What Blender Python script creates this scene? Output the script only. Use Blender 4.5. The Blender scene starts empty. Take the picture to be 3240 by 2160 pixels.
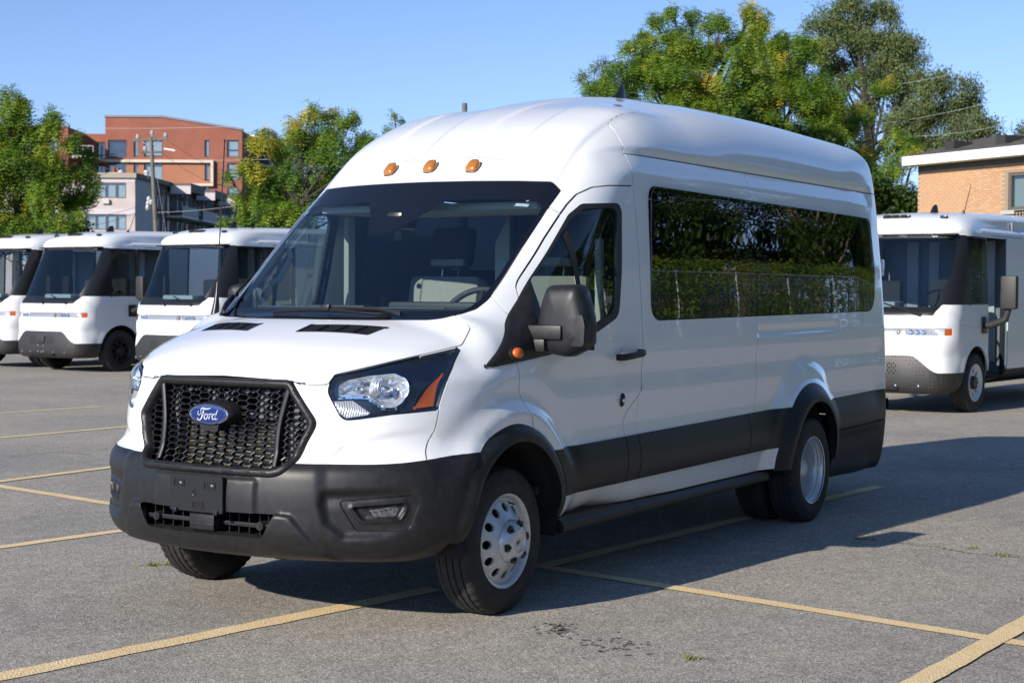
import bpy, bmesh, math, random
import numpy as np
from mathutils import Vector, Matrix

scene = bpy.context.scene
col = scene.collection
rad = math.radians

# ---------------------------------------------------------------- camera
cam_d = bpy.data.cameras.new('camera')
cam = bpy.data.objects.new('camera', cam_d)
col.objects.link(cam)
yaw, pit, rol = rad(31.142), rad(-1.765), rad(0.352)
fw = Vector((math.cos(yaw) * math.cos(pit), math.sin(yaw) * math.cos(pit), math.sin(pit)))
rt = fw.cross(Vector((0, 0, 1))).normalized()
up = rt.cross(fw)
r2 = rt * math.cos(rol) + up * math.sin(rol)
u2 = -rt * math.sin(rol) + up * math.cos(rol)
CAM = Vector((-5.475, -4.910, 1.519))
cam.matrix_world = Matrix(((r2.x, u2.x, -fw.x, CAM.x), (r2.y, u2.y, -fw.y, CAM.y), (r2.z, u2.z, -fw.z, CAM.z), (0, 0, 0, 1)))
cam_d.sensor_width = 36
cam_d.lens = 56.957
cam_d.clip_start = .1
cam_d.clip_end = 3000
cam_d.dof.use_dof = True
cam_d.dof.focus_distance = 8.6
cam_d.dof.aperture_fstop = 7.1
scene.camera = cam

# ---------------------------------------------------------------- sky and sun
SUN = Vector((-2.15, .42, 1.0)).normalized()      # towards the sun
world = bpy.data.worlds.new('World')
scene.world = world
world.use_nodes = True
wn = world.node_tree
wn.nodes.clear()
sky = wn.nodes.new('ShaderNodeTexSky')
sky.sky_type = 'NISHITA'
sky.sun_disc = False
sky.sun_elevation = math.asin(SUN.z)
sky.sun_rotation = math.atan2(SUN.x, SUN.y)
sky.altitude = 50
sky.air_density = 1.0
sky.dust_density = .35
sky.ozone_density = 2.2
bg = wn.nodes.new('ShaderNodeBackground')
bg.inputs['Strength'].default_value = .080
# tint the sky clear blue at every azimuth, dimmed overhead to lower ambient light
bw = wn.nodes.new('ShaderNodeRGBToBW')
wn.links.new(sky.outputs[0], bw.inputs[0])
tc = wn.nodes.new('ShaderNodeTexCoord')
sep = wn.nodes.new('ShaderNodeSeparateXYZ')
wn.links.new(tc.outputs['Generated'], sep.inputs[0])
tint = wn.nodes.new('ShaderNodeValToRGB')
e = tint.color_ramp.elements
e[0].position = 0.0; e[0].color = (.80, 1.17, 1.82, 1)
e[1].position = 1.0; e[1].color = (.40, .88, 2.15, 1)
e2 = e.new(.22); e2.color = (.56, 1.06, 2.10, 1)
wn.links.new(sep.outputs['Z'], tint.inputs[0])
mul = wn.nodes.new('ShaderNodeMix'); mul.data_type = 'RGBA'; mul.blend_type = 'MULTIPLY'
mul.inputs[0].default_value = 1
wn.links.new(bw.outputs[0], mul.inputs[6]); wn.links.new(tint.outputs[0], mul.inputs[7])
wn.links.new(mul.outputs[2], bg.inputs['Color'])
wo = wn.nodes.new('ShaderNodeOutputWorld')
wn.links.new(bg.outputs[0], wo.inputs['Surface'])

sun_d = bpy.data.lights.new('sun', 'SUN')
sun_d.energy = 4.5
sun_d.angle = rad(.53)
sun_d.color = (1.0, .92, .80)
sun = bpy.data.objects.new('sun', sun_d)
sun.rotation_euler = SUN.to_track_quat('Z', 'Y').to_euler()
sun.location = SUN * 60
col.objects.link(sun)

scene.view_settings.view_transform = 'Standard'
scene.view_settings.look = 'None'
scene.view_settings.gamma = 1
scene.view_settings.exposure = 0.52
scene.view_settings.use_curve_mapping = False
scene.render.engine = 'CYCLES'
scene.cycles.max_bounces = 10
scene.cycles.diffuse_bounces = 3
scene.cycles.glossy_bounces = 4
scene.cycles.transparent_max_bounces = 24
scene.cycles.transmission_bounces = 6
scene.cycles.caustics_reflective = False
scene.cycles.caustics_refractive = False
scene.cycles.sample_clamp_indirect = 6
scene.cycles.use_denoising = True
# ---------------------------------------------------------------- helpers
def tag(o, label=None, cat=None, group=None, kind=None):
    if label: o['label'] = label
    if cat: o['category'] = cat
    if group: o['group'] = group
    if kind: o['kind'] = kind
    return o

def empty(name, loc=(0, 0, 0), rz=0):
    o = bpy.data.objects.new(name, None)
    o.location = loc; o.rotation_euler = (0, 0, rz)
    o.empty_display_size = .2
    col.objects.link(o)
    return o

def mesh_obj(name, V, F, mat=None, parent=None, smooth=True, loc=None, mats=None, fm=None, sharp=None):
    me = bpy.data.meshes.new(name)
    V = np.asarray(V, float).reshape(-1, 3)
    me.from_pydata(V.tolist(), [], [list(map(int, f)) for f in F])
    for m in (mats or ([mat] if mat else [])): me.materials.append(m)
    if fm is not None:
        me.polygons.foreach_set('material_index', np.asarray(fm, np.int32))
    me.polygons.foreach_set('use_smooth', np.full(len(me.polygons), smooth, bool))
    me.update()
    if smooth and sharp is not None:
        me.set_sharp_from_angle(angle=rad(sharp))
    o = bpy.data.objects.new(name, me)
    col.objects.link(o)
    if parent: o.parent = parent
    if loc is not None: o.location = loc
    return o

def fast_mesh(name, V, F, mat, parent=None, smooth=False):
    """equal-sided faces straight from numpy arrays"""
    V = np.ascontiguousarray(V, np.float32); F = np.ascontiguousarray(F, np.int32)
    me = bpy.data.meshes.new(name)
    n, k = F.shape
    me.vertices.add(len(V)); me.vertices.foreach_set('co', V.ravel())
    me.loops.add(n * k); me.loops.foreach_set('vertex_index', F.ravel())
    me.polygons.add(n)
    me.polygons.foreach_set('loop_start', np.arange(0, n * k, k, dtype=np.int32))
    me.polygons.foreach_set('loop_total', np.full(n, k, np.int32))
    me.polygons.foreach_set('use_smooth', np.full(n, smooth, bool))
    me.materials.append(mat)
    me.update(calc_edges=True); me.validate()
    o = bpy.data.objects.new(name, me)
    col.objects.link(o)
    if parent: o.parent = parent
    return o

def pm_obj(name, pm, mat, parent=None, sharp=40, label=None):
    o = mesh_obj(name, pm.V, pm.F, mat, parent, True, sharp=sharp)
    if label: o['label'] = label
    return o

class MB:
    """collects simple solids, linked as one mesh"""
    def __init__(s): s.V = []; s.F = []; s.M = []; s.mi = 0
    def add(s, V, F):
        n = len(s.V)
        s.V += [tuple(v) for v in V]; s.F += [[i + n for i in f] for f in F]; s.M += [s.mi] * len(F)
        return s
    def box(s, x0, x1, y0, y1, z0, z1, M=None):
        V = [Vector(p) for p in ((x0,y0,z0),(x1,y0,z0),(x1,y1,z0),(x0,y1,z0),(x0,y0,z1),(x1,y0,z1),(x1,y1,z1),(x0,y1,z1))]
        if M is not None: V = [M @ v for v in V]
        return s.add(V, [(0,3,2,1),(4,5,6,7),(0,1,5,4),(1,2,6,5),(2,3,7,6),(3,0,4,7)])
    def bbox(s, x0, x1, y0, y1, z0, z1, b=.01, M=None):
        """box with chamfered edges"""
        bm = bmesh.new()
        bmesh.ops.create_cube(bm, size=1)
        for v in bm.verts:
            v.co = Vector((x0 + (v.co.x + .5) * (x1 - x0), y0 + (v.co.y + .5) * (y1 - y0), z0 + (v.co.z + .5) * (z1 - z0)))
        bmesh.ops.bevel(bm, geom=bm.edges[:], offset=b, segments=2, affect='EDGES', profile=.6)
        bm.verts.index_update()
        V = [M @ v.co if M is not None else v.co.copy() for v in bm.verts]
        F = [[v.index for v in f.verts] for f in bm.faces]
        bm.free()
        return s.add(V, F)
    def tube(s, pts, r, n=8, cap=True):
        pts = [Vector(p) for p in pts]
        R = r if hasattr(r, '__len__') else [r] * len(pts)
        V = []; F = []
        ref = None
        for i, p in enumerate(pts):
            t = (pts[min(i + 1, len(pts) - 1)] - pts[max(i - 1, 0)]).normalized()
            if ref is None:
                ref = Vector((0, 0, 1)) if abs(t.z) < .9 else Vector((1, 0, 0))
            a = t.cross(ref).normalized(); b = a.cross(t).normalized(); ref = b
            for k in range(n):
                q = 2 * math.pi * k / n
                V.append(p + (a * math.cos(q) + b * math.sin(q)) * R[i])
        for i in range(len(pts) - 1):
            for k in range(n):
                k2 = (k + 1) % n
                F.append((i*n + k, i*n + k2, (i+1)*n + k2, (i+1)*n + k))
        if cap:
            F.append(tuple(range(n))[::-1]); F.append(tuple((len(pts)-1)*n + k for k in range(n)))
        return s.add(V, F)
    def lathe(s, prof, n=24, M=None, a0=0, a1=2 * math.pi, close=True):
        """profile of (radius, height) turned round z; M places it"""
        V = []; F = []
        full = abs(a1 - a0 - 2 * math.pi) < 1e-6
        cnt = n if full else n + 1
        for r, h in prof:
            for k in range(cnt):
                q = a0 + (a1 - a0) * k / n
                v = Vector((r * math.cos(q), r * math.sin(q), h))
                V.append(M @ v if M is not None else v)
        for i in range(len(prof) - 1):
            for k in range(n):
                k2 = (k + 1) % cnt
                F.append((i*cnt + k, i*cnt + k2, (i+1)*cnt + k2, (i+1)*cnt + k))
        return s.add(V, F)
    def prism(s, P, z0, z1, M=None):
        """polygon P in xy between z0 and z1"""
        m = len(P)
        V = [Vector((p[0], p[1], z0)) for p in P] + [Vector((p[0], p[1], z1)) for p in P]
        if M is not None: V = [M @ v for v in V]
        F = [tuple(range(m))[::-1], tuple(range(m, 2 * m))]
        for k in range(m):
            k2 = (k + 1) % m
            F.append((k, k2, m + k2, m + k))
        return s.add(V, F)
    def build(s, name, mat, parent=None, smooth=False, sharp=35, mats=None):
        return mesh_obj(name, s.V, s.F, mat, parent, smooth, sharp=sharp if smooth else None, mats=mats, fm=s.M if mats else None)

def tree_copy(o, parent=None):
    """a copy of a thing, its parts and their sub-parts; mesh data is shared"""
    c = o.copy(); col.objects.link(c)
    c.parent = parent
    for ch in [q for q in bpy.data.objects if q.parent == o]:
        tree_copy(ch, c)
    return c
_kids = {}
def copy_thing(root):
    kids = {}
    for q in bpy.data.objects:
        if q.parent: kids.setdefault(q.parent.name, []).append(q)
    def rec(o, parent):
        c = o.copy(); col.objects.link(c); c.parent = parent
        for ch in kids.get(o.name, []): rec(ch, c)
        return c
    return rec(root, None)

# ---------------------------------------------------------------- materials
def nodes(name):
    m = bpy.data.materials.new(name); m.use_nodes = True
    nt = m.node_tree
    p = nt.nodes['Principled BSDF']
    return m, nt, p

def setp(p, **k):
    nm = dict(color='Base Color', rough='Roughness', metal='Metallic', ior='IOR', coat='Coat Weight', coatr='Coat Roughness',
              spec='Specular IOR Level', trans='Transmission Weight', alpha='Alpha', sub='Subsurface Weight', sheen='Sheen Weight')
    for a, v in k.items():
        if a == 'color' and len(v) == 3: v = (*v, 1)
        p.inputs[nm[a]].default_value = v

def mat(name, color, rough=.5, **k):
    m, nt, p = nodes(name)
    setp(p, color=color, rough=rough, **k)
    return m

def N(nt, kind, **k):
    n = nt.nodes.new(kind)
    for a, v in k.items():
        if a in n.inputs: n.inputs[a].default_value = v
        else: setattr(n, a, v)
    return n

def noise(nt, scale, detail=4, rough=.55, vec=None, dist=0):
    n = N(nt, 'ShaderNodeTexNoise', Scale=scale, Detail=detail, Roughness=rough, Distortion=dist)
    if vec is None:
        tc = nt.nodes.get('TC') or nt.nodes.new('ShaderNodeTexCoord'); tc.name = 'TC'
        vec = tc.outputs['Object']
    nt.links.new(vec, n.inputs['Vector'])
    return n

def ramp(nt, src, stops):
    r = nt.nodes.new('ShaderNodeValToRGB')
    e = r.color_ramp.elements
    while len(e) < len(stops): e.new(.5)
    for q, (pos, c) in zip(e, stops):
        q.position = pos; q.color = (*c, 1) if len(c) == 3 else c
    nt.links.new(src, r.inputs[0])
    return r

def mixc(nt, fac, a, b, mode='MIX'):
    m = nt.nodes.new('ShaderNodeMix'); m.data_type = 'RGBA'; m.blend_type = mode
    for src, sock in ((fac, m.inputs[0]), (a, m.inputs[6]), (b, m.inputs[7])):
        if isinstance(src, (int, float)): sock.default_value = src
        elif isinstance(src, tuple): sock.default_value = (*src, 1) if len(src) == 3 else src
        else: nt.links.new(src, sock)
    return m.outputs[2]

def bump(nt, p, h, strength=.3, dist=.01):
    b = N(nt, 'ShaderNodeBump', Strength=strength, Distance=dist)
    nt.links.new(h, b.inputs['Height']); nt.links.new(b.outputs[0], p.inputs['Normal'])
    return b

def speckle(name, c1, c2, scale, rough=.6, bmp=0, bdist=.002, lo=.35, hi=.65, **k):
    m, nt, p = nodes(name)
    setp(p, rough=rough, **k)
    n = noise(nt, scale, 5)
    nt.links.new(ramp(nt, n.outputs[0], [(lo, c1), (hi, c2)]).outputs[0], p.inputs['Base Color'])
    if bmp: bump(nt, p, n.outputs[0], bmp, bdist)
    return m

def glass(name, tint, ior=1.5, rough=.0, extra=0.0):
    """thin pane: fresnel mirror over a tinted see-through sheet"""
    m = bpy.data.materials.new(name); m.use_nodes = True
    nt = m.node_tree; nt.nodes.clear()
    out = nt.nodes.new('ShaderNodeOutputMaterial')
    fr = N(nt, 'ShaderNodeFresnel', IOR=ior)
    ge = nt.nodes.new('ShaderNodeNewGeometry')          # the same mirror from both sides of the sheet
    mi = nt.nodes.new('ShaderNodeMix'); mi.inputs[2].default_value = ior; mi.inputs[3].default_value = 1 / ior
    nt.links.new(ge.outputs['Backfacing'], mi.inputs[0]); nt.links.new(mi.outputs[0], fr.inputs['IOR'])
    gl = N(nt, 'ShaderNodeBsdfGlossy', Roughness=rough)
    tr = nt.nodes.new('ShaderNodeBsdfTransparent'); tr.inputs[0].default_value = (*tint, 1)
    mx = nt.nodes.new('ShaderNodeMixShader')
    if extra:
        ad = N(nt, 'ShaderNodeMath', operation='ADD', use_clamp=True); ad.inputs[1].default_value = extra
        nt.links.new(fr.outputs[0], ad.inputs[0]); fac = ad.outputs[0]
    else: fac = fr.outputs[0]
    nt.links.new(fac, mx.inputs[0]); nt.links.new(tr.outputs[0], mx.inputs[1]); nt.links.new(gl.outputs[0], mx.inputs[2])
    nt.links.new(mx.outputs[0], out.inputs['Surface'])
    return m

M = {}
M['paint'] = mat('white_paint', (.80, .805, .81), .38, coat=1.0, coatr=.02)
M['paint'].node_tree.nodes['Principled BSDF'].inputs['Coat IOR'].default_value = 1.7
M['black_plastic'] = speckle('black_plastic', (.0105, .0105, .011), (.017, .017, .0175), 28, .45, bmp=.12, bdist=.0006, spec=.38)
M['satin_black'] = mat('satin_black', (.013, .013, .014), .32)
M['gloss_black'] = mat('gloss_black', (.006, .006, .007), .06, ior=1.9)
M['void'] = mat('dark_void', (.008, .008, .008), .9)
M['rubber'] = speckle('tyre_rubber', (.014, .014, .0135), (.028, .0275, .026), 9, .78, bmp=.05)
M['seal'] = mat('rubber_seal', (.012, .012, .012), .55)
M['windscreen'] = glass('windscreen_glass', (.74, .84, .84), 2.3)
M['door_glass'] = glass('door_glass', (.42, .49, .46), 2.1)
M['privacy'] = glass('privacy_glass', (.15, .165, .165), 2.7)
M['lens'] = glass('clear_lens', (.90, .92, .95), 1.5)
M['chrome'] = mat('chrome', (.86, .87, .88), .06, metal=1.0)
M['steel'] = speckle('painted_steel_wheel', (.56, .57, .58), (.66, .67, .68), 40, .33, metal=.45)
M['trim_grey'] = speckle('grey_trim', (.36, .36, .34), (.42, .42, .40), 60, .75)
M['trim_light'] = mat('light_headliner', (.62, .63, .60), .85)
M['dash'] = speckle('dashboard_plastic', (.040, .042, .045), (.055, .057, .06), 50, .6, bmp=.1)
M['seat'] = speckle('seat_cloth', (.30, .29, .265), (.36, .345, .32), 90, .9)
M['seat_dark'] = speckle('dark_seat_cloth', (.03, .03, .033), (.045, .045, .048), 90, .9)
M['amber'] = mat('amber_lens', (.36, .115, .012), .15, coat=1.0)
M['amber_side'] = mat('orange_lens', (.75, .13, .012), .15, coat=1.0)
M['red'] = mat('red_lens', (.40, .012, .010), .15, coat=1.0)
M['white_print'] = mat('white_print', (.75, .76, .76), .5)

_m, _nt, _p = nodes('ribbed_amber_lens'); setp(_p, color=(.40, .13, .012), rough=.2, coat=1.0)
_w = N(_nt, 'ShaderNodeTexWave', Scale=60.0); _w.wave_type = 'RINGS'
_t = _nt.nodes.new('ShaderNodeTexCoord'); _nt.links.new(_t.outputs['Object'], _w.inputs['Vector'])
_nt.links.new(ramp(_nt, _w.outputs[0], [(.2, (.30, .085, .008)), (.8, (.50, .19, .02))]).outputs[0], _p.inputs['Base Color'])
M['amber_rib'] = _m

FWD = Vector((math.cos(rad(31.142)), math.sin(rad(31.142)), 0))      # horizontal view axis, for laying out the distance
RGT = Vector((FWD.y, -FWD.x, 0))
def at(px, py, depth):
    """world point seen at photo pixel (px, py) at a given distance along the view axis"""
    u, v = (px - 1620) / 5126.2, (1080 - py) / 5126.2
    d = fw + r2 * u + u2 * v
    return CAM + d * depth
def gnd(px, py):
    u, v = (px - 1620) / 5126.2, (1080 - py) / 5126.2
    d = fw + r2 * u + u2 * v
    return CAM + d * (-CAM.z / d.z)
# ---------------------------------------------------------------- implicit-surface toolkit
def sstep(e0, e1, x):
    t = np.clip((x - e0) / (e1 - e0), 0, 1)
    return t * t * (3 - 2 * t)

def spline(pts, n=10, closed=False):
    P = np.asarray(pts, float)
    m = len(P)
    out = []
    for i in range(m if closed else m - 1):
        if closed:
            p0, p1, p2, p3 = P[(i - 1) % m], P[i], P[(i + 1) % m], P[(i + 2) % m]
        else:
            p1, p2 = P[i], P[i + 1]
            p0 = P[i - 1] if i > 0 else 2 * p1 - p2
            p3 = P[i + 2] if i + 2 < m else 2 * p2 - p1
        d1 = max(np.linalg.norm(p1 - p0), 1e-6) ** .5
        d2 = max(np.linalg.norm(p2 - p1), 1e-6) ** .5
        d3 = max(np.linalg.norm(p3 - p2), 1e-6) ** .5
        m1 = ((p1 - p0) / d1 - (p2 - p0) / (d1 + d2) + (p2 - p1) / d2) * d2
        m2 = ((p2 - p1) / d2 - (p3 - p1) / (d2 + d3) + (p3 - p2) / d3) * d2
        for k in range(n):
            t = k / n
            t2, t3 = t * t, t * t * t
            out.append((2*t3-3*t2+1)*p1 + (t3-2*t2+t)*m1 + (-2*t3+3*t2)*p2 + (t3-t2)*m2)
    if not closed:
        out.append(P[-1])
    return np.array(out)

def sd_poly(U, V, P):
    """signed distance to the closed polygon P at (U, V): negative inside"""
    P = np.asarray(P, float)
    U = np.asarray(U, float); V = np.asarray(V, float)
    d = np.full(U.shape, 1e9)
    s = np.zeros(U.shape, bool)
    n = len(P)
    for i in range(n):
        ax, ay = P[i]; bx, by = P[(i + 1) % n]
        ex, ey = bx - ax, by - ay
        wx, wy = U - ax, V - ay
        t = np.clip((wx * ex + wy * ey) / max(ex * ex + ey * ey, 1e-12), 0, 1)
        d = np.minimum(d, (wx - t * ex) ** 2 + (wy - t * ey) ** 2)
        if ay != by:
            c = (ay > V) != (by > V)
            s ^= c & (U < (bx - ax) * (V - ay) / (by - ay) + ax)
    d = np.sqrt(d)
    return np.where(s, -d, d)

def d_line(U, V, P):
    P = np.asarray(P, float)
    d = np.full(np.shape(U), 1e9)
    for i in range(len(P) - 1):
        ax, ay = P[i]; ex, ey = P[i + 1] - P[i]
        wx, wy = U - ax, V - ay
        t = np.clip((wx * ex + wy * ey) / max(ex * ex + ey * ey, 1e-12), 0, 1)
        d = np.minimum(d, (wx - t * ex) ** 2 + (wy - t * ey) ** 2)
    return np.sqrt(d)

def roundpoly(P, r, n=6):
    """polygon with its corners rounded; r a number or one radius per corner"""
    P = np.asarray(P, float)
    m = len(P)
    R = np.broadcast_to(np.asarray(r, float), (m,))
    out = []
    for i in range(m):
        p, a, b = P[i], P[i - 1], P[(i + 1) % m]
        da, db = a - p, b - p
        la, lb = np.linalg.norm(da), np.linalg.norm(db)
        da, db = da / la, db / lb
        cosang = np.clip(da @ db, -1, 1)
        half = np.arccos(cosang) / 2
        if R[i] <= 0 or half > 1.55:
            out.append(p); continue
        t = min(R[i] / math.tan(half), .48 * la, .48 * lb)
        p0, p1 = p + da * t, p + db * t
        for k in range(n + 1):
            u = k / n
            out.append((1-u)**2 * p0 + 2*u*(1-u) * p + u*u * p1)
    return np.array(out)

class Table2:
    """smooth bilinear lookup of a 2-D function"""
    def __init__(s, fn, x0, x1, y0, y1, h):
        s.x0, s.y0, s.h = x0, y0, h
        xs = np.arange(x0, x1 + h, h); ys = np.arange(y0, y1 + h, h)
        X, Y = np.meshgrid(xs, ys, indexing='ij')
        s.T = fn(X, Y)
    def __call__(s, x, y):
        nx, ny = s.T.shape
        u = np.clip((x - s.x0) / s.h, 0, nx - 1.001); v = np.clip((y - s.y0) / s.h, 0, ny - 1.001)
        i = u.astype(int); j = v.astype(int); fu = u - i; fv = v - j
        T = s.T
        return (T[i, j] * (1-fu) * (1-fv) + T[i+1, j] * fu * (1-fv) + T[i, j+1] * (1-fu) * fv + T[i+1, j+1] * fu * fv)

class Curve1:
    """smoothed 1-D table"""
    def __init__(s, xs, ys, sm=.02, h=.002):
        s.g = np.arange(min(xs) - .3, max(xs) + .3, h)
        v = np.interp(s.g, xs, ys)
        if sm > 0:
            k = int(3 * sm / h)
            w = np.exp(-.5 * (np.arange(-k, k + 1) * h / sm) ** 2); w /= w.sum()
            v = np.convolve(np.pad(v, k, mode='edge'), w, mode='valid')
        s.v = v
    def __call__(s, x):
        return np.interp(x, s.g, s.v)

def smax(a, b, r):
    h = np.maximum(r - np.abs(a - b), 0)
    return np.maximum(a, b) + h * h / (4 * r)

def grad(f, P, e=1.5e-3):
    g = np.empty_like(P)
    for k in range(3):
        d = np.zeros(3); d[k] = e
        g[:, k] = (f(P + d) - f(P - d)) / (2 * e)
    return g

def project_to(f, P, it=3):
    for _ in range(it):
        v = f(P); g = grad(f, P)
        n2 = np.maximum((g * g).sum(1), .05)
        step = np.clip(v / n2, -.02, .02)
        P = P - step[:, None] * g
    return P

def surface_nets(f, lo, hi, h):
    """half body (y >= 0) of the field f as quads on a grid; returns V, F (k,4)"""
    xs = np.arange(lo[0], hi[0] + h, h)
    ys = np.arange(-h / 2, hi[1] + h, h)
    zs = np.arange(lo[2], hi[2] + h, h)
    nx, ny, nz = len(xs), len(ys), len(zs)
    val = np.empty((nx, ny, nz), np.float32)
    Y, Z = np.meshgrid(ys, zs, indexing='ij')
    yy, zz = Y.ravel(), Z.ravel()
    ch = max(1, 400000 // yy.size)
    for i in range(0, nx, ch):
        X = xs[i:i + ch]
        P = np.empty((len(X), yy.size, 3))
        P[:, :, 0] = X[:, None]; P[:, :, 1] = yy; P[:, :, 2] = zz
        val[i:i + ch] = f(P.reshape(-1, 3)).reshape(len(X), ny, nz)
    neg = val < 0
    cnt = np.zeros((nx - 1, ny - 1, nz - 1), np.float32)
    acc = np.zeros((nx - 1, ny - 1, nz - 1, 3), np.float32)
    corners = [(i, j, k) for i in (0, 1) for j in (0, 1) for k in (0, 1)]
    sl = lambda c: (slice(c[0], c[0] + nx - 1), slice(c[1], c[1] + ny - 1), slice(c[2], c[2] + nz - 1))
    for a in corners:
        for ax in range(3):
            if a[ax]: continue
            b = list(a); b[ax] = 1
            va, vb = val[sl(a)], val[sl(b)]
            m = (va < 0) != (vb < 0)
            t = np.where(m, va / np.where(m, va - vb, 1), 0)
            cnt += m
            for q in range(3):
                acc[..., q] += np.where(m, a[q] + (t if q == ax else 0), 0)
    act = cnt > 0
    idx = np.full(act.shape, -1, np.int64)
    idx[act] = np.arange(act.sum())
    ijk = np.argwhere(act)
    V = (ijk + acc[act] / cnt[act][:, None]) * h + np.array([xs[0], ys[0], zs[0]])
    F = []
    for ax in range(3):
        u, v = [(1, 2), (2, 0), (0, 1)][ax]
        s0 = [slice(None)] * 3; s1 = [slice(None)] * 3
        s0[ax] = slice(0, -1); s1[ax] = slice(1, None)
        n0, n1 = neg[tuple(s0)], neg[tuple(s1)]
        E = np.argwhere(n0 != n1)
        ok = (E[:, u] > 0) & (E[:, v] > 0)
        dims = [nx, ny, nz]
        ok &= (E[:, u] < dims[u] - 1) & (E[:, v] < dims[v] - 1)
        E = E[ok]
        flip = n1[tuple(E.T)]
        q = []
        for du, dv in ((1, 1), (0, 1), (0, 0), (1, 0)):
            c = E.copy(); c[:, u] -= du; c[:, v] -= dv
            q.append(idx[tuple(c.T)])
        q = np.stack(q, 1)
        q[flip] = q[flip][:, ::-1]
        F.append(q)
    F = np.concatenate(F)
    F = F[(F >= 0).all(1)]
    mid = V[:, 1] < h * .51
    V = project_to(f, V, 4)
    V[mid, 1] = 0
    return V, F

class PMesh:
    """polygon mesh that can be cut along the zero line of a scalar field"""
    def __init__(s, V, F, f=None):
        s.V = np.asarray(V, float); s.F = [list(q) for q in F]; s.f = f
    def cut(s, fn, project=True):
        """split every face along fn(V)=0"""
        d = fn(s.V)
        eps = 2e-4
        d = np.where(np.abs(d) < eps, 0, d)
        new = {}; pts = []
        n0 = len(s.V)
        sg = np.sign(d)
        out = []
        for q in s.F:
            sq = [sg[i] for i in q]
            if not (max(sq) > 0 and min(sq) < 0):
                out.append(q); continue
            loop = []; flags = []
            m = len(q)
            for k in range(m):
                i, j = q[k], q[(k + 1) % m]
                loop.append(i); flags.append(sg[i])
                if sg[i] * sg[j] < 0:
                    key = (i, j) if i < j else (j, i)
                    if key not in new:
                        t = d[i] / (d[i] - d[j])
                        new[key] = n0 + len(pts)
                        pts.append(s.V[i] * (1 - t) + s.V[j] * t)
                    loop.append(new[key]); flags.append(0)
            z = [k for k, fl in enumerate(flags) if fl == 0]
            if len(z) == 2:
                a, b = z
                p1 = loop[a:b + 1]; p2 = loop[b:] + loop[:a + 1]
                out += [p for p in (p1, p2) if len(p) > 2]
            else:
                # several crossings: fan the face into triangles and split those next time round
                pos = [k for k, fl in enumerate(flags) if fl >= 0]
                neg_ = [k for k, fl in enumerate(flags) if fl <= 0]
                for part in (pos, neg_):
                    if len(part) > 2: out.append([loop[k] for k in part])
        s.F = out
        if pts:
            pts = np.array(pts)
            if project and s.f is not None:
                mid = np.abs(pts[:, 1]) < 1e-6
                pts = project_to(s.f, pts, 2)
                pts[mid, 1] = 0
            s.V = np.concatenate([s.V, pts])
        return s
    def centers(s):
        return np.array([s.V[q].mean(0) for q in s.F])
    def take(s, mask):
        m = PMesh(s.V, [q for q, k in zip(s.F, mask) if k], s.f)
        return m.compact()
    def compact(s):
        if not s.F:
            s.V = np.zeros((0, 3)); return s
        used = np.zeros(len(s.V), bool)
        for q in s.F: used[q] = True
        mp = np.cumsum(used) - 1
        s.V = s.V[used]; s.F = [[int(mp[i]) for i in q] for q in s.F]
        return s
    def split(s, fn):
        """cut and return (inside fn<0, outside)"""
        s.cut(fn)
        m = fn(s.centers()) < 0 if s.F else np.zeros(0, bool)
        return s.take(m), s.take(~m)
    def boundary(s):
        cnt = {}
        for q in s.F:
            for k in range(len(q)):
                i, j = q[k], q[(k + 1) % len(q)]
                if (j, i) in cnt: cnt[(j, i)] = 0
                elif (i, j) in cnt: cnt[(i, j)] = 0
                else: cnt[(i, j)] = 1
        return [e for e, c in cnt.items() if c]
    def normals(s):
        if s.f is not None:
            g = grad(s.f, s.V)
            return g / np.maximum(np.linalg.norm(g, axis=1), 1e-9)[:, None]
        n = np.zeros_like(s.V)
        for q in s.F:
            c = np.zeros(3)
            for k in range(len(q)):
                c += np.cross(s.V[q[k]], s.V[q[(k + 1) % len(q)]])
            n[q] += c
        return n / np.maximum(np.linalg.norm(n, axis=1), 1e-9)[:, None]
    def offset(s, d):
        """moved along the normal by d (number or one per vertex)"""
        m = PMesh(s.V + s.normals() * np.reshape(d, (-1, 1)), s.F, None)
        return m
    def hem(s, depth, skip_mid=True):
        """turn the open edges inwards by depth"""
        N = s.normals(); E = s.boundary()
        mp = {}; pts = []
        n0 = len(s.V)
        for i, j in E:
            if skip_mid and abs(s.V[i, 1]) < 1e-6 and abs(s.V[j, 1]) < 1e-6: continue
            for k in (i, j):
                if k not in mp:
                    mp[k] = n0 + len(pts); pts.append(s.V[k] - N[k] * depth)
            s.F.append([j, i, mp[i], mp[j]])
        if pts: s.V = np.concatenate([s.V, np.array(pts)])
        s.f = None
        return s
    def mirrored(s):
        m = PMesh(s.V * [1, -1, 1], [q[::-1] for q in s.F], None)
        return m
    def both(s):
        """this half (y>0) welded to its mirror image"""
        n0 = len(s.V)
        mid = np.abs(s.V[:, 1]) < 1e-6
        mp = np.where(mid, np.arange(n0), np.arange(n0) + n0)
        V = np.concatenate([s.V, s.V * [1, -1, 1]])
        F = [list(q) for q in s.F] + [[int(mp[i]) for i in q[::-1]] for q in s.F]
        return PMesh(V, F, None).compact()
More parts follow.
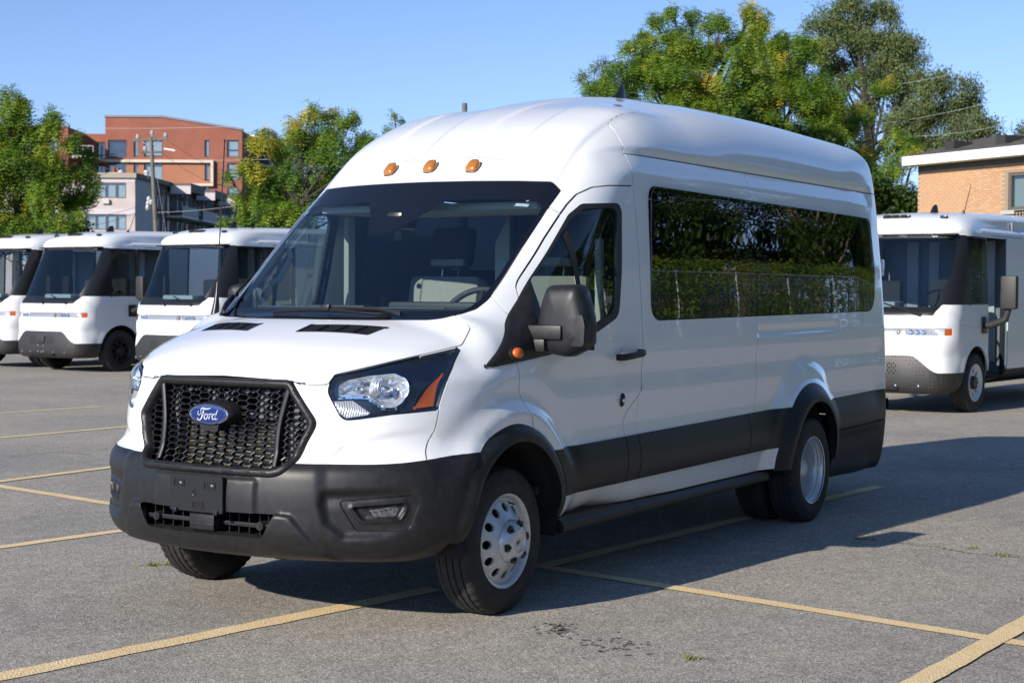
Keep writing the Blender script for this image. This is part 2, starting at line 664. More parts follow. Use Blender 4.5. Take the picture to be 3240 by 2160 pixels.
# ---------------------------------------------------------------- asphalt lot, painted lines, cracks
_m, _nt, _p = nodes('asphalt'); setp(_p, rough=.93, spec=.15)
_n1 = noise(_nt, 150, 3, .7); _n2 = noise(_nt, .55, 5, .6); _n3 = noise(_nt, 7, 4)
_v = N(_nt, 'ShaderNodeTexVoronoi', Scale=105.0); _nt.links.new(_nt.nodes['TC'].outputs['Object'], _v.inputs['Vector'])
_sepv = _nt.nodes.new('ShaderNodeSeparateColor'); _nt.links.new(_v.outputs['Color'], _sepv.inputs[0])
_c1 = ramp(_nt, _sepv.outputs[0], [(.0, (.235,.220,.194)), (.30, (.335,.312,.274)), (.62, (.41,.382,.336)), (.86, (.485,.452,.398)), (1.0, (.64,.60,.53))]).outputs[0]
_c2 = mixc(_nt, ramp(_nt, _n1.outputs[0], [(.42, (0,0,0)), (.62, (1,1,1))]).outputs[0], mixc(_nt, 1.0, _c1, (.70,.70,.70), 'MULTIPLY'), _c1)
_c3 = mixc(_nt, 1.0, _c2, ramp(_nt, _n2.outputs[0], [(.30, (.80,.81,.83)), (.52, (1.0,.99,.97)), (.72, (1.15,1.11,1.03))]).outputs[0], 'MULTIPLY')
_c4 = mixc(_nt, 1.0, _c3, ramp(_nt, _n3.outputs[0], [(.32, (.90,.90,.90)), (.6, (1.05,1.05,1.05))]).outputs[0], 'MULTIPLY')
_nt.links.new(_c4, _p.inputs['Base Color'])
_b = bump(_nt, _p, _v.outputs['Distance'], .6, .004)
M['asphalt'] = _m

def ground_sheet():
    V = []; F = []
    xs = [-400,-60,-20,-8,0,8,16,24,40,70,120,300,900]; ys = [-500,-120,-50,-20,-8,0,8,16,24,40,70,120,300,900]
    for x in xs:
        for y in ys: V.append((x, y, 0))
    n = len(ys)
    for i in range(len(xs) - 1):
        for j in range(n - 1): F.append((i*n+j, (i+1)*n+j, (i+1)*n+j+1, i*n+j+1))
    return V, F
gr_ = mesh_obj('ground', *ground_sheet(), M['asphalt'], None, False); tag(gr_, kind='structure')

_m, _nt, _p = nodes('yellow_line_paint'); setp(_p, rough=.85, spec=.2)
_n1 = noise(_nt, 60, 6, .75); _n2 = noise(_nt, 3, 4, .6)
_v = N(_nt, 'ShaderNodeTexVoronoi', Scale=105.0); _nt.links.new(_nt.nodes['TC'].outputs['Object'], _v.inputs['Vector'])
_cc = ramp(_nt, _n2.outputs[0], [(.3, (.72,.53,.28)), (.7, (.82,.63,.37))]).outputs[0]
_w = ramp(_nt, _n1.outputs[0], [(.33, (0,0,0)), (.42, (1,1,1))]).outputs[0]
_nt.links.new(mixc(_nt, _w, (.17,.155,.135), _cc), _p.inputs['Base Color'])
bump(_nt, _p, _v.outputs['Distance'], .7, .005)
M['line'] = _m
_rng = random.Random(5)
def painted_line(p0, p1, w, label, z=.004, group='painted parking lines'):
    a, b_ = Vector(p0).to_2d(), Vector(p1).to_2d()
    d = (b_ - a); L = d.length; d.normalize(); nrm = Vector((-d.y, d.x))
    n = max(4, int(L / .12)); V = []; F = []
    for i in range(n + 1):
        c = a + d * (L * i / n)
        for s in (-1, 1):
            e = w / 2 + _rng.uniform(-.006, .006)
            V.append((*(c + nrm * e * s), z))
    for i in range(n): F.append((2*i, 2*i+2, 2*i+3, 2*i+1))
    o = mesh_obj('painted_line', V, F, M['line'], None, False)
    tag(o, label, 'painted line', group)
    return o
def mid(pa, pb): return (gnd(*pa) + gnd(*pb)) / 2
D_ = 1.37755
L_ = lambda x, y: gnd(x * D_, y * D_)
A0, A1 = L_(-60, 1568), L_(870, 1386)
painted_line(A0 + (A0 - A1) * .15, L_(1000, 1352), .125, 'yellow stall line running under the front bumper at lower left')
painted_line(L_(1232, 1303), L_(2020, 1117), .105, 'yellow stall line lying in the shade beneath the big van')
painted_line(L_(1215, 1297), L_(2420, 1490), .10, 'yellow line leaving the front wheel towards the lower right corner', .005)
fb0, fb1 = (gnd(2844, 2160) + gnd(2972, 2160)) / 2, (gnd(3240, 1944) + gnd(3240, 2008)) / 2
painted_line(fb0 + (fb0 - fb1) * .6, fb1 + (fb1 - fb0) * .9, .11, 'broad pale yellow line crossing the lower right corner', .008)
painted_line(L_(-40, 1262), L_(330, 1212), .10, 'yellow stall line just left of the front bumper')
painted_line(L_(-30, 1112), L_(300, 1164), .10, 'yellow line slanting down to the bumper, lower of the crossing pair at left edge')
painted_line(L_(-30, 1110), L_(330, 1064), .10, 'yellow line slanting up from the left edge beside the grille', .006)
painted_line(L_(-30, 1008), L_(300, 979), .10, 'yellow stall line behind the bumper at the height of the badge')
painted_line(L_(-30, 951), L_(230, 934), .10, 'farthest yellow stall line in front of the three white trucks')
painted_line(L_(2065, 944), L_(2085, 943), .12, 'short yellow stub of line under the right hand truck')

M['crack'] = mat('crack_tar', (.15, .142, .128), .9)
def crack(pts, w, label):
    V = []; F = []
    P = [gnd(*p) for p in pts]
    Q = []
    for a, b_ in zip(P[:-1], P[1:]):
        for t in np.linspace(0, 1, 14, endpoint=False): Q.append(a + (b_ - a) * t + Vector((_rng.gauss(0, .012), _rng.gauss(0, .012), 0)))
    for i, q in enumerate(Q):
        d = (Q[min(i+1, len(Q)-1)] - Q[max(i-1, 0)]).normalized(); n_ = Vector((-d.y, d.x, 0)) * w * _rng.uniform(.3, 1)
        V += [(q.x - n_.x, q.y - n_.y, .003), (q.x + n_.x, q.y + n_.y, .003)]
    for i in range(len(Q) - 1): F.append((2*i, 2*i+2, 2*i+3, 2*i+1))
    tag(mesh_obj('asphalt_crack', V, F, M['crack'], None, False), label, 'crack')
crack([(2700, 1706), (2790, 1712), (2950, 1728), (3060, 1748), (3170, 1760), (3300, 1768)], .008, 'thin dark crack in the asphalt beside the shadow of the mirror')
crack([(20, 1445), (180, 1430), (300, 1440)], .010, 'thin crack across the stall left of the bumper')
crack([(470, 1788), (560, 1786), (640, 1778)], .004, 'hairline crack ahead of the bumper with tufts of weed')
crack([(3150, 1455), (3240, 1468)], .006, 'short crack inside the long shadow at the right edge')
# scraped dark scars in front of the wheel
def scar(cx, cy, rx, ry, n, label):
    V = []; F = []
    for k in range(n):
        c = gnd(cx + _rng.gauss(0, rx), cy + _rng.gauss(0, ry)); r = _rng.uniform(.004, .018); m = 6; b0 = len(V); sq = _rng.uniform(.5, 1.2)
        for q in range(m):
            a = 2 * math.pi * q / m; rr = r * _rng.uniform(.6, 1.2)
            V.append((c.x + rr * math.cos(a), c.y + rr * sq * math.sin(a), .0035))
        F.append(tuple(range(b0, b0 + m)))
    o = mesh_obj('asphalt_scar', V, F, M['crack'], None, False); tag(o, label, 'pavement scar')
scar(1770, 1992, 34, 11, 70, 'dark scraped scar in the asphalt in front of the front wheel')
scar(1930, 2040, 75, 16, 60, 'larger dark scuffed patch trailing right of the scraped scar')
# tufts of weed
M['weed'] = mat('weed_leaf', (.16, .17, .035), .8)
def weed(px, py, n, label, sc=.022):
    c = gnd(px, py); V = []; F = []
    for k in range(n):
        p = c + Vector((_rng.gauss(0, .03), _rng.gauss(0, .03), 0)); a = _rng.uniform(0, 6.3); l = sc * _rng.uniform(.5, 1.4)
        d = Vector((math.cos(a), math.sin(a), 0)); s = Vector((-d.y, d.x, 0)) * .004; b0 = len(V)
        V += [p - s, p + s, p + d * l + Vector((0, 0, l * .9))]; F.append((b0, b0 + 1, b0 + 2))
    tag(mesh_obj('weed_tuft', V, F, M['weed'], None, False), label, 'weed', 'weeds in the asphalt')
weed(2190, 2084, 26, 'small dry weed tuft low in the picture between the yellow lines')
weed(480, 1788, 40, 'left tuft of weed on the hairline crack ahead of the bumper')
weed(535, 1786, 30, 'right tuft of weed on the hairline crack ahead of the bumper')
weed(3178, 1758, 30, 'tuft of weed on the crack right of the mirror shadow')
weed(3080, 1736, 20, 'tiny weed tuft on the crack left of its neighbour')
weed(2735, 1706, 30, 'weed tuft at the edge of the big shadow')
# ---------------------------------------------------------------- the passenger van's body as a field
# x runs from the nose (0) to the tail (6.7), y is half width, z is height
AX_F, AX_R = 1.023, 4.773
_prof = np.concatenate([
    spline([(.20,.315),(.10,.33),(.025,.365),(-.018,.44),(-.03,.55),(-.026,.66),(-.008,.735),(.05,.79),(.085,.87),(.098,.96),(.108,1.05),(.122,1.118),(.152,1.175),(.21,1.225),(.31,1.278),(.457,1.327),(.568,1.358),(.70,1.388),(.80,1.408),(.86,1.437)], 6),
    spline([(.90,1.467),(1.1,1.628),(1.4,1.868),(1.70,2.098),(1.80,2.178),(1.90,2.258),(2.05,2.357),(2.25,2.462),(2.5,2.556),(2.8,2.633),(3.2,2.703),(3.7,2.757),(4.3,2.780),(5.2,2.782),(5.8,2.772),(6.2,2.765),(6.42,2.752),(6.52,2.715),(6.575,2.62),(6.615,2.2),(6.64,1.7),(6.655,1.2),(6.66,.9)], 8),
    np.array([(6.67,.80),(6.675,.6),(6.65,.47),(6.57,.40),(6.3,.385),(1.6,.385),(1.2,.33),(.5,.31)])])
VAN_T = Table2(lambda X, Y: sd_poly(X, Y, _prof), -.6, 7.3, -.1, 3.1, .01)
VAN_W = Curve1([.0,.30,.40,.51,.527,.60,.67,.72,.752,.765,.80,.85,.93,.985,1.04,1.075,1.12,1.19,1.30,1.38,1.55,1.70,1.85,2.0,2.15,2.25,2.40,2.5,2.6,2.9],
               [.93,.945,.965,.988,1.0,1.018,1.016,1.006,1.0,.994,.990,.988,.997,1.004,.998,.994,.997,1.007,1.003,.997,.986,.975,.961,.948,.933,.924,.903,.886,.862,.77], sm=.014)
VAN_W0 = Curve1([.0,.30,.40,.51,.60,.752,1.0,1.19,1.30,1.38,1.55,1.70,1.85,2.0,2.15,2.25,2.40,2.5,2.6,2.9],
               [.96,.985,1.0,1.012,1.02,1.02,1.015,1.008,1.003,.997,.986,.975,.961,.948,.933,.924,.903,.886,.862,.77], sm=.02)

def arch_r(x, z, ax, zc=.40):
    """distance from the wheel-arch centre, straight below it"""
    return np.hypot(x - ax, np.maximum(z - zc, 0) + np.minimum(z - zc, 0) * .28)

def gutter_z(x):
    return 2.285 - .30 * np.maximum(2.36 - x, 0) ** 1.6

def van_side(x, a, z):
    mix = sstep(1.15, 1.6, x) * (1 - sstep(6.25, 6.55, x))
    rf = arch_r(x, z, AX_F); rr = arch_r(x, z, AX_R)
    mix = mix * sstep(.50, .66, rf) * sstep(.55, .72, rr)
    w = VAN_W0(z) * (1 - mix) + VAN_W(z) * mix
    w = w - .030 * sstep(5.6, 6.75, x) ** 2
    w = w - .028 * (1 - sstep(.6, 1.5, x)) * sstep(.9, 1.15, z) * (1 - sstep(1.6, 2.2, z))
    # soft bulges over the wheels, then the black flares
    w = w - .020 * np.exp(-((rf - .635) / .055) ** 2) * sstep(.5, .8, z) + .010 * np.exp(-((rf - .545) / .03) ** 2) * sstep(.6, .8, z)
    w = w + .022 * (1 - sstep(.455, .50, rf))
    w = w + .015 * (1 - sstep(.60, .70, rr)) * sstep(.3, .8, z)
    w = w + .075 * (1 - sstep(.43, .575, rr))
    # gutter under the high roof: an overhang with a ramp below it
    zg = gutter_z(x)
    fade = sstep(2.02, 2.22, x) * (1 - sstep(6.2, 6.34, x))
    w = w - .018 * fade * (1 - sstep(zg - .012, zg + .030, z)) * sstep(zg - .13, zg - .02, z)
    # long pressed channel for the door rail
    ch = sd_poly(x, z, np.array([(3.95,1.252),(5.40,1.258),(5.40,1.315),(3.95,1.308)]))
    w = w - .010 * (1 - sstep(-.012, .004, ch))
    # front bumper and nose sides
    w = w + .012 * (1 - sstep(.79, .805, z)) * (1 - sstep(.62, .70, x))
    # door window frame pressed in a little
    return a - w

HOLLOW = roundpoly([(.525,.655),(.93,.668),(.985,.61),(.935,.470),(.80,.436),(.62,.430),(.535,.50),(.51,.59)], .03)
LIP = roundpoly([(-.1,.446),(.33,.446),(.392,.548),(.465,.540),(.53,.455),(.60,.365),(.66,.28),(-.1,.28)], [0,.02,.015,.03,.04,.03,0,0])
def van_front_push(x, a, z):
    """how far the black bumper's forms stand out of the plain nose (m)"""
    h = x * .5736 + a * .8192
    d = .014 * (1 - sstep(.285, .312, a)) * sstep(.50, .53, z) * (1 - sstep(.68, .70, z))
    hs = sd_poly(h, z, HOLLOW)
    d = d - .034 * (1 - sstep(-.042, .004, hs)) * (1 - .55 * sstep(.7, .98, h))
    d = d - .012 * sstep(.495, .56, h) * sstep(.56, .64, z) * (1 - sstep(.8, 1.05, h))
    d = d + .020 * (1 - sstep(-.010, .004, sd_poly(a, z, LIP))) * sstep(.30, .36, z)
    return d

SHELF = roundpoly([(.555,.72),(.57,.80),(.62,.848),(.70,.868),(.84,.897),(1.02,.915),(1.10,.72)], [0,.02,.03,.03,0,0,0])
def van_plan(a, z):
    """plan curvature of nose and windscreen, added to x"""
    lo = .26 * a * a + .16 * a ** 4
    no = .04 * a * a + .53 * a ** 4
    ho = .10 * a * a + .32 * a ** 4
    ws = .20 * a * a + .10 * a ** 4
    t1 = sstep(.76, .86, z); t2 = sstep(1.15, 1.3, z); t3 = sstep(1.4, 1.75, z); t4 = sstep(2.1, 2.6, z)
    v = lo * (1 - t1) + no * t1
    v = v * (1 - t2) + ho * t2
    v = v * (1 - t3) + ws * t3
    return v * (1 - .6 * t4)

def van_f(P):
    x, a, z = P[:, 0], np.abs(P[:, 1]), P[:, 2]
    front = 1 - sstep(1.2, 2.4, x)
    cx = van_plan(a, z) * (1 - sstep(2.6, 4.5, x))
    cx = cx - .05 * a * a * sstep(5.5, 6.5, x) * 0
    hood = sstep(.1, .35, x) * (1 - sstep(.75, .95, x)) * sstep(1.1, 1.2, z)
    roof = sstep(1.9, 2.4, x)
    cz = .085 * a * a * hood + (.03 * a * a + .045 * a ** 4) * roof + .24 * (np.sqrt(a * a + .09) - .3) * sstep(2.5, 3.3, x)
    push = np.zeros_like(x)
    m = (x < .7) & (z < .82) & (z > .2)
    if m.any():
        push[m] = van_front_push(x[m], a[m], z[m]) * (1 - sstep(.45, .7, x[m])) * (1 - sstep(.765, .80, z[m]))
    m = (x < .7) & (z < .95) & (z > .74)
    if m.any():
        push[m] = push[m] - .013 * (1 - sstep(-.024, .006, sd_poly(x[m] * .5736 + a[m] * .8192, z[m], SHELF))) * sstep(.765, .79, z[m]) * (1 - sstep(.35, .6, x[m]))
    rear = sstep(5.5, 6.4, x)
    T = VAN_T(x - cx + push - (-.10 * a ** 3) * rear, z + cz)
    # pressed channels along the roof skin and a step beside the drip line
    up_ = sstep(1.6, 1.75, x) * sstep(1.9, 2.05, z)
    if up_.any():
        T = T + .010 * up_ * sstep(1.875, 1.90, x) * sstep(.120, .150, a) * (1 - sstep(.417, .447, a))
        T = T + .011 * up_ * sstep(.732, .758, a) * (1 - sstep(2.9, 3.3, x))
    S = van_side(x, a, z)
    r = .25 * front + .16 * (1 - front)
    r = r + .10 * sstep(1.30, 1.6, z) * front + .11 * sstep(2.1, 2.5, z) * (1 - .5 * sstep(2.4, 3.2, x))
    r = r - rear * (.06 + .04 * sstep(2.2, 2.5, z))
    return smax(S, T, r)
# ---------------------------------------------------------------- cutting the van's skin into its panels
van = empty('passenger_van')
tag(van, 'large white high roof passenger van in front with black bumper and honeycomb grille', 'van')

_V, _F = surface_nets(van_f, (-.2, 0, .14), (6.85, 1.25, 2.95), .024)
skin = PMesh(_V, _F, van_f)
ux = lambda V: V[:, 0]
ua = lambda V: np.abs(V[:, 1])
uz = lambda V: V[:, 2]
S35, C35 = math.sin(rad(35)), math.cos(rad(35))
uh = lambda V: V[:, 0] * S35 + np.abs(V[:, 1]) * C35

def by_side(P): return lambda V: np.where(ua(V) > .45, sd_poly(ux(V), uz(V), P), 1.0)
def by_front(P, xmax): return lambda V: np.where(ux(V) < xmax, sd_poly(ua(V), uz(V), P), 1.0)
def by_diag(P, xmax): return lambda V: np.where(ux(V) < xmax, sd_poly(uh(V), uz(V), P), 1.0)
GAP = .0034
def panel(mesh, fn, gap=GAP):
    """(inside, outside) with a shut line between them"""
    a, rest = mesh.split(lambda V: fn(V) + gap)
    _, b = rest.split(lambda V: fn(V) - gap)
    return a, b

# openings over the wheels
_, skin = skin.split(lambda V: np.maximum(arch_r(ux(V), uz(V), AX_F) - .418, .68 - ua(V)))
_, skin = skin.split(lambda V: np.maximum(arch_r(ux(V), uz(V), AX_R) - .405, .60 - ua(V)))

# a finer net for everything on the nose
_V, _F = surface_nets(van_f, (-.14, 0, .24), (.98, 1.10, 1.36), .0125)
fine = PMesh(_V, _F, van_f)
_, fine = fine.split(lambda V: np.maximum(arch_r(ux(V), uz(V), AX_F) - .418, .68 - ua(V)))

# grille opening and its thick black frame
GR = roundpoly([(-.385,1.124),(.385,1.124),(.525,.94),(.425,.700),(-.425,.700),(-.525,.94)], [.05,.05,.05,.11,.11,.05])
grl, fine = fine.split(by_front(GR, .45)); _, skin = skin.split(by_front(GR, .45))
gsd = by_front(GR, .45)
for t in (-.004, -.010, -.022, -.034, -.040): grl.cut(lambda V: gsd(V) - t)
_, gframe = grl.split(lambda V: gsd(V) + .046)
gd = gsd(gframe.V)
gp = np.interp(gd, [-.046, -.040, -.034, -.022, -.010, -.004, 0], [-.022, .002, .010, .017, .013, .006, -.004])
gframe = gframe.offset(gp)

# windscreen
WS = np.array([(-.8,2.101),(0,2.101),(.30,2.099),(.56,2.095),(.735,2.089),(.788,2.043),(.791,1.875),(.79,1.62),(.788,1.478),(.772,1.434),(.742,1.413),(.684,1.392),(.633,1.384),(.35,1.381),(0,1.382),(-.8,1.382)])
wscr, skin = panel(skin, by_front(WS, 2.3), .002)

# headlamp
HL = roundpoly([(1.152,1.262),(1.092,1.142),(1.062,1.06),(1.040,.990),(.835,.976),(.690,.957),(.620,.950),(.552,1.075),(.572,1.145),(.693,1.167),(.834,1.198),(.978,1.228)], [.004,0,0,.01,0,0,.06,.055,.05,0,0,0])
hlamp, fine = panel(fine, by_diag(HL, .96), .002); _, skin = panel(skin, by_diag(HL, 1.0), .002)

# bonnet
HD = np.array([(-.6,1.129),(.085,1.129),(.392,1.119),(.433,1.104),(.553,1.106),(.585,1.15),(.70,1.175),(.834,1.205),(.978,1.235),(1.153,1.271),(1.176,1.31),(1.196,1.348),(1.18,1.372),(1.134,1.402),(1.0,1.50),(-.6,1.50)])
hood, skin = panel(skin, by_diag(HD, 1.05), .0025)
_, fine = panel(fine, by_diag(HD, 1.05), .0025)
VENT = roundpoly([(.567,.146),(.676,.520),(.536,.507),(.457,.144)], [.012,.004,.012,.004])
vent, hood = hood.split(lambda V: sd_poly(ux(V), ua(V), VENT))

# black bumper, flares and side cladding
def f_flare_f(V):
    x, z = ux(V), uz(V)
    r = arch_r(x, z, AX_F)
    return np.where(ua(V) > .6, r - (.492 + .012 * sstep(.2, -.1, x - AX_F)), 1.0)
def f_flare_r(V):
    return np.where(ua(V) > .55, arch_r(ux(V), uz(V), AX_R) - (.545 - .02 * sstep(.45, .75, uz(V))), 1.0)
flare_f, skin = skin.split(f_flare_f); _, fine = fine.split(f_flare_f)
flare_r, skin = skin.split(f_flare_r)
f_bump = lambda V: np.where(ux(V) < .95, uz(V) - (.763 + .030 * sstep(.2, .65, ux(V))), 1.0)
_, skin = skin.split(f_bump)
bump_f, fine = fine.split(f_bump)
bump_f = bump_f.take(bump_f.centers()[:, 0] < .9)
bump_r, skin = skin.split(lambda V: np.where(ux(V) > 5.0, uz(V) - (.790 + .012 * sstep(5.3, 6.3, ux(V))), 1.0))
clad_t = lambda x: .748 + .0112 * (x - 1.4)
clad_b = lambda x: .512 + .0072 * (x - 1.49)
clad, skin = skin.split(lambda V: np.where((ux(V) > 1.2) & (ux(V) < 5.0) & (ua(V) > .5), np.maximum(uz(V) - clad_t(ux(V)), clad_b(ux(V)) - uz(V)), 1.0))
sill, skin = skin.split(lambda V: np.where((ux(V) > 1.2) & (ux(V) < 5.0) & (ua(V) > .55), np.maximum(uz(V) - clad_b(ux(V)) - .01, .400 - uz(V)), 1.0))
_, skin = skin.split(lambda V: uz(V) - .52)          # the flat underside goes: the chassis is built apart

# side glass
SW = roundpoly([(2.528,2.103),(6.20,2.073),(6.262,1.72),(6.225,1.392),(2.462,1.366)], [.10,.10,.25,.30,.10])
swin, skin = panel(skin, by_side(SW), .0025)
# front door window with its black frame
DW = roundpoly([(2.197,1.992),(1.86,1.972),(1.752,1.912),(1.246,1.475),(.829,1.163),(1.095,1.187),(1.33,1.211),(1.56,1.240),(1.738,1.284),(2.085,1.392),(2.140,1.62)], [.06,.06,.10,0,.005,0,.02,.05,.1,.10,.1])
dwin, skin = skin.split(by_side(DW))
# body panels
FD = np.array([(2.352,2.091),(2.10,2.079),(1.98,2.064),(1.875,2.024),(1.785,1.966),(1.715,1.914),(1.56,1.788),(1.312,1.574),(1.286,1.545),(1.27,1.50),(1.25,1.40),(1.20,1.30),
               (1.055,1.192),(1.072,1.157),(1.08,1.057),(1.106,1.0),(1.145,.92),(1.175,.86),(1.18,.5),(2.162,.5),(2.162,.753),(2.154,.822),(2.166,.860),(2.202,.896),(2.335,.985),(2.352,1.05)])
door, skin = panel(skin, by_side(FD))
f_nose = (lambda V: np.where((uz(V) < 1.3) & (ux(V) < .9), ux(V) - np.interp(uz(V), [.74, .78, .90, .986, 1.2], [.412, .419, .500, .526, .54]), 1.0))
_, skin = panel(skin, f_nose)
nose, _ = panel(fine, f_nose)
fender, skin = panel(skin, lambda V: np.where((ux(V) < 1.6) & (ua(V) > .5), sd_poly(ux(V), uz(V), np.array([(.2,.5),(1.5,.5),(1.5,1.30),(1.24,1.392),(1.155,1.413),(1.145,1.50),(.98,1.46),(.2,1.46)])), 1.0))
gut = lambda V: np.where(ux(V) > 2.0, np.where(ux(V) < 6.26, gutter_z(ux(V)) - .018, 2.267), 9)
def f_panel(V):
    x, z = ux(V), uz(V)
    thr = np.where(z < .99, 2.10, 2.354)
    return np.where(ua(V) > .4, np.maximum(z - gut(V), thr - x), np.where(z < 2.2, thr - x, 1.0))
rearbody, roof = panel(skin, f_panel)
# seams that only mark the skin
cs_side, rearbody_b = panel(rearbody, lambda V: np.where(ua(V) > .5, ux(V) - 3.942, ux(V) - 3.942))
bs, cs_side = panel(cs_side, by_side(np.array([(2.0,.985),(2.312,.985),(2.306,.5),(2.0,.5)])), .002)
roof_f, roof_r = panel(roof, lambda V: ux(V) - np.interp(uz(V), [2.2,2.27,2.30,2.362,2.426,2.49,2.6], [2.352,2.352,2.36,2.375,2.41,2.44,2.46]) - 3 * sstep(.745, .70, ua(V)))
# the front cap again on a finer net, so that its pressed lines stay crisp
_V, _F = surface_nets(van_f, (1.50, 0, 1.86), (3.46, 1.05, 2.86), .0140)
cap = PMesh(_V, _F, van_f)
_, cap = panel(cap, by_front(WS, 2.3), .002)
_, cap = panel(cap, by_side(FD))
_, cap = panel(cap, f_panel)
f_roofseam = lambda V: ux(V) - np.interp(uz(V), [2.2,2.27,2.30,2.362,2.426,2.49,2.6], [2.352,2.352,2.36,2.375,2.41,2.44,2.46]) - 3 * sstep(.745, .70, ua(V))
cap, _ = panel(cap, f_roofseam)
f_pil = lambda V: np.maximum(uz(V) - (1.946 - .5 * (ua(V) - .79)), .70 - ua(V))
f_cut = lambda V: ux(V) - 3.40
_, cap = panel(cap, f_pil)
cap, _ = cap.split(f_cut)
cap, _ = cap.split(lambda V: 1.535 - ux(V))
pillar, _rest = panel(roof_f, f_pil)
_, roof_top = _rest.split(f_cut)
clad1, clad = panel(clad, lambda V: ux(V) - (2.163 + .02 * np.sin((uz(V) - .52) * 13) * 0), .004)
clad2, clad = panel(clad, lambda V: ux(V) - 2.31, .004)
clad3, clad4 = panel(clad, lambda V: ux(V) - 3.82, .004)
sill1, sill2 = panel(sill, lambda V: ux(V) - 2.165)
sill2, sill3 = panel(sill2, lambda V: ux(V) - 3.82)
bump_r2, bump_r = panel(bump_r, lambda V: np.maximum(uz(V) - (.560 + .012 * (ux(V) - 5.46)), 5.2 - ux(V)), .004)
bump_r, bump_r3 = bump_r, bump_r2

flare_f = flare_f.split(lambda V: .395 - uz(V))[0]
flare_r = flare_r.split(lambda V: .385 - uz(V))[0]
HEM = .012
def pair(name, pm, m, hem=HEM, parent=None, sharp=40):
    """left and right copies"""
    if hem: pm.hem(hem)
    r = pm_obj(name, pm, m, parent or van, sharp)
    l = pm_obj(name, pm.mirrored(), m, parent or van, sharp)
    return l, r
def whole(name, pm, m, hem=HEM, parent=None, sharp=40):
    if hem: pm.hem(hem)
    return pm_obj(name, pm.both(), m, parent or van, sharp)

def biggest(pm):
    par = list(range(len(pm.V)))
    def find(a):
        while par[a] != a: par[a] = par[par[a]]; a = par[a]
        return a
    for q in pm.F:
        r = find(q[0])
        for i in q[1:]: par[find(i)] = r
    root = np.array([find(q[0]) for q in pm.F]); ids, n = np.unique(root, return_counts=True)
    return pm.take(root == ids[np.argmax(n)])
shell_src = [hood, fender, door, nose, cs_side, rearbody_b, bs, roof_f, roof_r]
back = [q.offset(-.020) for q in shell_src]
bm_back = MB()
for q in back:
    q2 = q.both(); bm_back.add(q2.V, q2.F)
bm_back.build('inner_shell', M['void'], van, smooth=True)

# light trim inside the cab: pillars and roof lining
trim = [q.offset(-.035) for q in (roof_f, door)]
tb = MB()
for q, lim in zip(trim, (1.0, 1.30)):
    keep = q.centers()[:, 2] > lim
    q = q.take(keep).both(); tb.add(q.V, [f[::-1] for f in q.F])
cab_trim = tb.build('cab_lining', M['trim_light'], van, smooth=True)

bonnet = whole('bonnet', hood, M['paint'])
pair('front_panel', biggest(nose), M['paint'])
pair('fender', fender, M['paint'])
door_l, door_r = pair('front_door', door, M['paint'])
pair('side_panel', cs_side, M['paint'])
whole('rear_body', rearbody_b, M['paint'])
pair('pillar_panel', bs, M['paint'])
whole('roof_front', cap, M['paint'])
whole('roof_top', roof_top, M['paint'], 0)
pair('windscreen_pillar', biggest(pillar), M['paint'])
whole('roof_rear', roof_r, M['paint'])
pair('front_arch_trim', flare_f, M['black_plastic'], .05, sharp=50)
pair('rear_arch_trim', flare_r, M['black_plastic'], .06, sharp=50)
whole('rear_bumper', bump_r, M['black_plastic'])
whole('rear_bumper_base', bump_r3, M['black_plastic'])
for q in (clad1, clad2, clad3, clad4): pair('side_cladding', q.offset(.004), M['black_plastic'], .02)
for q in (sill1, sill2, sill3): pair('sill', q, M['paint'])
grille = pm_obj('grille_frame', gframe.both(), M['black_plastic'], van, 50)
# ---------------------------------------------------------------- nose details
def frame_at(P):
    """matrix with z along the skin's outward normal at the point of the skin nearest P, x horizontal"""
    p = project_to(van_f, np.array([P], float), 5)
    n = Vector(grad(van_f, p)[0]).normalized()
    x = Vector((0, 0, 1)).cross(n).normalized(); y = n.cross(x)
    p = Vector(p[0])
    return Matrix(((x.x, y.x, n.x, p.x), (x.y, y.y, n.y, p.y), (x.z, y.z, n.z, p.z), (0, 0, 0, 1)))
MIR = Matrix.Diagonal((1, -1, 1, 1))

# --- bumper: lower intake, lamp blanks, corner join
INT = roundpoly([(-.398,.543),(.398,.543),(.335,.436),(-.335,.436)], [.01,.01,.03,.03])
_, bump_f = bump_f.split(by_front(INT, .3))
FOG_O = roundpoly([(.598,.607),(.925,.632),(.960,.590),(.915,.474),(.682,.472)], [.02,.02,.02,.03,.03])
fog, bump_f = bump_f.split(by_diag(FOG_O, .6))
FOG_I = roundpoly([(.645,.586),(.895,.606),(.914,.578),(.878,.515),(.705,.508)], [.015,.02,.02,.02,.02])
FOG_M = roundpoly([(.728,.567),(.878,.590),(.858,.537),(.757,.532)], .008)
fsd, isd, msd = by_diag(FOG_O, .6), by_diag(FOG_I, .6), by_diag(FOG_M, .6)
for t in (-.004, -.03): fog.cut(lambda V: fsd(V) - t)
fog.cut(isd); fog.cut(lambda V: isd(V) + .008); fog.cut(msd)
mesh_in, fog = fog.split(msd)
o, i_ = fsd(fog.V), isd(fog.V)
dep = np.where(o > -.0045, -.006 * sstep(0, -.004, o), -.006) + .007 * sstep(.006, -.004, i_) - .022 * sstep(-.006, -.016, i_)
fog_rim = fog.offset(dep)
bumper = whole('front_bumper', bump_f, M['black_plastic'], .045, sharp=50)
fl, fr = pair('fog_lamp_blank', fog_rim, M['black_plastic'], .03, bumper, 50)
M['mesh'] = None
_m, _nt, _p = nodes('fine_black_mesh')
setp(_p, rough=.4)
_tc = _nt.nodes.new('ShaderNodeTexCoord')
_vo = N(_nt, 'ShaderNodeTexVoronoi', Scale=95.0); _nt.links.new(_tc.outputs['Object'], _vo.inputs['Vector'])
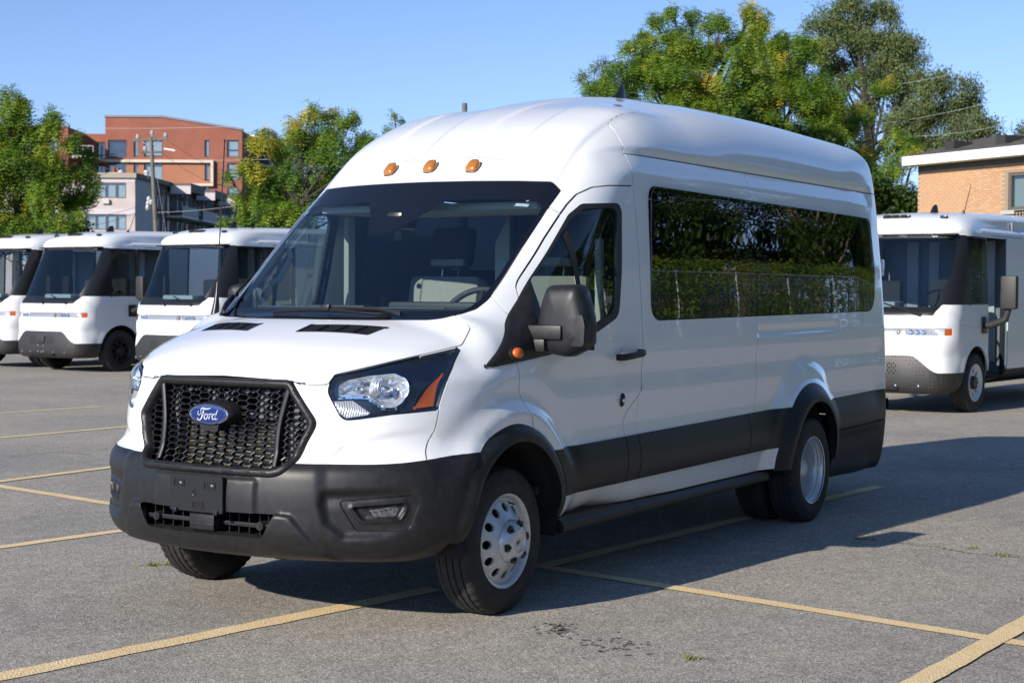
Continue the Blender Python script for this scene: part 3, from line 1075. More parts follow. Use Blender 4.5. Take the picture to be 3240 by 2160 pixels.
_nt.links.new(ramp(_nt, _vo.outputs['Distance'], [(.25, (.012,.012,.012)), (.6, (.10,.10,.10))]).outputs[0], _p.inputs['Base Color'])
M['mesh'] = _m
mi = mesh_in.offset(-.026)
for nm, q, par in (('blank_mesh', mi.mirrored(), fl), ('blank_mesh', mi, fr)): pm_obj(nm, q, M['mesh'], par)

# --- inside the intake: blades, vanes, two round caps, tow cover
b = MB()
b.box(.10, .11, -.45, .45, .40, .56)
b.build('intake_back', M['void'], bumper)
b = MB()
for s in (-1, 1):
    b.box(.035, .10, min(.06*s, .38*s), max(.06*s, .38*s), .478, .487)
    b.bbox(.030, .050, min(.09*s, .37*s), max(.09*s, .37*s), .472, .492, .004)
    for a in (.11, .165, .225, .285, .335):
        b.box(.04, .10, a * s - .002, a * s + .002, .43, .545)
b.box(.045, .10, -.39, .39, .432, .440)
b.build('intake_vane', M['black_plastic'], bumper)
for s in (-1, 1):
    b = MB()
    Mx = Matrix.Translation((.012, .305 * s, .484)) @ Matrix.Rotation(rad(-90), 4, 'Y')
    b.lathe([(0, .004), (.008, .004), (.009, 0), (.0185, 0), (.0205, -.003), (.0205, -.07)], 24, Mx)
    b.build('sensor_cap', M['black_plastic'], bumper, True, 40)
b = MB(); b.bbox(-.022, .06, -.072, .072, .447, .525, .008)
b.bbox(-.024, 0, -.070, .070, .470, .478, .003)
b.build('tow_cover', M['black_plastic'], bumper, True, 40)
for s in (-.33, .36):
    b = MB(); b.bbox(.12, .19, s - .030, s + .030, .325, .345, .006)
    b.build('bumper_clip', M['black_plastic'], bumper, True, 40)

# --- number plate bracket
pb = MB()
PX = -.058
pb.prism([(p[0], p[1]) for p in roundpoly([(-.154,.534),(.154,.534),(.154,.697),(-.154,.697)], .008)], 0, .012,
         Matrix(((0,0,-1,PX+.012),(1,0,0,0),(0,1,0,0),(0,0,0,1))))
pb.box(PX + .012, PX + .045, -.145, .145, .545, .69)
plate = pb.build('plate_bracket', M['satin_black'], van)
for y, z, w, h in ((.098,.658,.060,.030), (-.082,.653,.066,.034), (-.012,.563,.062,.032)):
    d = MB()
    for (y0, y1, z0, z1) in ((y-w/2,y+w/2,z+h/2-.003,z+h/2),(y-w/2,y+w/2,z-h/2,z-h/2+.003),(y-w/2,y-w/2+.003,z-h/2+.003,z+h/2-.003),(y+w/2-.003,y+w/2,z-h/2+.003,z+h/2-.003)):
        d.box(PX - .003, PX, y0, y1, z0, z1)
    d.box(PX - .0006, PX + .001, y-w/2+.004, y+w/2-.004, z-h/2+.004, z+h/2-.004)
    d.build('bracket_slot', M['gloss_black'], plate)
for y, z in ((.088,.658), (-.095,.655)):
    d = MB(); d.lathe([(0,.006),(.005,.005),(.008,.001),(.008,-.002)], 12, Matrix.Translation((PX, y, z)) @ Matrix.Rotation(rad(-90), 4, 'Y'))
    d.build('bracket_screw', M['chrome'], plate, True)
for y, z in ((.123,.678),(-.1,.678)):
    d = MB(); d.lathe([(0,.0015),(.004,.0012),(.004,0)], 8, Matrix.Translation((PX, y, z)) @ Matrix.Rotation(rad(-90), 4, 'Y'))
    d.build('bracket_hole', M['gloss_black'], plate, True)
d = MB(); d.lathe([(.008,.002),(.011,.003),(.014,.0),(.014,-.001)], 20, Matrix.Translation((PX, .01, .615)) @ Matrix.Rotation(rad(-90), 4, 'Y'))
d.build('bracket_boss', M['satin_black'], plate, True)
for y in (.12, -.118):
    d = MB(); d.bbox(PX - .010, PX + .01, y - .012, y + .012, .526, .546, .003)
    d.build('bracket_hook', M['satin_black'], plate, True)

# --- grille: honeycomb, two curved bars, radiator behind, badge
GI = roundpoly([(-.36,1.096),(.36,1.096),(.492,.94),(.402,.735),(-.402,.735),(-.492,.94)], [.04,.04,.04,.09,.09,.04])
grx = lambda y, z: float(np.interp(z, [.70, .80, .95, 1.10], [.045, .088, .108, .128])) + .04 * y * y + .40 * y ** 4
_gx = np.vectorize(grx)
hb = MB()
cw, ch_ = .0755, .0280          # cell width and height of the flattened hexagons
t = .0024
def strip(p, q, dep=.026):
    (y0, z0), (y1, z1) = p, q
    dy, dz = y1 - y0, z1 - z0
    l = math.hypot(dy, dz); ny, nz = -dz / l * t / 2, dy / l * t / 2
    x0, x1 = grx(y0, z0) + .006, grx(y1, z1) + .006
    V = []
    for (y, z, x) in ((y0, z0, x0), (y1, z1, x1)):
        V += [(x, y + ny, z + nz), (x, y - ny, z - nz), (x + dep, y + ny * .6, z + nz * .6), (x + dep, y - ny * .6, z - nz * .6)]
    hb.add(V, [(0,1,5,4),(1,3,7,5),(2,0,4,6),(3,2,6,7)])
seen = set()
ins = lambda y, z: sd_poly(np.array([y]), np.array([z]), GI)[0] < .012
for i in range(-10, 11):
    for j in range(0, 36):
        cy = i * cw * .75; cz = .70 + j * ch_ + (ch_ / 2 if i % 2 else 0)
        ring = [(cy + cw * .5 * cx, cz + ch_ * .5 * sz) for cx, sz in ((-1,0),(-.55,1),(.55,1),(1,0),(.55,-1),(-.55,-1))]
        for k in range(6):
            p, q = ring[k], ring[(k + 1) % 6]
            key = tuple(sorted(((round(p[0]*400), round(p[1]*400)), (round(q[0]*400), round(q[1]*400)))))
            if key in seen: continue
            seen.add(key)
            if ins(*p) and ins(*q): strip(p, q)
honey = hb.build('honeycomb_mesh', M['satin_black'], grille)
for s in (-1, 1):
    b = MB()
    cl = spline([(.372,1.085),(.352,1.0),(.338,.92),(.335,.84),(.340,.745)], 5)
    V = []; F = []
    for y, z in cl:
        x = grx(y, z)
        w = .012
        for dx, dy in ((.03, -w), (-.010, -w), (-.014, -w*.5), (-.014, w*.5), (-.010, w), (.03, w)):
            V.append((x + dx, (y + dy) * s, z))
    for k in range(len(cl) - 1):
        for m in range(5): F.append((k*6+m, k*6+m+1, k*6+m+7, k*6+m+6))
    b.add(V, F); b.build('grille_bar', M['black_plastic'], grille, True, 40)
# radiator pack and surround behind the mesh
b = MB()
b.box(.30, .31, -.62, .62, .66, 1.16)
b.build('grille_back', M['void'], grille)
b = MB()
b.add([(grx(.5,.7)+.03,-.50,.70),(grx(.5,.7)+.03,.50,.70),(.30,.50,.70),(.30,-.50,.70)], [(0,1,2,3)])
b.add([(.13,-.45,1.115),(.13,.45,1.115),(.30,.45,1.115),(.30,-.45,1.115)], [(0,1,2,3)])
b.build('grille_duct', M['satin_black'], grille)
M['fin'] = mat('radiator_fins', (.30,.26,.17), .35, metal=.8)
M['duct'] = mat('grey_duct_plastic', (.11,.11,.115), .5)
b = MB()
for k in range(13): b.box(.20, .23, -.31, .30, .715 + k * .0165, .721 + k * .0165)
b.build('radiator_fin', M['fin'], grille)
b = MB()
b.box(.22, .24, -.34, .33, .70, .925)
for y0, y1, z0, z1 in ((.30,.335,.74,1.10),(-.47,-.37,.90,1.03),(.07,.10,.98,1.06),(-.02,.03,.98,1.09),(.16,.23,.95,.99),(-.30,-.12,.94,.965),(-.33,.33,1.055,1.07),(-.25,-.18,.97,1.05)):
    b.box(.165, .19, y0, y1, z0, z1)
b.build('radiator_frame', M['duct'], grille)

# badge: blue oval, bright rim, raised script
BX = .030
Mb = Matrix(((0, 0, -1, BX), (-1, 0, 0, .004), (0, 1, 0, .961), (0, 0, 0, 1)))     # x to the vehicle's left, z forward
ell = lambda a, b_, n=48: [(a * math.cos(2*math.pi*k/n), b_ * math.sin(2*math.pi*k/n)) for k in range(n)]
def ering(mb, prof, n=48):
    V = []; F = []
    for a, b_, z in prof:
        V += [Mb @ Vector((x, y, z)) for x, y in ell(a, b_, n)]
    for i in range(len(prof) - 1):
        for k in range(n):
            k2 = (k + 1) % n
            F.append((i*n+k, (i+1)*n+k, (i+1)*n+k2, i*n+k2))
    return mb.add(V, F)
b = MB(); ering(b, [(.132,.060,-.072),(.128,.057,-.040),(.122,.052,-.012),(.117,.048,-.004),(.113,.0455,-.005)])
b.prism([(-.055,-.075),(.045,-.075),(.055,-.03),(-.065,-.03)], -.07, -.008, Mb)
pod = b.build('badge_pod', M['black_plastic'], grille, True, 40)
b = MB(); ering(b, [(.1125,.0455,-.006),(.1125,.0455,.001),(.109,.0435,.0025),(.1065,.042,.001)])
ering(b, [(.1015,.0392,.0012),(.1015,.0392,.0022),(.1000,.0382,.0022),(.1000,.0382,.0010)])
b.build('badge_rim', M['chrome'], pod, True, 40)
M['badge_blue'] = mat('badge_blue', (.006,.028,.16), .10, coat=1.0, metal=.2)
b = MB(); ering(b, [(.1068,.0422,.0005),(.09,.035,.0012),(.05,.02,.0018),(.001,.0005,.002)])
b.build('badge_field', M['badge_blue'], pod, True, 40)
# script letters traced as pen strokes, x in units of the oval's half width
def pen(mb, pts, w, Mx, sc=1.0, zt=.0032, zb=.001):
    P = spline(pts, 6); W = np.interp(np.linspace(0, 1, len(P)), np.linspace(0, 1, len(w)), w)
    V = []; F = []
    for i, p in enumerate(P):
        tn = P[min(i+1, len(P)-1)] - P[max(i-1, 0)]; tn = tn / max(np.linalg.norm(tn), 1e-9)
        nx, ny = -tn[1], tn[0]
        for sgn in (1, -1):
            for zz in (zt, zb): V.append(Mx @ Vector(((p[0] + nx*W[i]*sgn) * sc, (p[1] + ny*W[i]*sgn) * sc, zz)))
    for i in range(len(P) - 1):
        a = i * 4; c2 = a + 4
        F += [(a, c2, c2+2, a+2), (a+1, a, c2, c2+1)[::-1], (a+2, a+3, c2+3, c2+2)[::-1]]
    n = len(V); F += [(0,1,3,2), (n-4,n-2,n-1,n-3)]
    mb.add(V, F)
def script_word(mb, Mx, sc):
    pen(mb, [(-.52,.13),(-.58,.02),(-.50,-.05),(-.40,.06),(-.40,.20),(-.28,.245),(-.10,.22),(.04,.235),(.14,.27)], [.008,.02,.014,.012,.02,.032,.03,.022,.010], Mx, sc)
    pen(mb, [(-.24,.225),(-.28,.06),(-.34,-.10),(-.43,-.23),(-.54,-.255),(-.60,-.20),(-.555,-.165)], [.022,.036,.036,.026,.018,.018,.012], Mx, sc)
    pen(mb, [(-.40,.00),(-.28,.01),(-.18,.035)], [.010,.016,.008], Mx, sc)
    pen(mb, [(-.10,.02),(-.19,-.05),(-.22,-.16),(-.15,-.215),(-.06,-.15),(-.03,-.04),(-.08,.02),(-.10,.02)], [.014,.022,.03,.02,.024,.024,.014,.014], Mx, sc)
    pen(mb, [(-.04,.00),(.04,-.01),(.09,.03),(.10,-.02),(.06,-.12),(.03,-.21)], [.008,.012,.016,.024,.028,.022], Mx, sc)
    pen(mb, [(.085,-.07),(.14,.01),(.19,.025),(.205,-.01)], [.012,.014,.022,.018], Mx, sc)
    pen(mb, [(.40,.00),(.32,.025),(.24,-.04),(.22,-.15),(.28,-.21),(.36,-.14),(.42,.0)], [.014,.020,.026,.028,.020,.020,.014], Mx, sc)
    pen(mb, [(.53,.20),(.46,.08),(.40,-.06),(.385,-.17),(.43,-.21),(.52,-.15)], [.016,.026,.028,.026,.018,.006], Mx, sc)
b = MB(); script_word(b, Mb, .1065)
M['script'] = mat('bright_script', (.80,.82,.84), .25, metal=.6)
b.build('badge_script', M['script'], pod)

# --- headlamps
RB = roundpoly([(.600,1.050),(.600,1.105),(.640,1.130),(.740,1.153),(.850,1.163),(.905,1.135),(.917,1.075),(.885,1.028),(.850,1.006),(.800,1.006),(.728,1.056),(.664,1.062)], [.01,.02,.02,.02,.03,.03,.03,.03,.02,.01,.01,.01])
RT = roundpoly([(.570,1.034),(.664,1.038),(.705,1.008),(.748,.979),(.705,.972),(.634,.962),(.598,.988)], [.006,.006,.01,.004,.01,.01,.01])
AM = np.array([(1.072,1.165),(1.040,1.100),(1.023,1.008),(.935,1.000),(.99,1.082)])
M['lamp_back'] = mat('lamp_housing', (.010,.016,.032), .22, coat=.6)
_m, _nt, _p = nodes('lamp_reflector'); setp(_p, color=(.95,.96,.98), metal=.72, rough=.14)
_v = N(_nt, 'ShaderNodeTexVoronoi', Scale=34.0); _v.feature = 'F1'
_t = _nt.nodes.new('ShaderNodeTexCoord'); _nt.links.new(_t.outputs['Object'], _v.inputs['Vector'])
bump(_nt, _p, _v.outputs['Distance'], .55, .012); M['reflector'] = _m
_m, _nt, _p = nodes('fluted_reflector'); setp(_p, color=(.94,.94,.94), metal=.6, rough=.30)
_w = N(_nt, 'ShaderNodeTexWave', Scale=34.0); _w.bands_direction = 'Y'
_t = _nt.nodes.new('ShaderNodeTexCoord'); _nt.links.new(_t.outputs['Object'], _w.inputs['Vector'])
bump(_nt, _p, _w.outputs[0], .8, .006); M['fluted'] = _m
M['amber_in'] = mat('amber_reflector', (.55,.10,.008), .3, coat=.5)
def patch(poly, depth_fn, src):
    f = by_diag(poly, 1.2)
    q = PMesh(src.V.copy(), src.F, src.f)
    q, _ = q.split(f)
    for t_ in (-.006, -.014, -.03): q.cut(lambda V: f(V) - t_)
    return q.offset(depth_fn(f(q.V)))
hl = PMesh(hlamp.V.copy(), hlamp.F, van_f)
_hs = by_diag(HL, 1.2)
backm = PMesh(hlamp.V.copy(), hlamp.F, van_f)
_, backm = backm.split(by_diag(RB, 1.2)); _, backm = backm.split(by_diag(RT, 1.2))
for t_ in (-.008, -.02): backm.cut(lambda V: _hs(V) - t_)
backm = backm.offset(np.interp(_hs(backm.V), [-.05,-.02,-.008,0], [-.030,-.026,-.016,-.003]))
refl = patch(RB, lambda s: np.interp(s, [-.06,-.03,-.014,-.006,0], [-.085,-.07,-.045,-.018,-.012]), hl)
# a bright ridge crossing the bowl
flut = patch(RT, lambda s: np.interp(s, [-.03,-.006,0], [-.020,-.012,-.008]), hl)
RIDGE = roundpoly([(.735,1.062),(.745,1.145),(.800,1.156),(.815,1.155),(.800,1.075)], .01)
ridg = patch(RIDGE, lambda s: np.interp(s, [-.02,0], [-.022,-.040]), hl)
LEDGE = np.array([(.598,1.050),(.668,1.058),(.730,1.052),(.805,1.002),(.860,1.002),(.858,.996),(.800,.996),(.727,1.044),(.668,1.050),(.598,1.043)])
ledg = patch(LEDGE, lambda s: np.full(s.shape, -.008), hl)
amb = patch(AM, lambda s: np.interp(s, [-.02,0], [-.012,-.010]), hl)
lens = hl.offset(.0015)
def bulb(mirr, root):
    for (px_, py_, pz_, r_) in ((.345, .745, 1.085, .016), (.262, .655, 1.085, .013)):
        b = MB(); sg = -1 if mirr else 1
        Mx = Matrix.Translation((px_, sg * py_, pz_)) @ Matrix.Rotation(rad(-90), 4, 'Y')
        b.lathe([(.0, r_ * 1.8), (r_ * .7, r_ * 1.5), (r_, r_ * .6), (r_, -r_ * 2)], 12, Mx)
        b.build('lamp_bulb', M['chrome'], root, True)
for mirr in (True, False):
    q = lambda p: p.mirrored() if mirr else p
    root = pm_obj('headlight', q(backm), M['lamp_back'], van, 60)
    pm_obj('lamp_reflector', q(refl), M['reflector'], root, 60)
    pm_obj('lamp_reflector', q(ridg), M['fluted'], root, 60)
    pm_obj('turn_reflector', q(flut), M['fluted'], root, 60)
    pm_obj('lamp_ledge', q(ledg), M['chrome'], root, 60)
    pm_obj('side_reflector', q(amb), M['amber_in'], root, 60)
    pm_obj('lens', q(lens), M['lens'], root, 60)
    bulb(mirr, root)

# --- bonnet vents
vb = vent.offset(-.018)
vsd = lambda V: sd_poly(ux(V), ua(V), VENT)
for mirr in (True, False):
    q = lambda p: p.mirrored() if mirr else p
    ring = PMesh(vent.V.copy(), vent.F, van_f)
    _, ring = ring.split(lambda V: vsd(V) + .010)
    ro = pm_obj('bonnet_vent', q(ring.offset(.002).hem(.02)), M['satin_black'], bonnet)
    pm_obj('vent_floor', q(vb), M['void'], bonnet)
    b = MB(); sg = -1 if mirr else 1
    for k in range(9):                                    # blades across, three ribs along
        u = (k + .7) / 9.2
        x0, x1 = .457 + .11 * u, .536 + .14 * u
        p0 = project_to(van_f, np.array([[x0, .150, 1.34], [x1, .505, 1.33]]), 4)
        a_, b_ = Vector(p0[0]), Vector(p0[1])
        for v in (a_, b_): v.y *= sg
        b.tube([a_ - Vector((0,0,.004)), b_ - Vector((0,0,.004))], .0026, 4)
    for w in (.25, .5, .75):
        p0 = project_to(van_f, np.array([[.457 + .079 * w, .146 + .36 * w, 1.33], [.567 + .109 * w, .146 + .37 * w, 1.35]]), 4)
        a_, b_ = Vector(p0[0]), Vector(p0[1])
        for v in (a_, b_): v.y *= sg
        b.tube([a_, b_], .004, 4)
    b.build('vent_blade', M['satin_black'], bonnet)
# ---------------------------------------------------------------- glass
CLEAR = roundpoly([(-.735,1.985),(-.50,1.993),(-.245,1.992),(-.055,1.812),(.055,1.812),(.245,1.992),(.50,1.993),(.735,1.985),(.768,1.94),(.772,1.70),(.765,1.48),(.735,1.428),(.60,1.424),(-.60,1.424),(-.735,1.428),(-.765,1.48),(-.772,1.70),(-.768,1.94)], [.04,0,.03,.02,.02,.03,0,.04,.03,0,.05,.04,0,0,.04,.05,0,.03])
wclear, frit = wscr.split(by_front(CLEAR, 2.3))
ws_o = pm_obj('windscreen', wclear.both(), M['windscreen'], van, 60)
pm_obj('windscreen_border', frit.hem(.006).both(), M['gloss_black'], van, 60)
d1, _t = swin.split(lambda V: ux(V) - 3.948)
_, d2 = swin.split(lambda V: ux(V) - 3.954)
d2, d3 = d2.split(lambda V: ux(V) - 4.928)
_, d3 = d3.split(lambda V: ux(V) - 4.934)
for q in (d1, d2, d3):
    pair('side_window', q.offset(.001 + .018 * np.clip((q.V[:, 2] - 1.38) / .70, 0, 1)), M['privacy'], .006)
pair('inner_privacy_pane', swin.offset(-.006), M['void'] if False else M['privacy'], 0)  # second sheet of privacy glass close behind the panes
# front door window: black surround, clear pane, divider bar
dsd = by_side(DW)
DG = roundpoly([(2.140,1.965),(1.855,1.945),(1.742,1.882),(1.372,1.573),(1.335,1.240),(1.545,1.272),(1.728,1.322),(2.035,1.418),(2.082,1.62)], [.05,.05,.10,.01,.02,.05,.1,.10,.1])
dg, dfr = dwin.split(by_side(DG))
BAR = np.array([(1.655,1.0),(1.695,1.0),(1.700,2.2),(1.660,2.2)])
dbar, dg = dg.split(by_side(BAR))
dfr_l, dfr_r = pair('door_window_frame', dfr.offset(.002), M['seal'], .02)
for mirr, fr_ in ((True, dfr_l), (False, dfr_r)):
    q = lambda p: p.mirrored() if mirr else p
    pm_obj('window_divider', q(dbar.offset(-.004)), M['seal'], fr_)
    pm_obj('door_window', q(dg.offset(-.008)), M['door_glass'], fr_, 60)
# ---------------------------------------------------------------- wheels
def tyre_mesh(R=.349, rim=.212, w=.196, n=132):
    """tyre about the y axis, tread centre at y=0, with ribs, grooves and shoulder notches"""
    hw = w / 2
    half = [(rim, hw*.78), (rim+.004, hw*.90), (rim+.022, hw*.985), (rim+.05, hw*1.03), (rim+.066, hw*1.03), (rim+.068, hw*1.045), (rim+.071, hw*1.03), (R-.050, hw*1.01), (R-.030, hw*.96), (R-.016, hw*.90), (R-.007, hw*.83), (R-.004, hw*.76),
            (R-.003, hw*.60), (R-.010, hw*.585), (R-.010, hw*.545), (R-.001, hw*.53), (R, hw*.22), (R-.009, hw*.205), (R-.009, hw*.15), (R, hw*.135)]
    prof = [(r, y) for r, y in half] + [(r, -y) for r, y in half[::-1]]
    V = []; F = []
    m = len(prof)
    for k in range(n):
        q = 2 * math.pi * k / n
        for i, (r, y) in enumerate(prof):
            j = min(i, m - 1 - i)
            if k % 3 == 0:
                if 9 <= j <= 11: r -= .007
                elif j == 12: r -= .004
            elif k % 3 == 1 and j in (16,): r -= .003
            V.append((r * math.cos(q), y, r * math.sin(q)))
    for k in range(n):
        k2 = (k + 1) % n
        for i in range(m - 1):
            F.append((k*m+i, k2*m+i, k2*m+i+1, k*m+i+1))
    return V, F

def text_ring(parent, txt, R, y, size, a_mid, mat_, name='tyre_lettering'):
    """raised letters bent round the sidewall"""
    cu = bpy.data.curves.new(name, 'FONT'); cu.body = txt; cu.size = size; cu.extrude = .0006
    cu.align_x = 'CENTER'; cu.resolution_u = 2; cu.space_character = 1.15
    tmp = bpy.data.objects.new('tmp', cu); col.objects.link(tmp)
    me = bpy.data.meshes.new_from_object(tmp)
    bpy.data.objects.remove(tmp)
    for v in me.vertices:
        a = a_mid + v.co.x / R
        r = R + v.co.y - size * .35
        # seen from -y: letters read clockwise
        v.co = (-r * math.cos(a), y - v.co.z, r * math.sin(a))
    me.materials.append(mat_)
    o = bpy.data.objects.new(name, me); col.objects.link(o); o.parent = parent
    return o

MT = Matrix.Rotation(rad(90), 4, 'X')      # lathe axis z -> -y (outwards on the left side)
def annulus_holes(mb, r0, r1, nh, hr, hc, zf, depth=.012, a_off=0.0, Mx=MT):
    """dished ring with nh round holes; zf(r) is the height over the wheel plane"""
    m = 16
    for h in range(nh):
        ac = a_off + 2 * math.pi * h / nh; da = math.pi / nh
        hole = []; outer = []
        for k in range(m):
            t = 2 * math.pi * k / m
            hole.append((hc + hr * math.cos(t), hr * math.sin(t) / hc))
            c_, s_ = math.cos(t), math.sin(t)
            q = max(abs(c_), abs(s_))
            u, v = c_ / q, s_ / q
            outer.append(((r0 + r1) / 2 + (r1 - r0) / 2 * u, da * v))
        V = []
        for r, a in outer + hole:
            V.append(Mx @ Vector((r * math.cos(ac + a), r * math.sin(ac + a), zf(r))))
        for r, a in hole:
            V.append(Mx @ Vector((r * math.cos(ac + a), r * math.sin(ac + a), zf(r) - depth)))
        F = []
        for k in range(m):
            k2 = (k + 1) % m
            F.append((k, k2, m + k2, m + k)); F.append((m + k, m + k2, 2*m + k2, 2*m + k))
        mb.add(V, F)

M['lug'] = mat('dark_wheel_nut', (.03, .03, .032), .35, metal=.6)
def front_wheel(x, y, side):
    """y is the outer lip plane; side -1 for the vehicle's left"""
    root_b = MB()
    # barrel and lip, then the domed disc with twelve round holes
    root_b.lathe([(.214,-.185),(.214,-.17),(.196,-.15),(.190,-.06),(.196,-.03),(.212,-.012),(.216,-.004),(.223,-.001),(.2245,.003),(.2215,.006),(.214,.004),(.205,-.006),(.198,-.022)], 64, MT)
    zf = lambda r: float(np.interp(r, [.100,.112,.130,.168,.185,.198], [.030,.024,.014,-.010,-.022,-.022]))
    annulus_holes(root_b, .118, .192, 12, .0215, .158, zf)
    root_b.lathe([(.198,-.022),(.192,-.023)], 64, MT)
    root_b.lathe([(.118, zf(.118)),(.108,.026),(.100,.030)], 64, MT)
    w = root_b.build('wheel', M['steel'], van, True, 40)
    t = mesh_obj('tyre', *tyre_mesh(), M['rubber'], w, True, sharp=30)
    t.location = (0, .092, 0)
    cap = MB()
    # hub cover: dome with a flat face and six pockets for the nuts
    cap.lathe([(.106,.028),(.104,.036),(.098,.044),(.088,.058),(.074,.072),(.060,.078),(.050,.078),(.047,.072),(.040,.070),(.0,.071)], 48, MT)
    c = cap.build('hub_cap', M['steel'], w, True, 35)
    pk = MB()
    for k in range(6):
        a = rad(12 + 60 * k)
        p = MT @ Vector((.080 * math.cos(a), .080 * math.sin(a), .068))
        R_ = Matrix.Translation(p) @ Matrix.Rotation(-a, 4, 'Y') @ MT
        pk.prism([(-.022,-.013),(.012,-.019),(.022,-.014),(.022,.014),(.012,.019),(-.022,.013)], -.012, .0015, R_)
    pk.build('nut_pocket', M['satin_black'], c)
    for k in range(6):
        a = rad(12 + 60 * k)
        p = MT @ Vector((.080 * math.cos(a), .080 * math.sin(a), .068))
        nb = MB(); nb.lathe([(.0,.010),(.007,.010),(.0105,.006),(.0105,-.005)], 6, Matrix.Translation(p) @ MT)
        nb.build('wheel_nut', M['lug'], c, True, 30)
    eb = MB()
    Me = Matrix.Translation((0, -.0715, 0)) @ Matrix.Rotation(rad(-28), 4, 'Y') @ MT
    P = [(.030 * math.cos(t_), .0125 * math.sin(t_)) for t_ in np.linspace(0, 2 * math.pi, 33)]
    for k in range(32):
        a_, b_ = P[k], P[k + 1]
        eb.add([Me @ Vector((a_[0]*f, a_[1]*f, .0012)) for f in (1, .93)] + [Me @ Vector((b_[0]*f, b_[1]*f, .0012)) for f in (.93, 1)], [(0, 1, 2, 3)])
    script_word(eb, Me @ Matrix.Translation((0, 0, -.002)), .028)
    eb.build('cap_emblem', M['duct'], c)
    vb = MB(); vb.tube([MT @ Vector((.186*math.cos(rad(72)), .186*math.sin(rad(72)), -.02)), MT @ Vector((.176*math.cos(rad(72)), .176*math.sin(rad(72)), .015))], .004, 6)
    vb.build('valve', M['rubber'], w)
    dk = MB(); dk.lathe([(.0,-.055),(.17,-.055),(.17,-.10)], 32, MT)
    dk.build('brake_disc', mat('brake_iron', (.05,.045,.04), .6, metal=.5), w, True)
    text_ring(t, 'HANKOOK', .302, -.103, .030, rad(68), M['rubber_text'])
    text_ring(t, 'HANKOOK', .302, -.103, .030, rad(248), M['rubber_text'])
    w.location = (x, y, .345)
    if side > 0: w.rotation_euler = (0, 0, math.pi)
    return w
M['rubber_text'] = mat('tyre_letter_rubber', (.034, .034, .033), .6)

def rear_wheel(x, y, side):
    b = MB()
    b.lathe([(.214,-.19),(.200,-.17),(.186,-.15),(.186,-.145),(.120,-.135),(.090,-.128),(.085,-.10),(.0,-.10)], 56, MT)
    b.lathe([(.186,-.150),(.186,-.055),(.190,-.046),(.198,-.042),(.200,-.028),(.208,-.022),(.210,-.010),(.2165,-.004),(.223,-.001),(.2245,.003),(.2215,.006),(.215,.003)], 64, MT)
    w = b.build('rear_wheel', M['steel'], van, True, 40)
    t = mesh_obj('tyre', *tyre_mesh(), M['rubber'], w, True, sharp=30); t.location = (0, .092, 0)
    t2 = mesh_obj('inner_tyre', t.data.vertices and [v.co[:] for v in t.data.vertices], [p.vertices[:] for p in t.data.polygons], M['rubber'], w, True, sharp=30); t2.location = (0, .335, 0)
    hb_ = MB(); hb_.lathe([(.0,-.05),(.05,-.052),(.062,-.06),(.066,-.10),(.075,-.125)], 24, MT)
    hb_.build('axle_hub', M['steel'], w, True, 40)
    bb = MB(); bb.lathe([(.21,-.43),(.21,-.24),(.0,-.24)], 32, MT); bb.build('inner_rim', M['void'], w, True)
    w.location = (x, y, .345)
    if side > 0: w.rotation_euler = (0, 0, math.pi)
    return w
front_wheel(AX_F, -.955, -1); front_wheel(AX_F, .955, 1)
rear_wheel(AX_R, -1.062, -1); rear_wheel(AX_R, 1.062, 1)

# ---------------------------------------------------------------- underside, wheel houses, running board
for s in (-1, 1):
    for ax, r, y1 in ((AX_F, .43, .99), (AX_R, .415, 1.00)):
        b = MB()
        V = []; F = []; n = 20
        for k in range(n + 1):
            q = math.pi * (-.12 + 1.24 * k / n)
            for yy in (.60, y1): V.append((ax + r * math.cos(q), s * yy, .40 + r * math.sin(q) * (1 if q < math.pi and q > 0 else .5)))
        for k in range(n): F.append((2*k, 2*k+1, 2*k+3, 2*k+2))
        F.append(tuple(2*k for k in range(n + 1)))
        b.add(V, F)
        b.build('wheel_house', M['void'], van, True)
b = MB()
b.box(1.5, 4.30, -.88, .88, .40, .50)
b.box(.45, 6.45, -.55, .55, .36, .50)
b.box(5.25, 6.55, -.92, .92, .44, .54)
b.build('chassis', M['void'], van)
b = MB()
b.tube([(.9, .2, .30), (2.2, .2, .30), (4.2, .25, .30), (5.2, .45, .36), (6.3, .5, .36)], .035, 8)
b.tube([(AX_R, -.8, .33), (AX_R, .8, .33)], .06, 8)
b.tube([(AX_F, -.8, .30), (AX_F, .8, .30)], .04, 8)
b.build('axle_and_pipe', M['void'], van, True)
for s in (-1, 1):
    b = MB()
    P = [(-.965,.392),(-.985,.385),(-1.000,.368),(-1.004,.350),(-.995,.330),(-.97,.322),(-.90,.335),(-.90,.40)]
    pl = [(p[0] * -s * -1 if False else s * -p[0], p[1]) for p in P]
    for x0, x1 in ((1.50, 2.30), (2.306, 4.16)):
        Mx = Matrix(((0,0,1,0),(1,0,0,0),(0,1,0,0),(0,0,0,1)))
        b.prism(pl if s < 0 else pl[::-1], x0, x1, Mx)
    b.build('running_board', M['black_plastic'], van, True, 40)

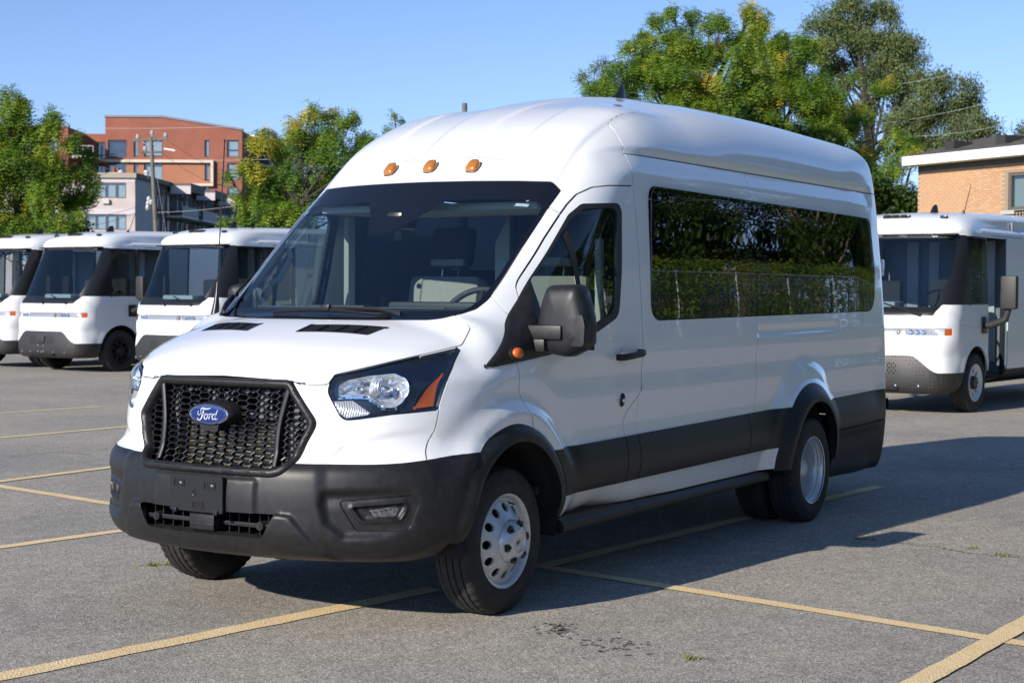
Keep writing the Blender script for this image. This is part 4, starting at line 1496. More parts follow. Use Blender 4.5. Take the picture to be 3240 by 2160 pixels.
# ---------------------------------------------------------------- mirrors on their black sail panels
def stack(mb, rings):
    """closed skin through a list of equally sized point rings"""
    n = len(rings[0]); V = [p for r in rings for p in r]; F = []
    for i in range(len(rings) - 1):
        for k in range(n):
            k2 = (k + 1) % n
            F.append((i*n+k, i*n+k2, (i+1)*n+k2, (i+1)*n+k))
    F.append(tuple(range(n))[::-1]); F.append(tuple((len(rings)-1)*n+k for k in range(n)))
    return mb.add(V, F)
def mirror_head():
    """housing for the vehicle's left: long in z, rounded, deeper towards the road"""
    mb = MB()
    rings = []
    # outline seen from the front: distance outwards from the hinge edge, height
    for t_, sc in ((0, .88), (.012, .96), (.035, 1.0), (.085, .992), (.110, .965), (.128, .91), (.140, .80), (.148, .60), (.152, .3)):
        P = roundpoly([(-1.020,1.225),(-.988,1.36),(-1.012,1.475),(-1.040,1.552),(-1.215,1.556),(-1.262,1.40),(-1.266,1.26),(-1.15,1.205)], [.05,.05,.1,.035,.045,.1,.05,.10], 6)
        cx_, cz_ = -1.13, 1.38
        rings.append([(1.36 - t_, cx_ + (p[0] - cx_) * sc, cz_ + (p[1] - cz_) * sc) for p in P])
    stack(mb, rings)
    return mb
for s in (-1, 1):
    fl_ = lambda mb: ([(v[0], v[1] * -s, v[2]) for v in mb.V], mb.F if s < 0 else [f[::-1] for f in mb.F])
    h = mesh_obj('door_mirror', *fl_(mirror_head()), M['black_plastic'], van, True, sharp=50)
    mb = MB(); mb.box(1.361, 1.364, -1.24, -1.02, 1.24, 1.53)
    mesh_obj('mirror_glass', *fl_(mb), M['chrome'], h, False)
    mb = MB()         # arm wrapping the housing from the sail panel
    mb.bbox(1.190, 1.30, -1.150, -.93, 1.292, 1.360, .012)
    mb.bbox(1.19, 1.30, -1.06, -.90, 1.232, 1.294, .012)
    mesh_obj('mirror_arm', *fl_(mb), M['black_plastic'], h, True, sharp=40)
    mb = MB()         # inset end piece towards the road
    P = roundpoly([(-1.186,1.256),(-1.172,1.33),(-1.178,1.40),(-1.205,1.416),(-1.252,1.416),(-1.266,1.36),(-1.260,1.256)], [.015,.03,.02,.015,.01,.03,.02], 5)
    rings = [[(1.33 - t_, -1.225 + (p[0] + 1.225) * sc, 1.336 + (p[1] - 1.336) * sc) for p in P] for t_, sc in ((0, 1), (.085, 1.0), (.106, .98), (.112, .93), (.115, .5))]
    stack(mb, rings)
    mesh_obj('mirror_end_cap', *fl_(mb), M['black_plastic'], h, True, sharp=45)
    if s > 0:            # the far mirror is folded back against the door
        piv = Matrix.Translation((1.24, .95, 0))
        h.matrix_local = piv @ Matrix.Rotation(rad(-62), 4, 'Z') @ piv.inverted()
# sail panel over the front corner of the door window
SAIL = roundpoly([(.829,1.163),(1.246,1.476),(1.375,1.585),(1.345,1.40),(1.335,1.213),(1.095,1.187)], [.005,0,.01,.1,.02,.02])
sail = PMesh(dwin.V.copy(), dwin.F, van_f)
sail, _ = sail.split(by_side(SAIL))
ssd = by_side(SAIL)
for t_ in (-.01, -.03, -.06): sail.cut(lambda V: ssd(V) - t_)
sail = sail.offset(np.interp(ssd(sail.V), [-.08, -.06, -.03, -.01, 0], [.030, .028, .018, .012, .003]))
sl, sr = pair('mirror_sail', sail, M['black_plastic'], 0, sharp=30)
for par, sg in ((sl, -1), (sr, 1)):
    p0 = np.array([[1.035, .974, 1.223]])
    Mf = frame_at(p0[0])
    b = MB()
    for ax_, ay_, prof in ((1, .62, [(.064, .012), (.058, .024), (.046, .034), (.030, .040), (.0, .041)]),):
        V = []; F = []; n = 28
        for r, h_ in prof:
            for k in range(n):
                q = 2 * math.pi * k / n
                V.append(Mf @ Vector((-.014 + r * math.cos(q), r * ay_ * math.sin(q), h_)))
        for i in range(len(prof) - 1):
            for k in range(n):
                k2 = (k+1) % n; F.append((i*n+k, i*n+k2, (i+1)*n+k2, (i+1)*n+k))
        b.add(V, F)
    e = lambda mb: ([(v[0], v[1] * sg, v[2]) for v in mb.V], mb.F if sg > 0 else [f[::-1] for f in mb.F])
    lamp = mesh_obj('marker_housing', *e(b), M['black_plastic'], par, True, sharp=50)
    b = MB()
    V = []; F = []; n = 24
    prof = [(.031, .033), (.031, .043), (.026, .049), (.014, .053), (.0, .054)]
    for r, h_ in prof:
        for k in range(n):
            q = 2 * math.pi * k / n; V.append(Mf @ Vector((-.002 + r * 1.12 * math.cos(q), r * .78 * math.sin(q), h_)))
    for i in range(len(prof) - 1):
        for k in range(n):
            k2 = (k+1) % n; F.append((i*n+k, i*n+k2, (i+1)*n+k2, (i+1)*n+k))
    b.add(V, F); mesh_obj('marker_lens', *e(b), M['amber_side'], par, True, sharp=50)

# ---------------------------------------------------------------- door handles, lock, rear lamp, hinge
for s, par in ((-1, door_l), (1, door_r)):
    b = MB()
    ypos = lambda z: -(VAN_W0(np.array([z]))[0])
    P = [(2.028, .010), (2.030, .045), (2.060, .058), (2.16, .060), (2.25, .056), (2.283, .040), (2.285, .004)]
    ctr = spline([(x, y) for x, y in P], 4)
    pts = [(x, s * (1.006 + o), 1.180 + (x - 2.03) * .075) for x, o in ctr]
    V = []; F = []
    for i, p in enumerate(pts):
        for dz, dn in ((-.017, -.006), (-.017, .003), (-.008, .009), (.008, .009), (.017, .003), (.017, -.006)):
            t = np.array(ctr[min(i+1, len(ctr)-1)]) - np.array(ctr[max(i-1, 0)]); t = t / np.linalg.norm(t)
            V.append((p[0] - t[1] * dn, p[1] + s * t[0] * dn, p[2] + dz))
    for i in range(len(pts) - 1):
        for k in range(6):
            k2 = (k+1) % 6; F.append((i*6+k, i*6+k2, (i+1)*6+k2, (i+1)*6+k))
    F += [tuple(range(6)), tuple((len(pts)-1)*6+k for k in range(6))]
    b.add(V, F); b.build('door_handle', M['black_plastic'], par, True, 40)
    Mf = frame_at((2.125, 1.01, 1.185))
    b = MB()
    b.lathe([(.046,.002),(.043,.0035),(.034,.0015),(.0,.0005)], 28, Matrix.Diagonal((1, s, 1, 1)) @ Mf)
    b.build('handle_recess', M['paint'], par, True, 60)
    Mf = frame_at((2.117, 1.005, .952))
    b = MB(); Ms = Matrix.Diagonal((1, s, 1, 1)) @ Mf @ Matrix.Diagonal((.58, 1, 1, 1))
    b.lathe([(.036,-.01),(.036,.006),(.031,.012),(.018,.016),(.0,.017)], 24, Ms)
    lk = b.build('door_lock', M['satin_black'], par, True, 40)
    b = MB(); b.lathe([(.011,.016),(.010,.019),(.004,.019),(.0035,.016)], 16, Matrix.Diagonal((1, s, 1, 1)) @ Mf @ Matrix.Translation((.008, 0, 0)))
    b.build('lock_barrel', M['chrome'], lk, True)
    # rear lamp wrapping the tail corner, bumper cap, hinge
    b = MB(); b.bbox(6.545, 6.668, s * .78 - .09, s * .78 + .09, .84, 1.42, .02)
    b.build('rear_lamp', M['red'], van, True, 40)
    b = MB(); b.lathe([(.0,.045),(.022,.043),(.036,.034),(.042,.015),(.044,-.03)], 24, Matrix.Translation((6.55, s * .955, .685)) @ Matrix.Rotation(rad(-90 * -s * 1), 4, 'X') @ Matrix.Rotation(rad(0), 4, 'Y'))
    b.build('bumper_cap', M['satin_black'], van, True, 40)
    b = MB()
    for z in (1.72, 1.04): b.bbox(6.60, 6.665, s * .885 - .03, s * .885 + .03, z - .06, z + .06, .012)
    b.build('rear_door_hinge', M['paint'], van, True, 40)

# ---------------------------------------------------------------- roof: three amber markers, shark fin, whip aerial
for a in (-.264, .005, .270):
    p = project_to(van_f, np.array([[1.806, abs(a), 2.172]]), 5)[0]
    n_ = Vector(grad(van_f, np.array([p]))[0]).normalized(); n_.y *= math.copysign(1, a)
    x_ = Vector((0, 1, 0)) - n_ * n_.y; x_.normalize(); y_ = n_.cross(x_)
    Mx = Matrix(((x_.x, y_.x, n_.x, p[0]), (x_.y, y_.y, n_.y, a), (x_.z, y_.z, n_.z, p[2]), (0, 0, 0, 1)))
    sq = lambda r, n, e=3.2: [(math.copysign(abs(math.cos(t)) ** (2/e), math.cos(t)) * r, math.copysign(abs(math.sin(t)) ** (2/e), math.sin(t)) * r) for t in np.linspace(0, 2*math.pi, n, endpoint=False)]
    b = MB(); stack(b, [[Mx @ Vector((u, v * 1.15, h)) for u, v in sq(r, 28)] for r, h in ((.038, -.01), (.038, .004), (.035, .007))])
    base = b.build('marker_base', M['satin_black'], van, True, 40)
    b = MB(); stack(b, [[Mx @ Vector((u, v * 1.15 - (.012 * (h > .02)), h)) for u, v in sq(r, 28)] for r, h in ((.036, .005), (.0355, .012), (.034, .020), (.029, .027), (.020, .032), (.006, .034))])
    b.build('marker_lens', M['amber_rib'] if 'amber_rib' in M else M['amber'], base, True, 60)
b = MB()
rings = []
for t_, (x0, x1, w) in zip((0, .02, .045, .075, .098), ((-.11, .09, .034), (-.085, .085, .028), (-.035, .075, .020), (-.005, .066, .013), (.018, .058, .007))):
    rings.append([(3.99 + (x0 + x1) / 2 + (x1 - x0) / 2 * math.cos(q), w * math.sin(q), 2.772 + t_) for q in np.linspace(0, 2 * math.pi, 16, endpoint=False)])
stack(b, rings); b.build('shark_fin_aerial', M['satin_black'], van, True, 40)
b = MB()
a0 = Vector((.98, .80, 1.418)); tip = a0 + Vector((.10, .03, .88))
for k in range(3): pass
b.tube([a0 + Vector((-.01, 0, -.03)), a0 + Vector((0, 0, .02)), a0 + (tip - a0) * .10, a0 + (tip - a0) * .16], [.022, .017, .009, .006], 10)
pts = [a0 + (tip - a0) * t for t in np.linspace(.16, 1, 40)]
b.tube(pts, [.0032 + .0008 * (k % 2) for k in range(40)], 6)
b.tube([tip, tip + Vector((.001, 0, .012))], .006, 6)
b.build('whip_aerial', M['satin_black'], van, True, 40)

# ---------------------------------------------------------------- wipers and cowl
def on_glass(a, z, lift=.0):
    p = project_to(van_f, np.array([[float(np.interp(z, [1.38, 2.1], [.75, 1.75])) + .2 * a * a, abs(a), z]]), 6)[0]
    n_ = grad(van_f, np.array([p]))[0]; n_ /= np.linalg.norm(n_)
    p = p + n_ * lift
    return Vector((p[0], math.copysign(p[1], a) if a else 0, p[2]))
def wiper(p0, p1, mid, piv):
    b = MB()
    pts = [on_glass(p0[0] + (p1[0] - p0[0]) * t, p0[1] + (p1[1] - p0[1]) * t, .012 + .010 * math.sin(math.pi * t)) for t in np.linspace(0, 1, 9)]
    b.tube(pts, .007, 6)
    b.tube([p - Vector((.004, 0, .008)) for p in pts], .003, 4)
    o = b.build('wiper_blade', M['satin_black'], van, True, 40)
    b = MB()
    m_ = on_glass(*mid, .030); q = on_glass(*piv, .030)
    b.tube([q, q + (m_ - q) * .3 + Vector((-.004, 0, .012)), m_], [.012, .010, .007], 6)
    b.bbox(m_.x - .018, m_.x + .010, m_.y - .028, m_.y + .028, m_.z - .014, m_.z + .014, .006)
    b.build('wiper_arm', M['satin_black'], o, True, 40)
wiper((.255, 1.400), (-.421, 1.412), (-.07, 1.412), (-.50, 1.388))
wiper((.755, 1.60), (.66, 1.392), (.72, 1.50), (.62, 1.388))

# ---------------------------------------------------------------- stickers on the windscreen
def sticker(a0, a1, z0, z1, m_, parent, lift=-.003, n=3):
    V = []; F = []
    for i in range(n + 1):
        for k in (z0, z1): V.append(on_glass(a0 + (a1 - a0) * i / n, k, lift)[:])
    for i in range(n): F.append((2*i, 2*i+2, 2*i+3, 2*i+1))
    return mesh_obj('sticker', V, F, m_, parent, False)
sticker(-.70, -.633, 1.948, 1.962, M['white_print'], ws_o)
M['pale_print'] = mat('pale_sticker', (.55, .60, .62), .5)
b = MB()
b.add([on_glass(a, z, -.002) for a, z in [(.735 + .020 * math.cos(t), 1.950 + .011 * math.sin(t)) for t in np.linspace(0, 2 * math.pi, 20, endpoint=False)]], [tuple(range(20))])
b.build('sticker', M['pale_print'], ws_o)
V = [on_glass(a, z, -.002) for a, z in ((-.690,1.981),(-.680,1.972),(-.668,1.981),(-.673,1.981),(-.680,1.976),(-.685,1.981))]
mesh_obj('sticker', V, [(0,1,4,5),(1,2,3,4)], M['white_print'], ws_o, False)

# ---------------------------------------------------------------- cab inside
b = MB()
# dashboard: ledge under the screen then the console face
V = []; F = []
ys = np.linspace(-.76, .76, 15)
prof = [(.86,1.405),(1.00,1.425),(1.14,1.432),(1.26,1.425),(1.33,1.395),(1.36,1.33),(1.37,1.20),(1.30,.95)]
for y in ys:
    for x, z in prof: V.append((x + .30 * y * y, y, z - .03 * max(abs(y) - .7, 0)))
m_ = len(prof)
for i in range(len(ys) - 1):
    for k in range(m_ - 1): F.append((i*m_+k, (i+1)*m_+k, (i+1)*m_+k+1, i*m_+k+1))
b.add(V, F)
dash = b.build('dashboard', M['dash'], van, True, 60)
b = MB()
b.bbox(1.20, 1.34, -.66, -.14, 1.42, 1.465, .02)
b.bbox(1.12, 1.20, -.05, .30, 1.425, 1.445, .008)
b.build('instrument_hood', M['dash'], dash, True, 40)
b = MB(); b.bbox(1.10, 1.115, -.55, .62, 1.431, 1.437, .002); b.build('dash_strip', mat('dash_edge', (.12,.125,.13), .25), dash)
M['dark_cloth'] = mat('dark_blue_panel', (.035, .04, .05), .7)
# steering wheel
Ms = Matrix.Translation((1.50, -.46, 1.36)) @ Matrix.Rotation(rad(-58), 4, 'Y')
b = MB()
pts = [Ms @ Vector((.20 * math.cos(q), .20 * math.sin(q), 0)) for q in np.linspace(0, 2 * math.pi, 37)]
b.tube(pts, .016, 10, False)
for q in (0.0, math.pi / 2, math.pi * 1.5):
    b.tube([Ms @ Vector((0, 0, -.02)), Ms @ Vector((.19 * math.sin(q) , .19 * math.cos(q), 0))] if q else [Ms @ Vector((0,0,-.02)), Ms @ Vector((.19, 0, 0))], .014, 6)
b.lathe([(.0,.01),(.05,.008),(.07,-.02),(.06,-.05)], 20, Ms)
b.build('steering_wheel', M['dash'], van, True, 40)
# seats
def seat(x, y):
    b = MB()
    b.bbox(x, x + .50, y - .25, y + .25, .92, 1.06, .05)
    R_ = Matrix.Translation((x + .47, y, 1.02)) @ Matrix.Rotation(rad(12), 4, 'Y')
    b.bbox(-.05, .09, -.25, .25, 0, .60, .05, R_)
    o = b.build('seat', M['seat'], van, True, 40)
    b = MB(); b.bbox(-.03, .07, -.14, .14, .66, .90, .045, R_)
    hr = b.build('headrest', M['seat_dark'], o, True, 40)
    b = MB()
    for s in (-.055, .055): b.tube([R_ @ Vector((.02, s, .58)), R_ @ Vector((.02, s, .68))], .006, 6)
    b.build('headrest_post', M['chrome'], o, True)
    b = MB(); b.bbox(-.036, .03, -.12, .12, .655, .70, .02, R_); b.build('headrest_base', M['trim_grey'], hr, True)
    return o
seat(1.72, -.46)
seat(1.98, .40)
# bulkhead partition of two light panels behind the driver, passenger rows behind
b = MB(); b.box(2.66, 2.68, -.88, .0, .55, 1.96)
prt = b.build('partition_panel', M['dark_cloth'], van)
b = MB(); b.prism([(.003, .55), (.10, .55), (.10, 1.80), (.003, 1.97)], 2.62, 2.69, Matrix(((0,0,1,0),(1,0,0,0),(0,1,0,0),(0,0,0,1))))
b.build('partition_edge', M['trim_light'], prt)
b = MB()
for x in (3.0, 3.8, 4.6, 5.4):
    for y in (-.6, .15, .60):
        R_ = Matrix.Translation((x, y, .95)) @ Matrix.Rotation(rad(10), 4, 'Y')
        b.bbox(0, .10, -.20, .20, 0, .72, .04, R_)
        b.bbox(-.4, .04, -.20, .20, -.08, .04, .04, R_)
b.build('passenger_seat_row', M['seat_dark'], van, True, 40)
b = MB(); b.box(1.4, 6.5, -.9, .9, .52, .56); b.build('cabin_floor', M['dash'], van)
# pillar trim and belt on the far side, grab handle, seat belt by the near pillar
b = MB()
b.bbox(2.18, 2.25, .84, .88, 1.1, 1.95, .015)
b.build('pillar_trim', M['trim_light'], van, True)
b = MB(); b.bbox(2.06, 2.10, -.90, -.86, 1.1, 1.80, .012); b.build('pillar_trim', M['trim_light'], van, True)
b = MB(); b.tube([(2.17, -.86, 1.75), (2.16, -.80, 1.4), (2.15, -.72, 1.05)], .018, 6); b.build('seat_belt', M['seat_dark'], van)
b = MB(); b.tube([(1.42, .80, 1.55), (1.46, .77, 1.58), (1.56, .77, 1.70), (1.58, .80, 1.73)], .016, 8); b.build('grab_handle', M['trim_grey'], van, True)
b = MB(); b.bbox(1.74, 2.35, -.70, .70, 1.945, 1.985, .012); b.build('overhead_shelf', M['trim_light'], van, True)
b = MB(); b.bbox(1.45, 1.60, -.05, .05, 1.84, 1.93, .02); b.bbox(1.58, 1.60, .04, .09, 1.78, 1.85, .01)
b.build('camera_box', M['satin_black'], van, True)
# ---------------------------------------------------------------- electric step vans parked behind
_tp = np.concatenate([
    spline([(.35,.235),(.12,.25),(.03,.31),(.0,.42),(.0,.58),(.018,.715)], 6),
    spline([(.030,.745),(.018,.80),(.018,.93),(.030,.990)], 4),
    spline([(.048,1.0),(.052,1.085)], 2),
    spline([(.036,1.098),(.055,1.22),(.085,1.30),(.13,1.335)], 5),
    spline([(.16,1.36),(.36,1.80),(.58,2.275)], 8),
    spline([(.545,2.30),(.56,2.37),(.64,2.455),(.80,2.525),(1.05,2.575),(1.5,2.61),(2.5,2.64),(6.3,2.64),(6.50,2.62),(6.58,2.54),(6.62,2.3),(6.65,1.2),(6.65,.45)], 6),
    np.array([(6.5,.40),(2.0,.38),(1.2,.30)])])
TRK_T = Table2(lambda X, Y: sd_poly(X, Y, _tp), -.4, 7.0, .0, 2.9, .0125)
TRK_W = Curve1([.0,.30,.45,.60,.75,.95,1.05,1.3,2.3,2.45,2.6,2.9], [.93,.96,.985,1.0,1.0,1.0,1.0,.995,.955,.93,.88,.70], sm=.03)
TAX = 1.02
def trk_f(P):
    x, a, z = P[:, 0], np.abs(P[:, 1]), P[:, 2]
    cx = .10 * a * a + .13 * a ** 6
    r = np.hypot(x - TAX, np.maximum(z - .40, 0) + .3 * np.minimum(z - .40, 0))
    w = TRK_W(z) + .012 * (1 - sstep(.47, .56, r)) - .03 * (1 - sstep(.0, 1.3, x)) * sstep(1.1, 1.4, z)
    # hollow cheek ahead of the wheel, scooped recess over the door
    w = w - .035 * np.exp(-((x - .32) / .16) ** 2) * np.exp(-((z - .72) / .17) ** 2)
    w = w - .05 * sstep(.9, 1.6, x) * (1 - sstep(3.2, 3.6, x)) * sstep(2.36, 2.38, z + .05 * (1 - sstep(.9, 1.6, x))) * (1 - sstep(2.44, 2.54, z))
    cz = .05 * a * a * sstep(2.3, 2.5, z)
    T = TRK_T(x - cx * (1 - sstep(1.5, 3, x)) , z + cz)
    return smax(a - w, T, .22 - .05 * sstep(1.5, 3, x))

M['truck_white'] = mat('truck_white_paint', (.80, .805, .81), .35, coat=.8, coatr=.05)
M['truck_grey'] = speckle('charcoal_bumper_plastic', (.022,.0215,.021), (.032,.031,.030), 30, .55)
M['truck_glass'] = glass('truck_windscreen', (.55, .64, .66), 1.7)
M['truck_side_glass'] = glass('truck_side_glass', (.30, .35, .34), 1.35)
M['silver'] = mat('silver_strip', (.42, .43, .44), .30, metal=.6)
M['panel_blue'] = mat('bulkhead_grey', (.17, .20, .22), .7)
M['panel_lite'] = mat('bulkhead_light', (.42, .47, .49), .7)
M['dimple'] = None
_m, _nt, _p = nodes('dimpled_bumper_plastic'); setp(_p, rough=.5, color=(.026,.0255,.0245))
_v = N(_nt, 'ShaderNodeTexVoronoi', Scale=22.0, Randomness=.0); _t = _nt.nodes.new('ShaderNodeTexCoord')
_nt.links.new(_t.outputs['Object'], _v.inputs['Vector'])
bump(_nt, _p, ramp(_nt, _v.outputs['Distance'], [(.30, (0,0,0)), (.36, (1,1,1))]).outputs[0], .6, .006)
M['dimple'] = _m

def build_truck(rim_kind):
    root = empty('step_van')
    V, F = surface_nets(trk_f, (-.15, 0, .2), (6.85, 1.15, 2.8), .036)
    sk = PMesh(V, F, trk_f)
    _, sk = sk.split(lambda V: np.maximum(arch_r(ux(V), uz(V), TAX, .40) - .455, .6 - ua(V)))
    _, sk = sk.split(lambda V: np.maximum(arch_r(ux(V), uz(V), 5.0, .40) - .455, .6 - ua(V)))
    _, sk = sk.split(lambda V: uz(V) - .262)
    fr = lambda P, xm: (lambda V: np.where(ux(V) < xm, sd_poly(ua(V), uz(V), P), 1.0))
    # windscreen with its wide dark surround reaching round the pillar
    WSO = np.array([(-.9,2.288),(.5,2.288),(.93,2.272),(1.1,2.272),(1.1,1.385),(.82,1.385),(.76,1.245),(-.9,1.25)])
    ws, sk = sk.split(fr(WSO, .83))
    QW = np.array([(.50,1.385),(1.46,1.385),(1.46,2.262),(.83,2.268),(.60,2.27),(.40,1.8)])
    side = lambda P: (lambda V: np.where(ua(V) > .55, sd_poly(ux(V), uz(V), P), 1.0))
    qw, sk = sk.split(side(np.array([(.30,1.385),(1.46,1.385),(1.46,2.262),(.80,2.268)])))
    qw.V[:, 0] += 0
    DO = roundpoly([(1.46,.40),(2.20,.40),(2.20,2.262),(1.46,2.262)], .01)
    _, sk = sk.split(side(DO))                                      # open doorway
    bmp, sk = sk.split(lambda V: np.where(ux(V) < 1.1, uz(V) - (.745 - .215 * sstep(.50, .86, ua(V))), 1.0))
    lamp, sk = sk.split(lambda V: np.where((ux(V) < .62) & (uz(V) > .9), np.maximum(np.abs(uz(V) - 1.043) - .043, ua(V) - .955), 1.0))
    skirt, sk = sk.split(lambda V: np.where(ux(V) > 1.1, uz(V) - .52, 1.0))
    whole_ = lambda nm, pm, m, par=root, hem=.02, sh=40: pm_obj(nm, pm.hem(hem).both(), m, par, sh)
    front, sk = panel(sk, lambda V: np.maximum(ux(V) - 1.455, uz(V) - 1.6), .004)
    cap_, sk = panel(sk, lambda V: np.where(ux(V) < 1.6, 1.6 - uz(V), np.maximum(2.29 - uz(V), ux(V) - 2.9)), .004)
    front_o = whole_('cab_front', front, M['truck_white'])
    whole_('cab_roof', cap_, M['truck_white'])
    whole_('cargo_body', sk, M['truck_white'])
    bo = whole_('bumper', bmp, M['dimple'], root, .05, 50)
    whole_('skirt', skirt, M['truck_grey'])
    # glass
    CL = roundpoly([(-.85,2.235),(.85,2.235),(.86,1.80),(.76,1.355),(-.76,1.355),(-.86,1.80)], .04)
    g, border = ws.split(fr(CL, .83))
    pm_obj('windscreen', g.both(), M['truck_glass'], root, 60)
    whole_('windscreen_border', border, M['satin_black'], root, .01)
    QG = roundpoly([(.40,1.41),(1.42,1.41),(1.42,2.240),(.80,2.245)], .03)
    qg, qb = qw.split(side(QG))
    for nm, pm, m_ in (('side_window_frame', qb, M['satin_black']), ('side_window', qg, M['truck_side_glass'])):
        pm_obj(nm, pm.mirrored(), m_, root); pm_obj(nm, pm, m_, root)
    # light bar: silver strip, bright lamps with amber ends, round badge
    strip_, lampo = lamp.split(lambda V: ua(V) - .43)
    lb = pm_obj('light_strip', strip_.offset(-.004).both(), M['silver'], root)
    amb_, lampo = lampo.split(lambda V: .895 - ua(V))
    for mir_ in (True, False):
        q = lambda p: p.mirrored() if mir_ else p
        h = pm_obj('headlight', q(lampo.offset(-.012)), M['fluted'], root)
        pm_obj('headlight_lens', q(lampo.offset(.001)), M['lens'], h)
        pm_obj('corner_marker', q(amb_.offset(-.004)), M['amber_in'], h)
        s = -1 if mir_ else 1
        b = MB()
        for k in range(3):
            y = .50 + .075 * k; p = project_to(trk_f, np.array([[.1, y, 1.043]]), 5)[0]
            b.lathe([(.030,.012),(.024,.0),(.0,-.004)], 14, Matrix.Translation((p[0] + .006, s * y, 1.043)) @ Matrix.Rotation(rad(-90), 4, 'Y'))
        b.build('lamp_bowl', M['chrome'], h, True)
    p = project_to(trk_f, np.array([[.05, .33, 1.043]]), 5)[0]
    b = MB(); Mb_ = Matrix.Translation((p[0] - .004, -.33, 1.043)) @ Matrix.Rotation(rad(-90), 4, 'Y')
    b.lathe([(.036,.006),(.036,.011),(.029,.011),(.029,.006)], 24, Mb_)
    badge = b.build('round_badge', M['satin_black'], lb, True, 40)
    b = MB()
    for r0 in ((-.006,-.014,.016,.014), (.004,.0,.016,.014)): pass
    for k in (-1, 1): b.lathe([(.012,.012),(.012,.014),(.006,.014),(.006,.012)], 14, Mb_ @ Matrix.Translation((k * .010, 0, 0)))
    b.box(p[0] - .018, p[0] - .016, -.345, -.338, 1.022, 1.064)
    b.build('badge_mark', M['satin_black'], badge)
    b = MB(); b.lathe([(.029,.008),(.0,.009)], 24, Mb_); b.build('badge_face', M['white_print'], badge)
    # bumper details: perforations, slot, screws
    b = MB()
    for cy in (-.25, .25):
        for i in range(-3, 4):
            for j in range(-2, 3):
                if (i + j) % 2 or abs(i) + abs(j) > 4: continue
                yy, zz = cy + i * .026, .585 + j * .030
                q = project_to(trk_f, np.array([[0, abs(yy), zz]]), 4)[0]
                b.lathe([(.0115,.003),(.0,.003)], 6, Matrix.Translation((q[0], yy, zz)) @ Matrix.Rotation(rad(-90), 4, 'Y'))
    o = b.build('perforation', M['void'], bo); o['kind'] = 'stuff'
    b = MB(); b.box(-.004, .06, -.36, .36, .315, .345); b.build('bumper_slot', M['void'], bo)
    for yy in (-.62, -.33, .0, .33, .62):
        q = project_to(trk_f, np.array([[0, abs(yy), .365]]), 4)[0]
        b = MB(); b.lathe([(.0,.010),(.010,.008),(.014,.002)], 8, Matrix.Translation((q[0], yy, .365)) @ Matrix.Rotation(rad(-90), 4, 'Y'))
        b.build('bumper_screw', M['silver'], bo, True)
    # wipers, mirrors, roof lamps, aerials
    for (ya, za, yb, zb) in ((-.10, 1.40, -.62, 1.255), (.42, 1.385, -.02, 1.25)):
        pa = project_to(trk_f, np.array([[.2, abs(ya), za]]), 5)[0]; pb_ = project_to(trk_f, np.array([[.12, abs(yb), zb]]), 5)[0]
        b = MB(); b.tube([Vector((pb_[0] - .03, yb, zb)), Vector(((pa[0] + pb_[0]) / 2 - .035, (ya + yb) / 2, (za + zb) / 2)), Vector((pa[0] - .025, ya, za))], [.022, .014, .010], 6)
        b.build('wiper', M['satin_black'], root, True)
    for s in (-1, 1):
        b = MB(); b.bbox(1.20, 1.39, s * 1.0 - .02, s * 1.0 + .02, 1.01, 1.23, .015)
        mp = b.build('mirror_plate', M['satin_black'], root, True, 40)
        b = MB(); b.tube([(1.28, s * 1.01, 1.12), (1.26, s * 1.10, 1.12), (1.24, s * 1.30, 1.20), (1.24, s * 1.34, 1.34)], [.045, .05, .045, .04], 10)
        b.build('mirror_arm', M['truck_grey'], mp, True, 50)
        b = MB(); b.bbox(1.14, 1.26, s * 1.36 - .105, s * 1.36 + .105, 1.33, 1.76, .035)
        b.build('mirror_head', M['truck_grey'], mp, True, 40)
    b = MB(); b.bbox(.74, .82, -.18, .18, 2.50, 2.545, .012); cl = b.build('roof_lamp_cluster', M['satin_black'], root, True, 40)
    b = MB()
    for y in (-.115, 0, .115): b.bbox(.725, .79, y - .045, y + .045, 2.515, 2.548, .012)
    b.build('clearance_lens', M['void'], cl, True, 40)
    for y in (-.62, .62):
        b = MB(); b.bbox(.80, .86, y - .045, y + .045, 2.485, 2.535, .014); b.build('roof_lamp', M['satin_black'], root, True, 40)
    b = MB(); stack(b, [[(1.35 + c_ + l * math.cos(q), -.28 + w * math.sin(q), 2.57 + h) for q in np.linspace(0, 6.283, 14, endpoint=False)] for h, c_, l, w in ((0, 0, .10, .05), (.06, .01, .085, .04), (.12, .04, .05, .022), (.135, .05, .03, .01))])
    b.build('shark_fin', M['satin_black'], root, True, 50)
    b = MB(); b.tube([(1.5, -.62, 2.56), (1.5, -.62, 2.61), (1.53, -.63, 2.63), (1.66, -.66, 2.97)], [.035, .02, .006, .005], 6); b.build('whip_aerial', M['satin_black'], root, True)
    # wheels
    for (x, s) in ((TAX, -1), (TAX, 1), (5.0, -1), (5.0, 1)):
        tm = MB(); tv, tf = tyre_mesh(.382, .235, .225, 66); tm.add(tv, tf)
        t = mesh_obj('wheel', tm.V, tm.F, M['rubber'], root, True, sharp=30)
        rb = MB()
        rb.lathe([(.236,-.05),(.236,.105),(.243,.112),(.236,.118),(.222,.105),(.205,.085)], 40, MT)
        zf2 = lambda r: float(np.interp(r, [.05,.10,.205], [.075,.07,.085]))
        annulus_holes(rb, .085, .206, 8, .032, .150, zf2, .03, 0, MT)
        rb.build('rim', M['wheel_' + rim_kind], t, True, 40)
        hb_ = MB(); hb_.lathe([(.088,.06),(.086,.10),(.075,.115),(.0,.118)], 24, MT)
        for k in range(6): hb_.lathe([(.0,.125),(.012,.122),(.014,.095)], 6, Matrix.Translation(MT @ Vector((.066*math.cos(k*1.047), .066*math.sin(k*1.047), 0))) @ MT)
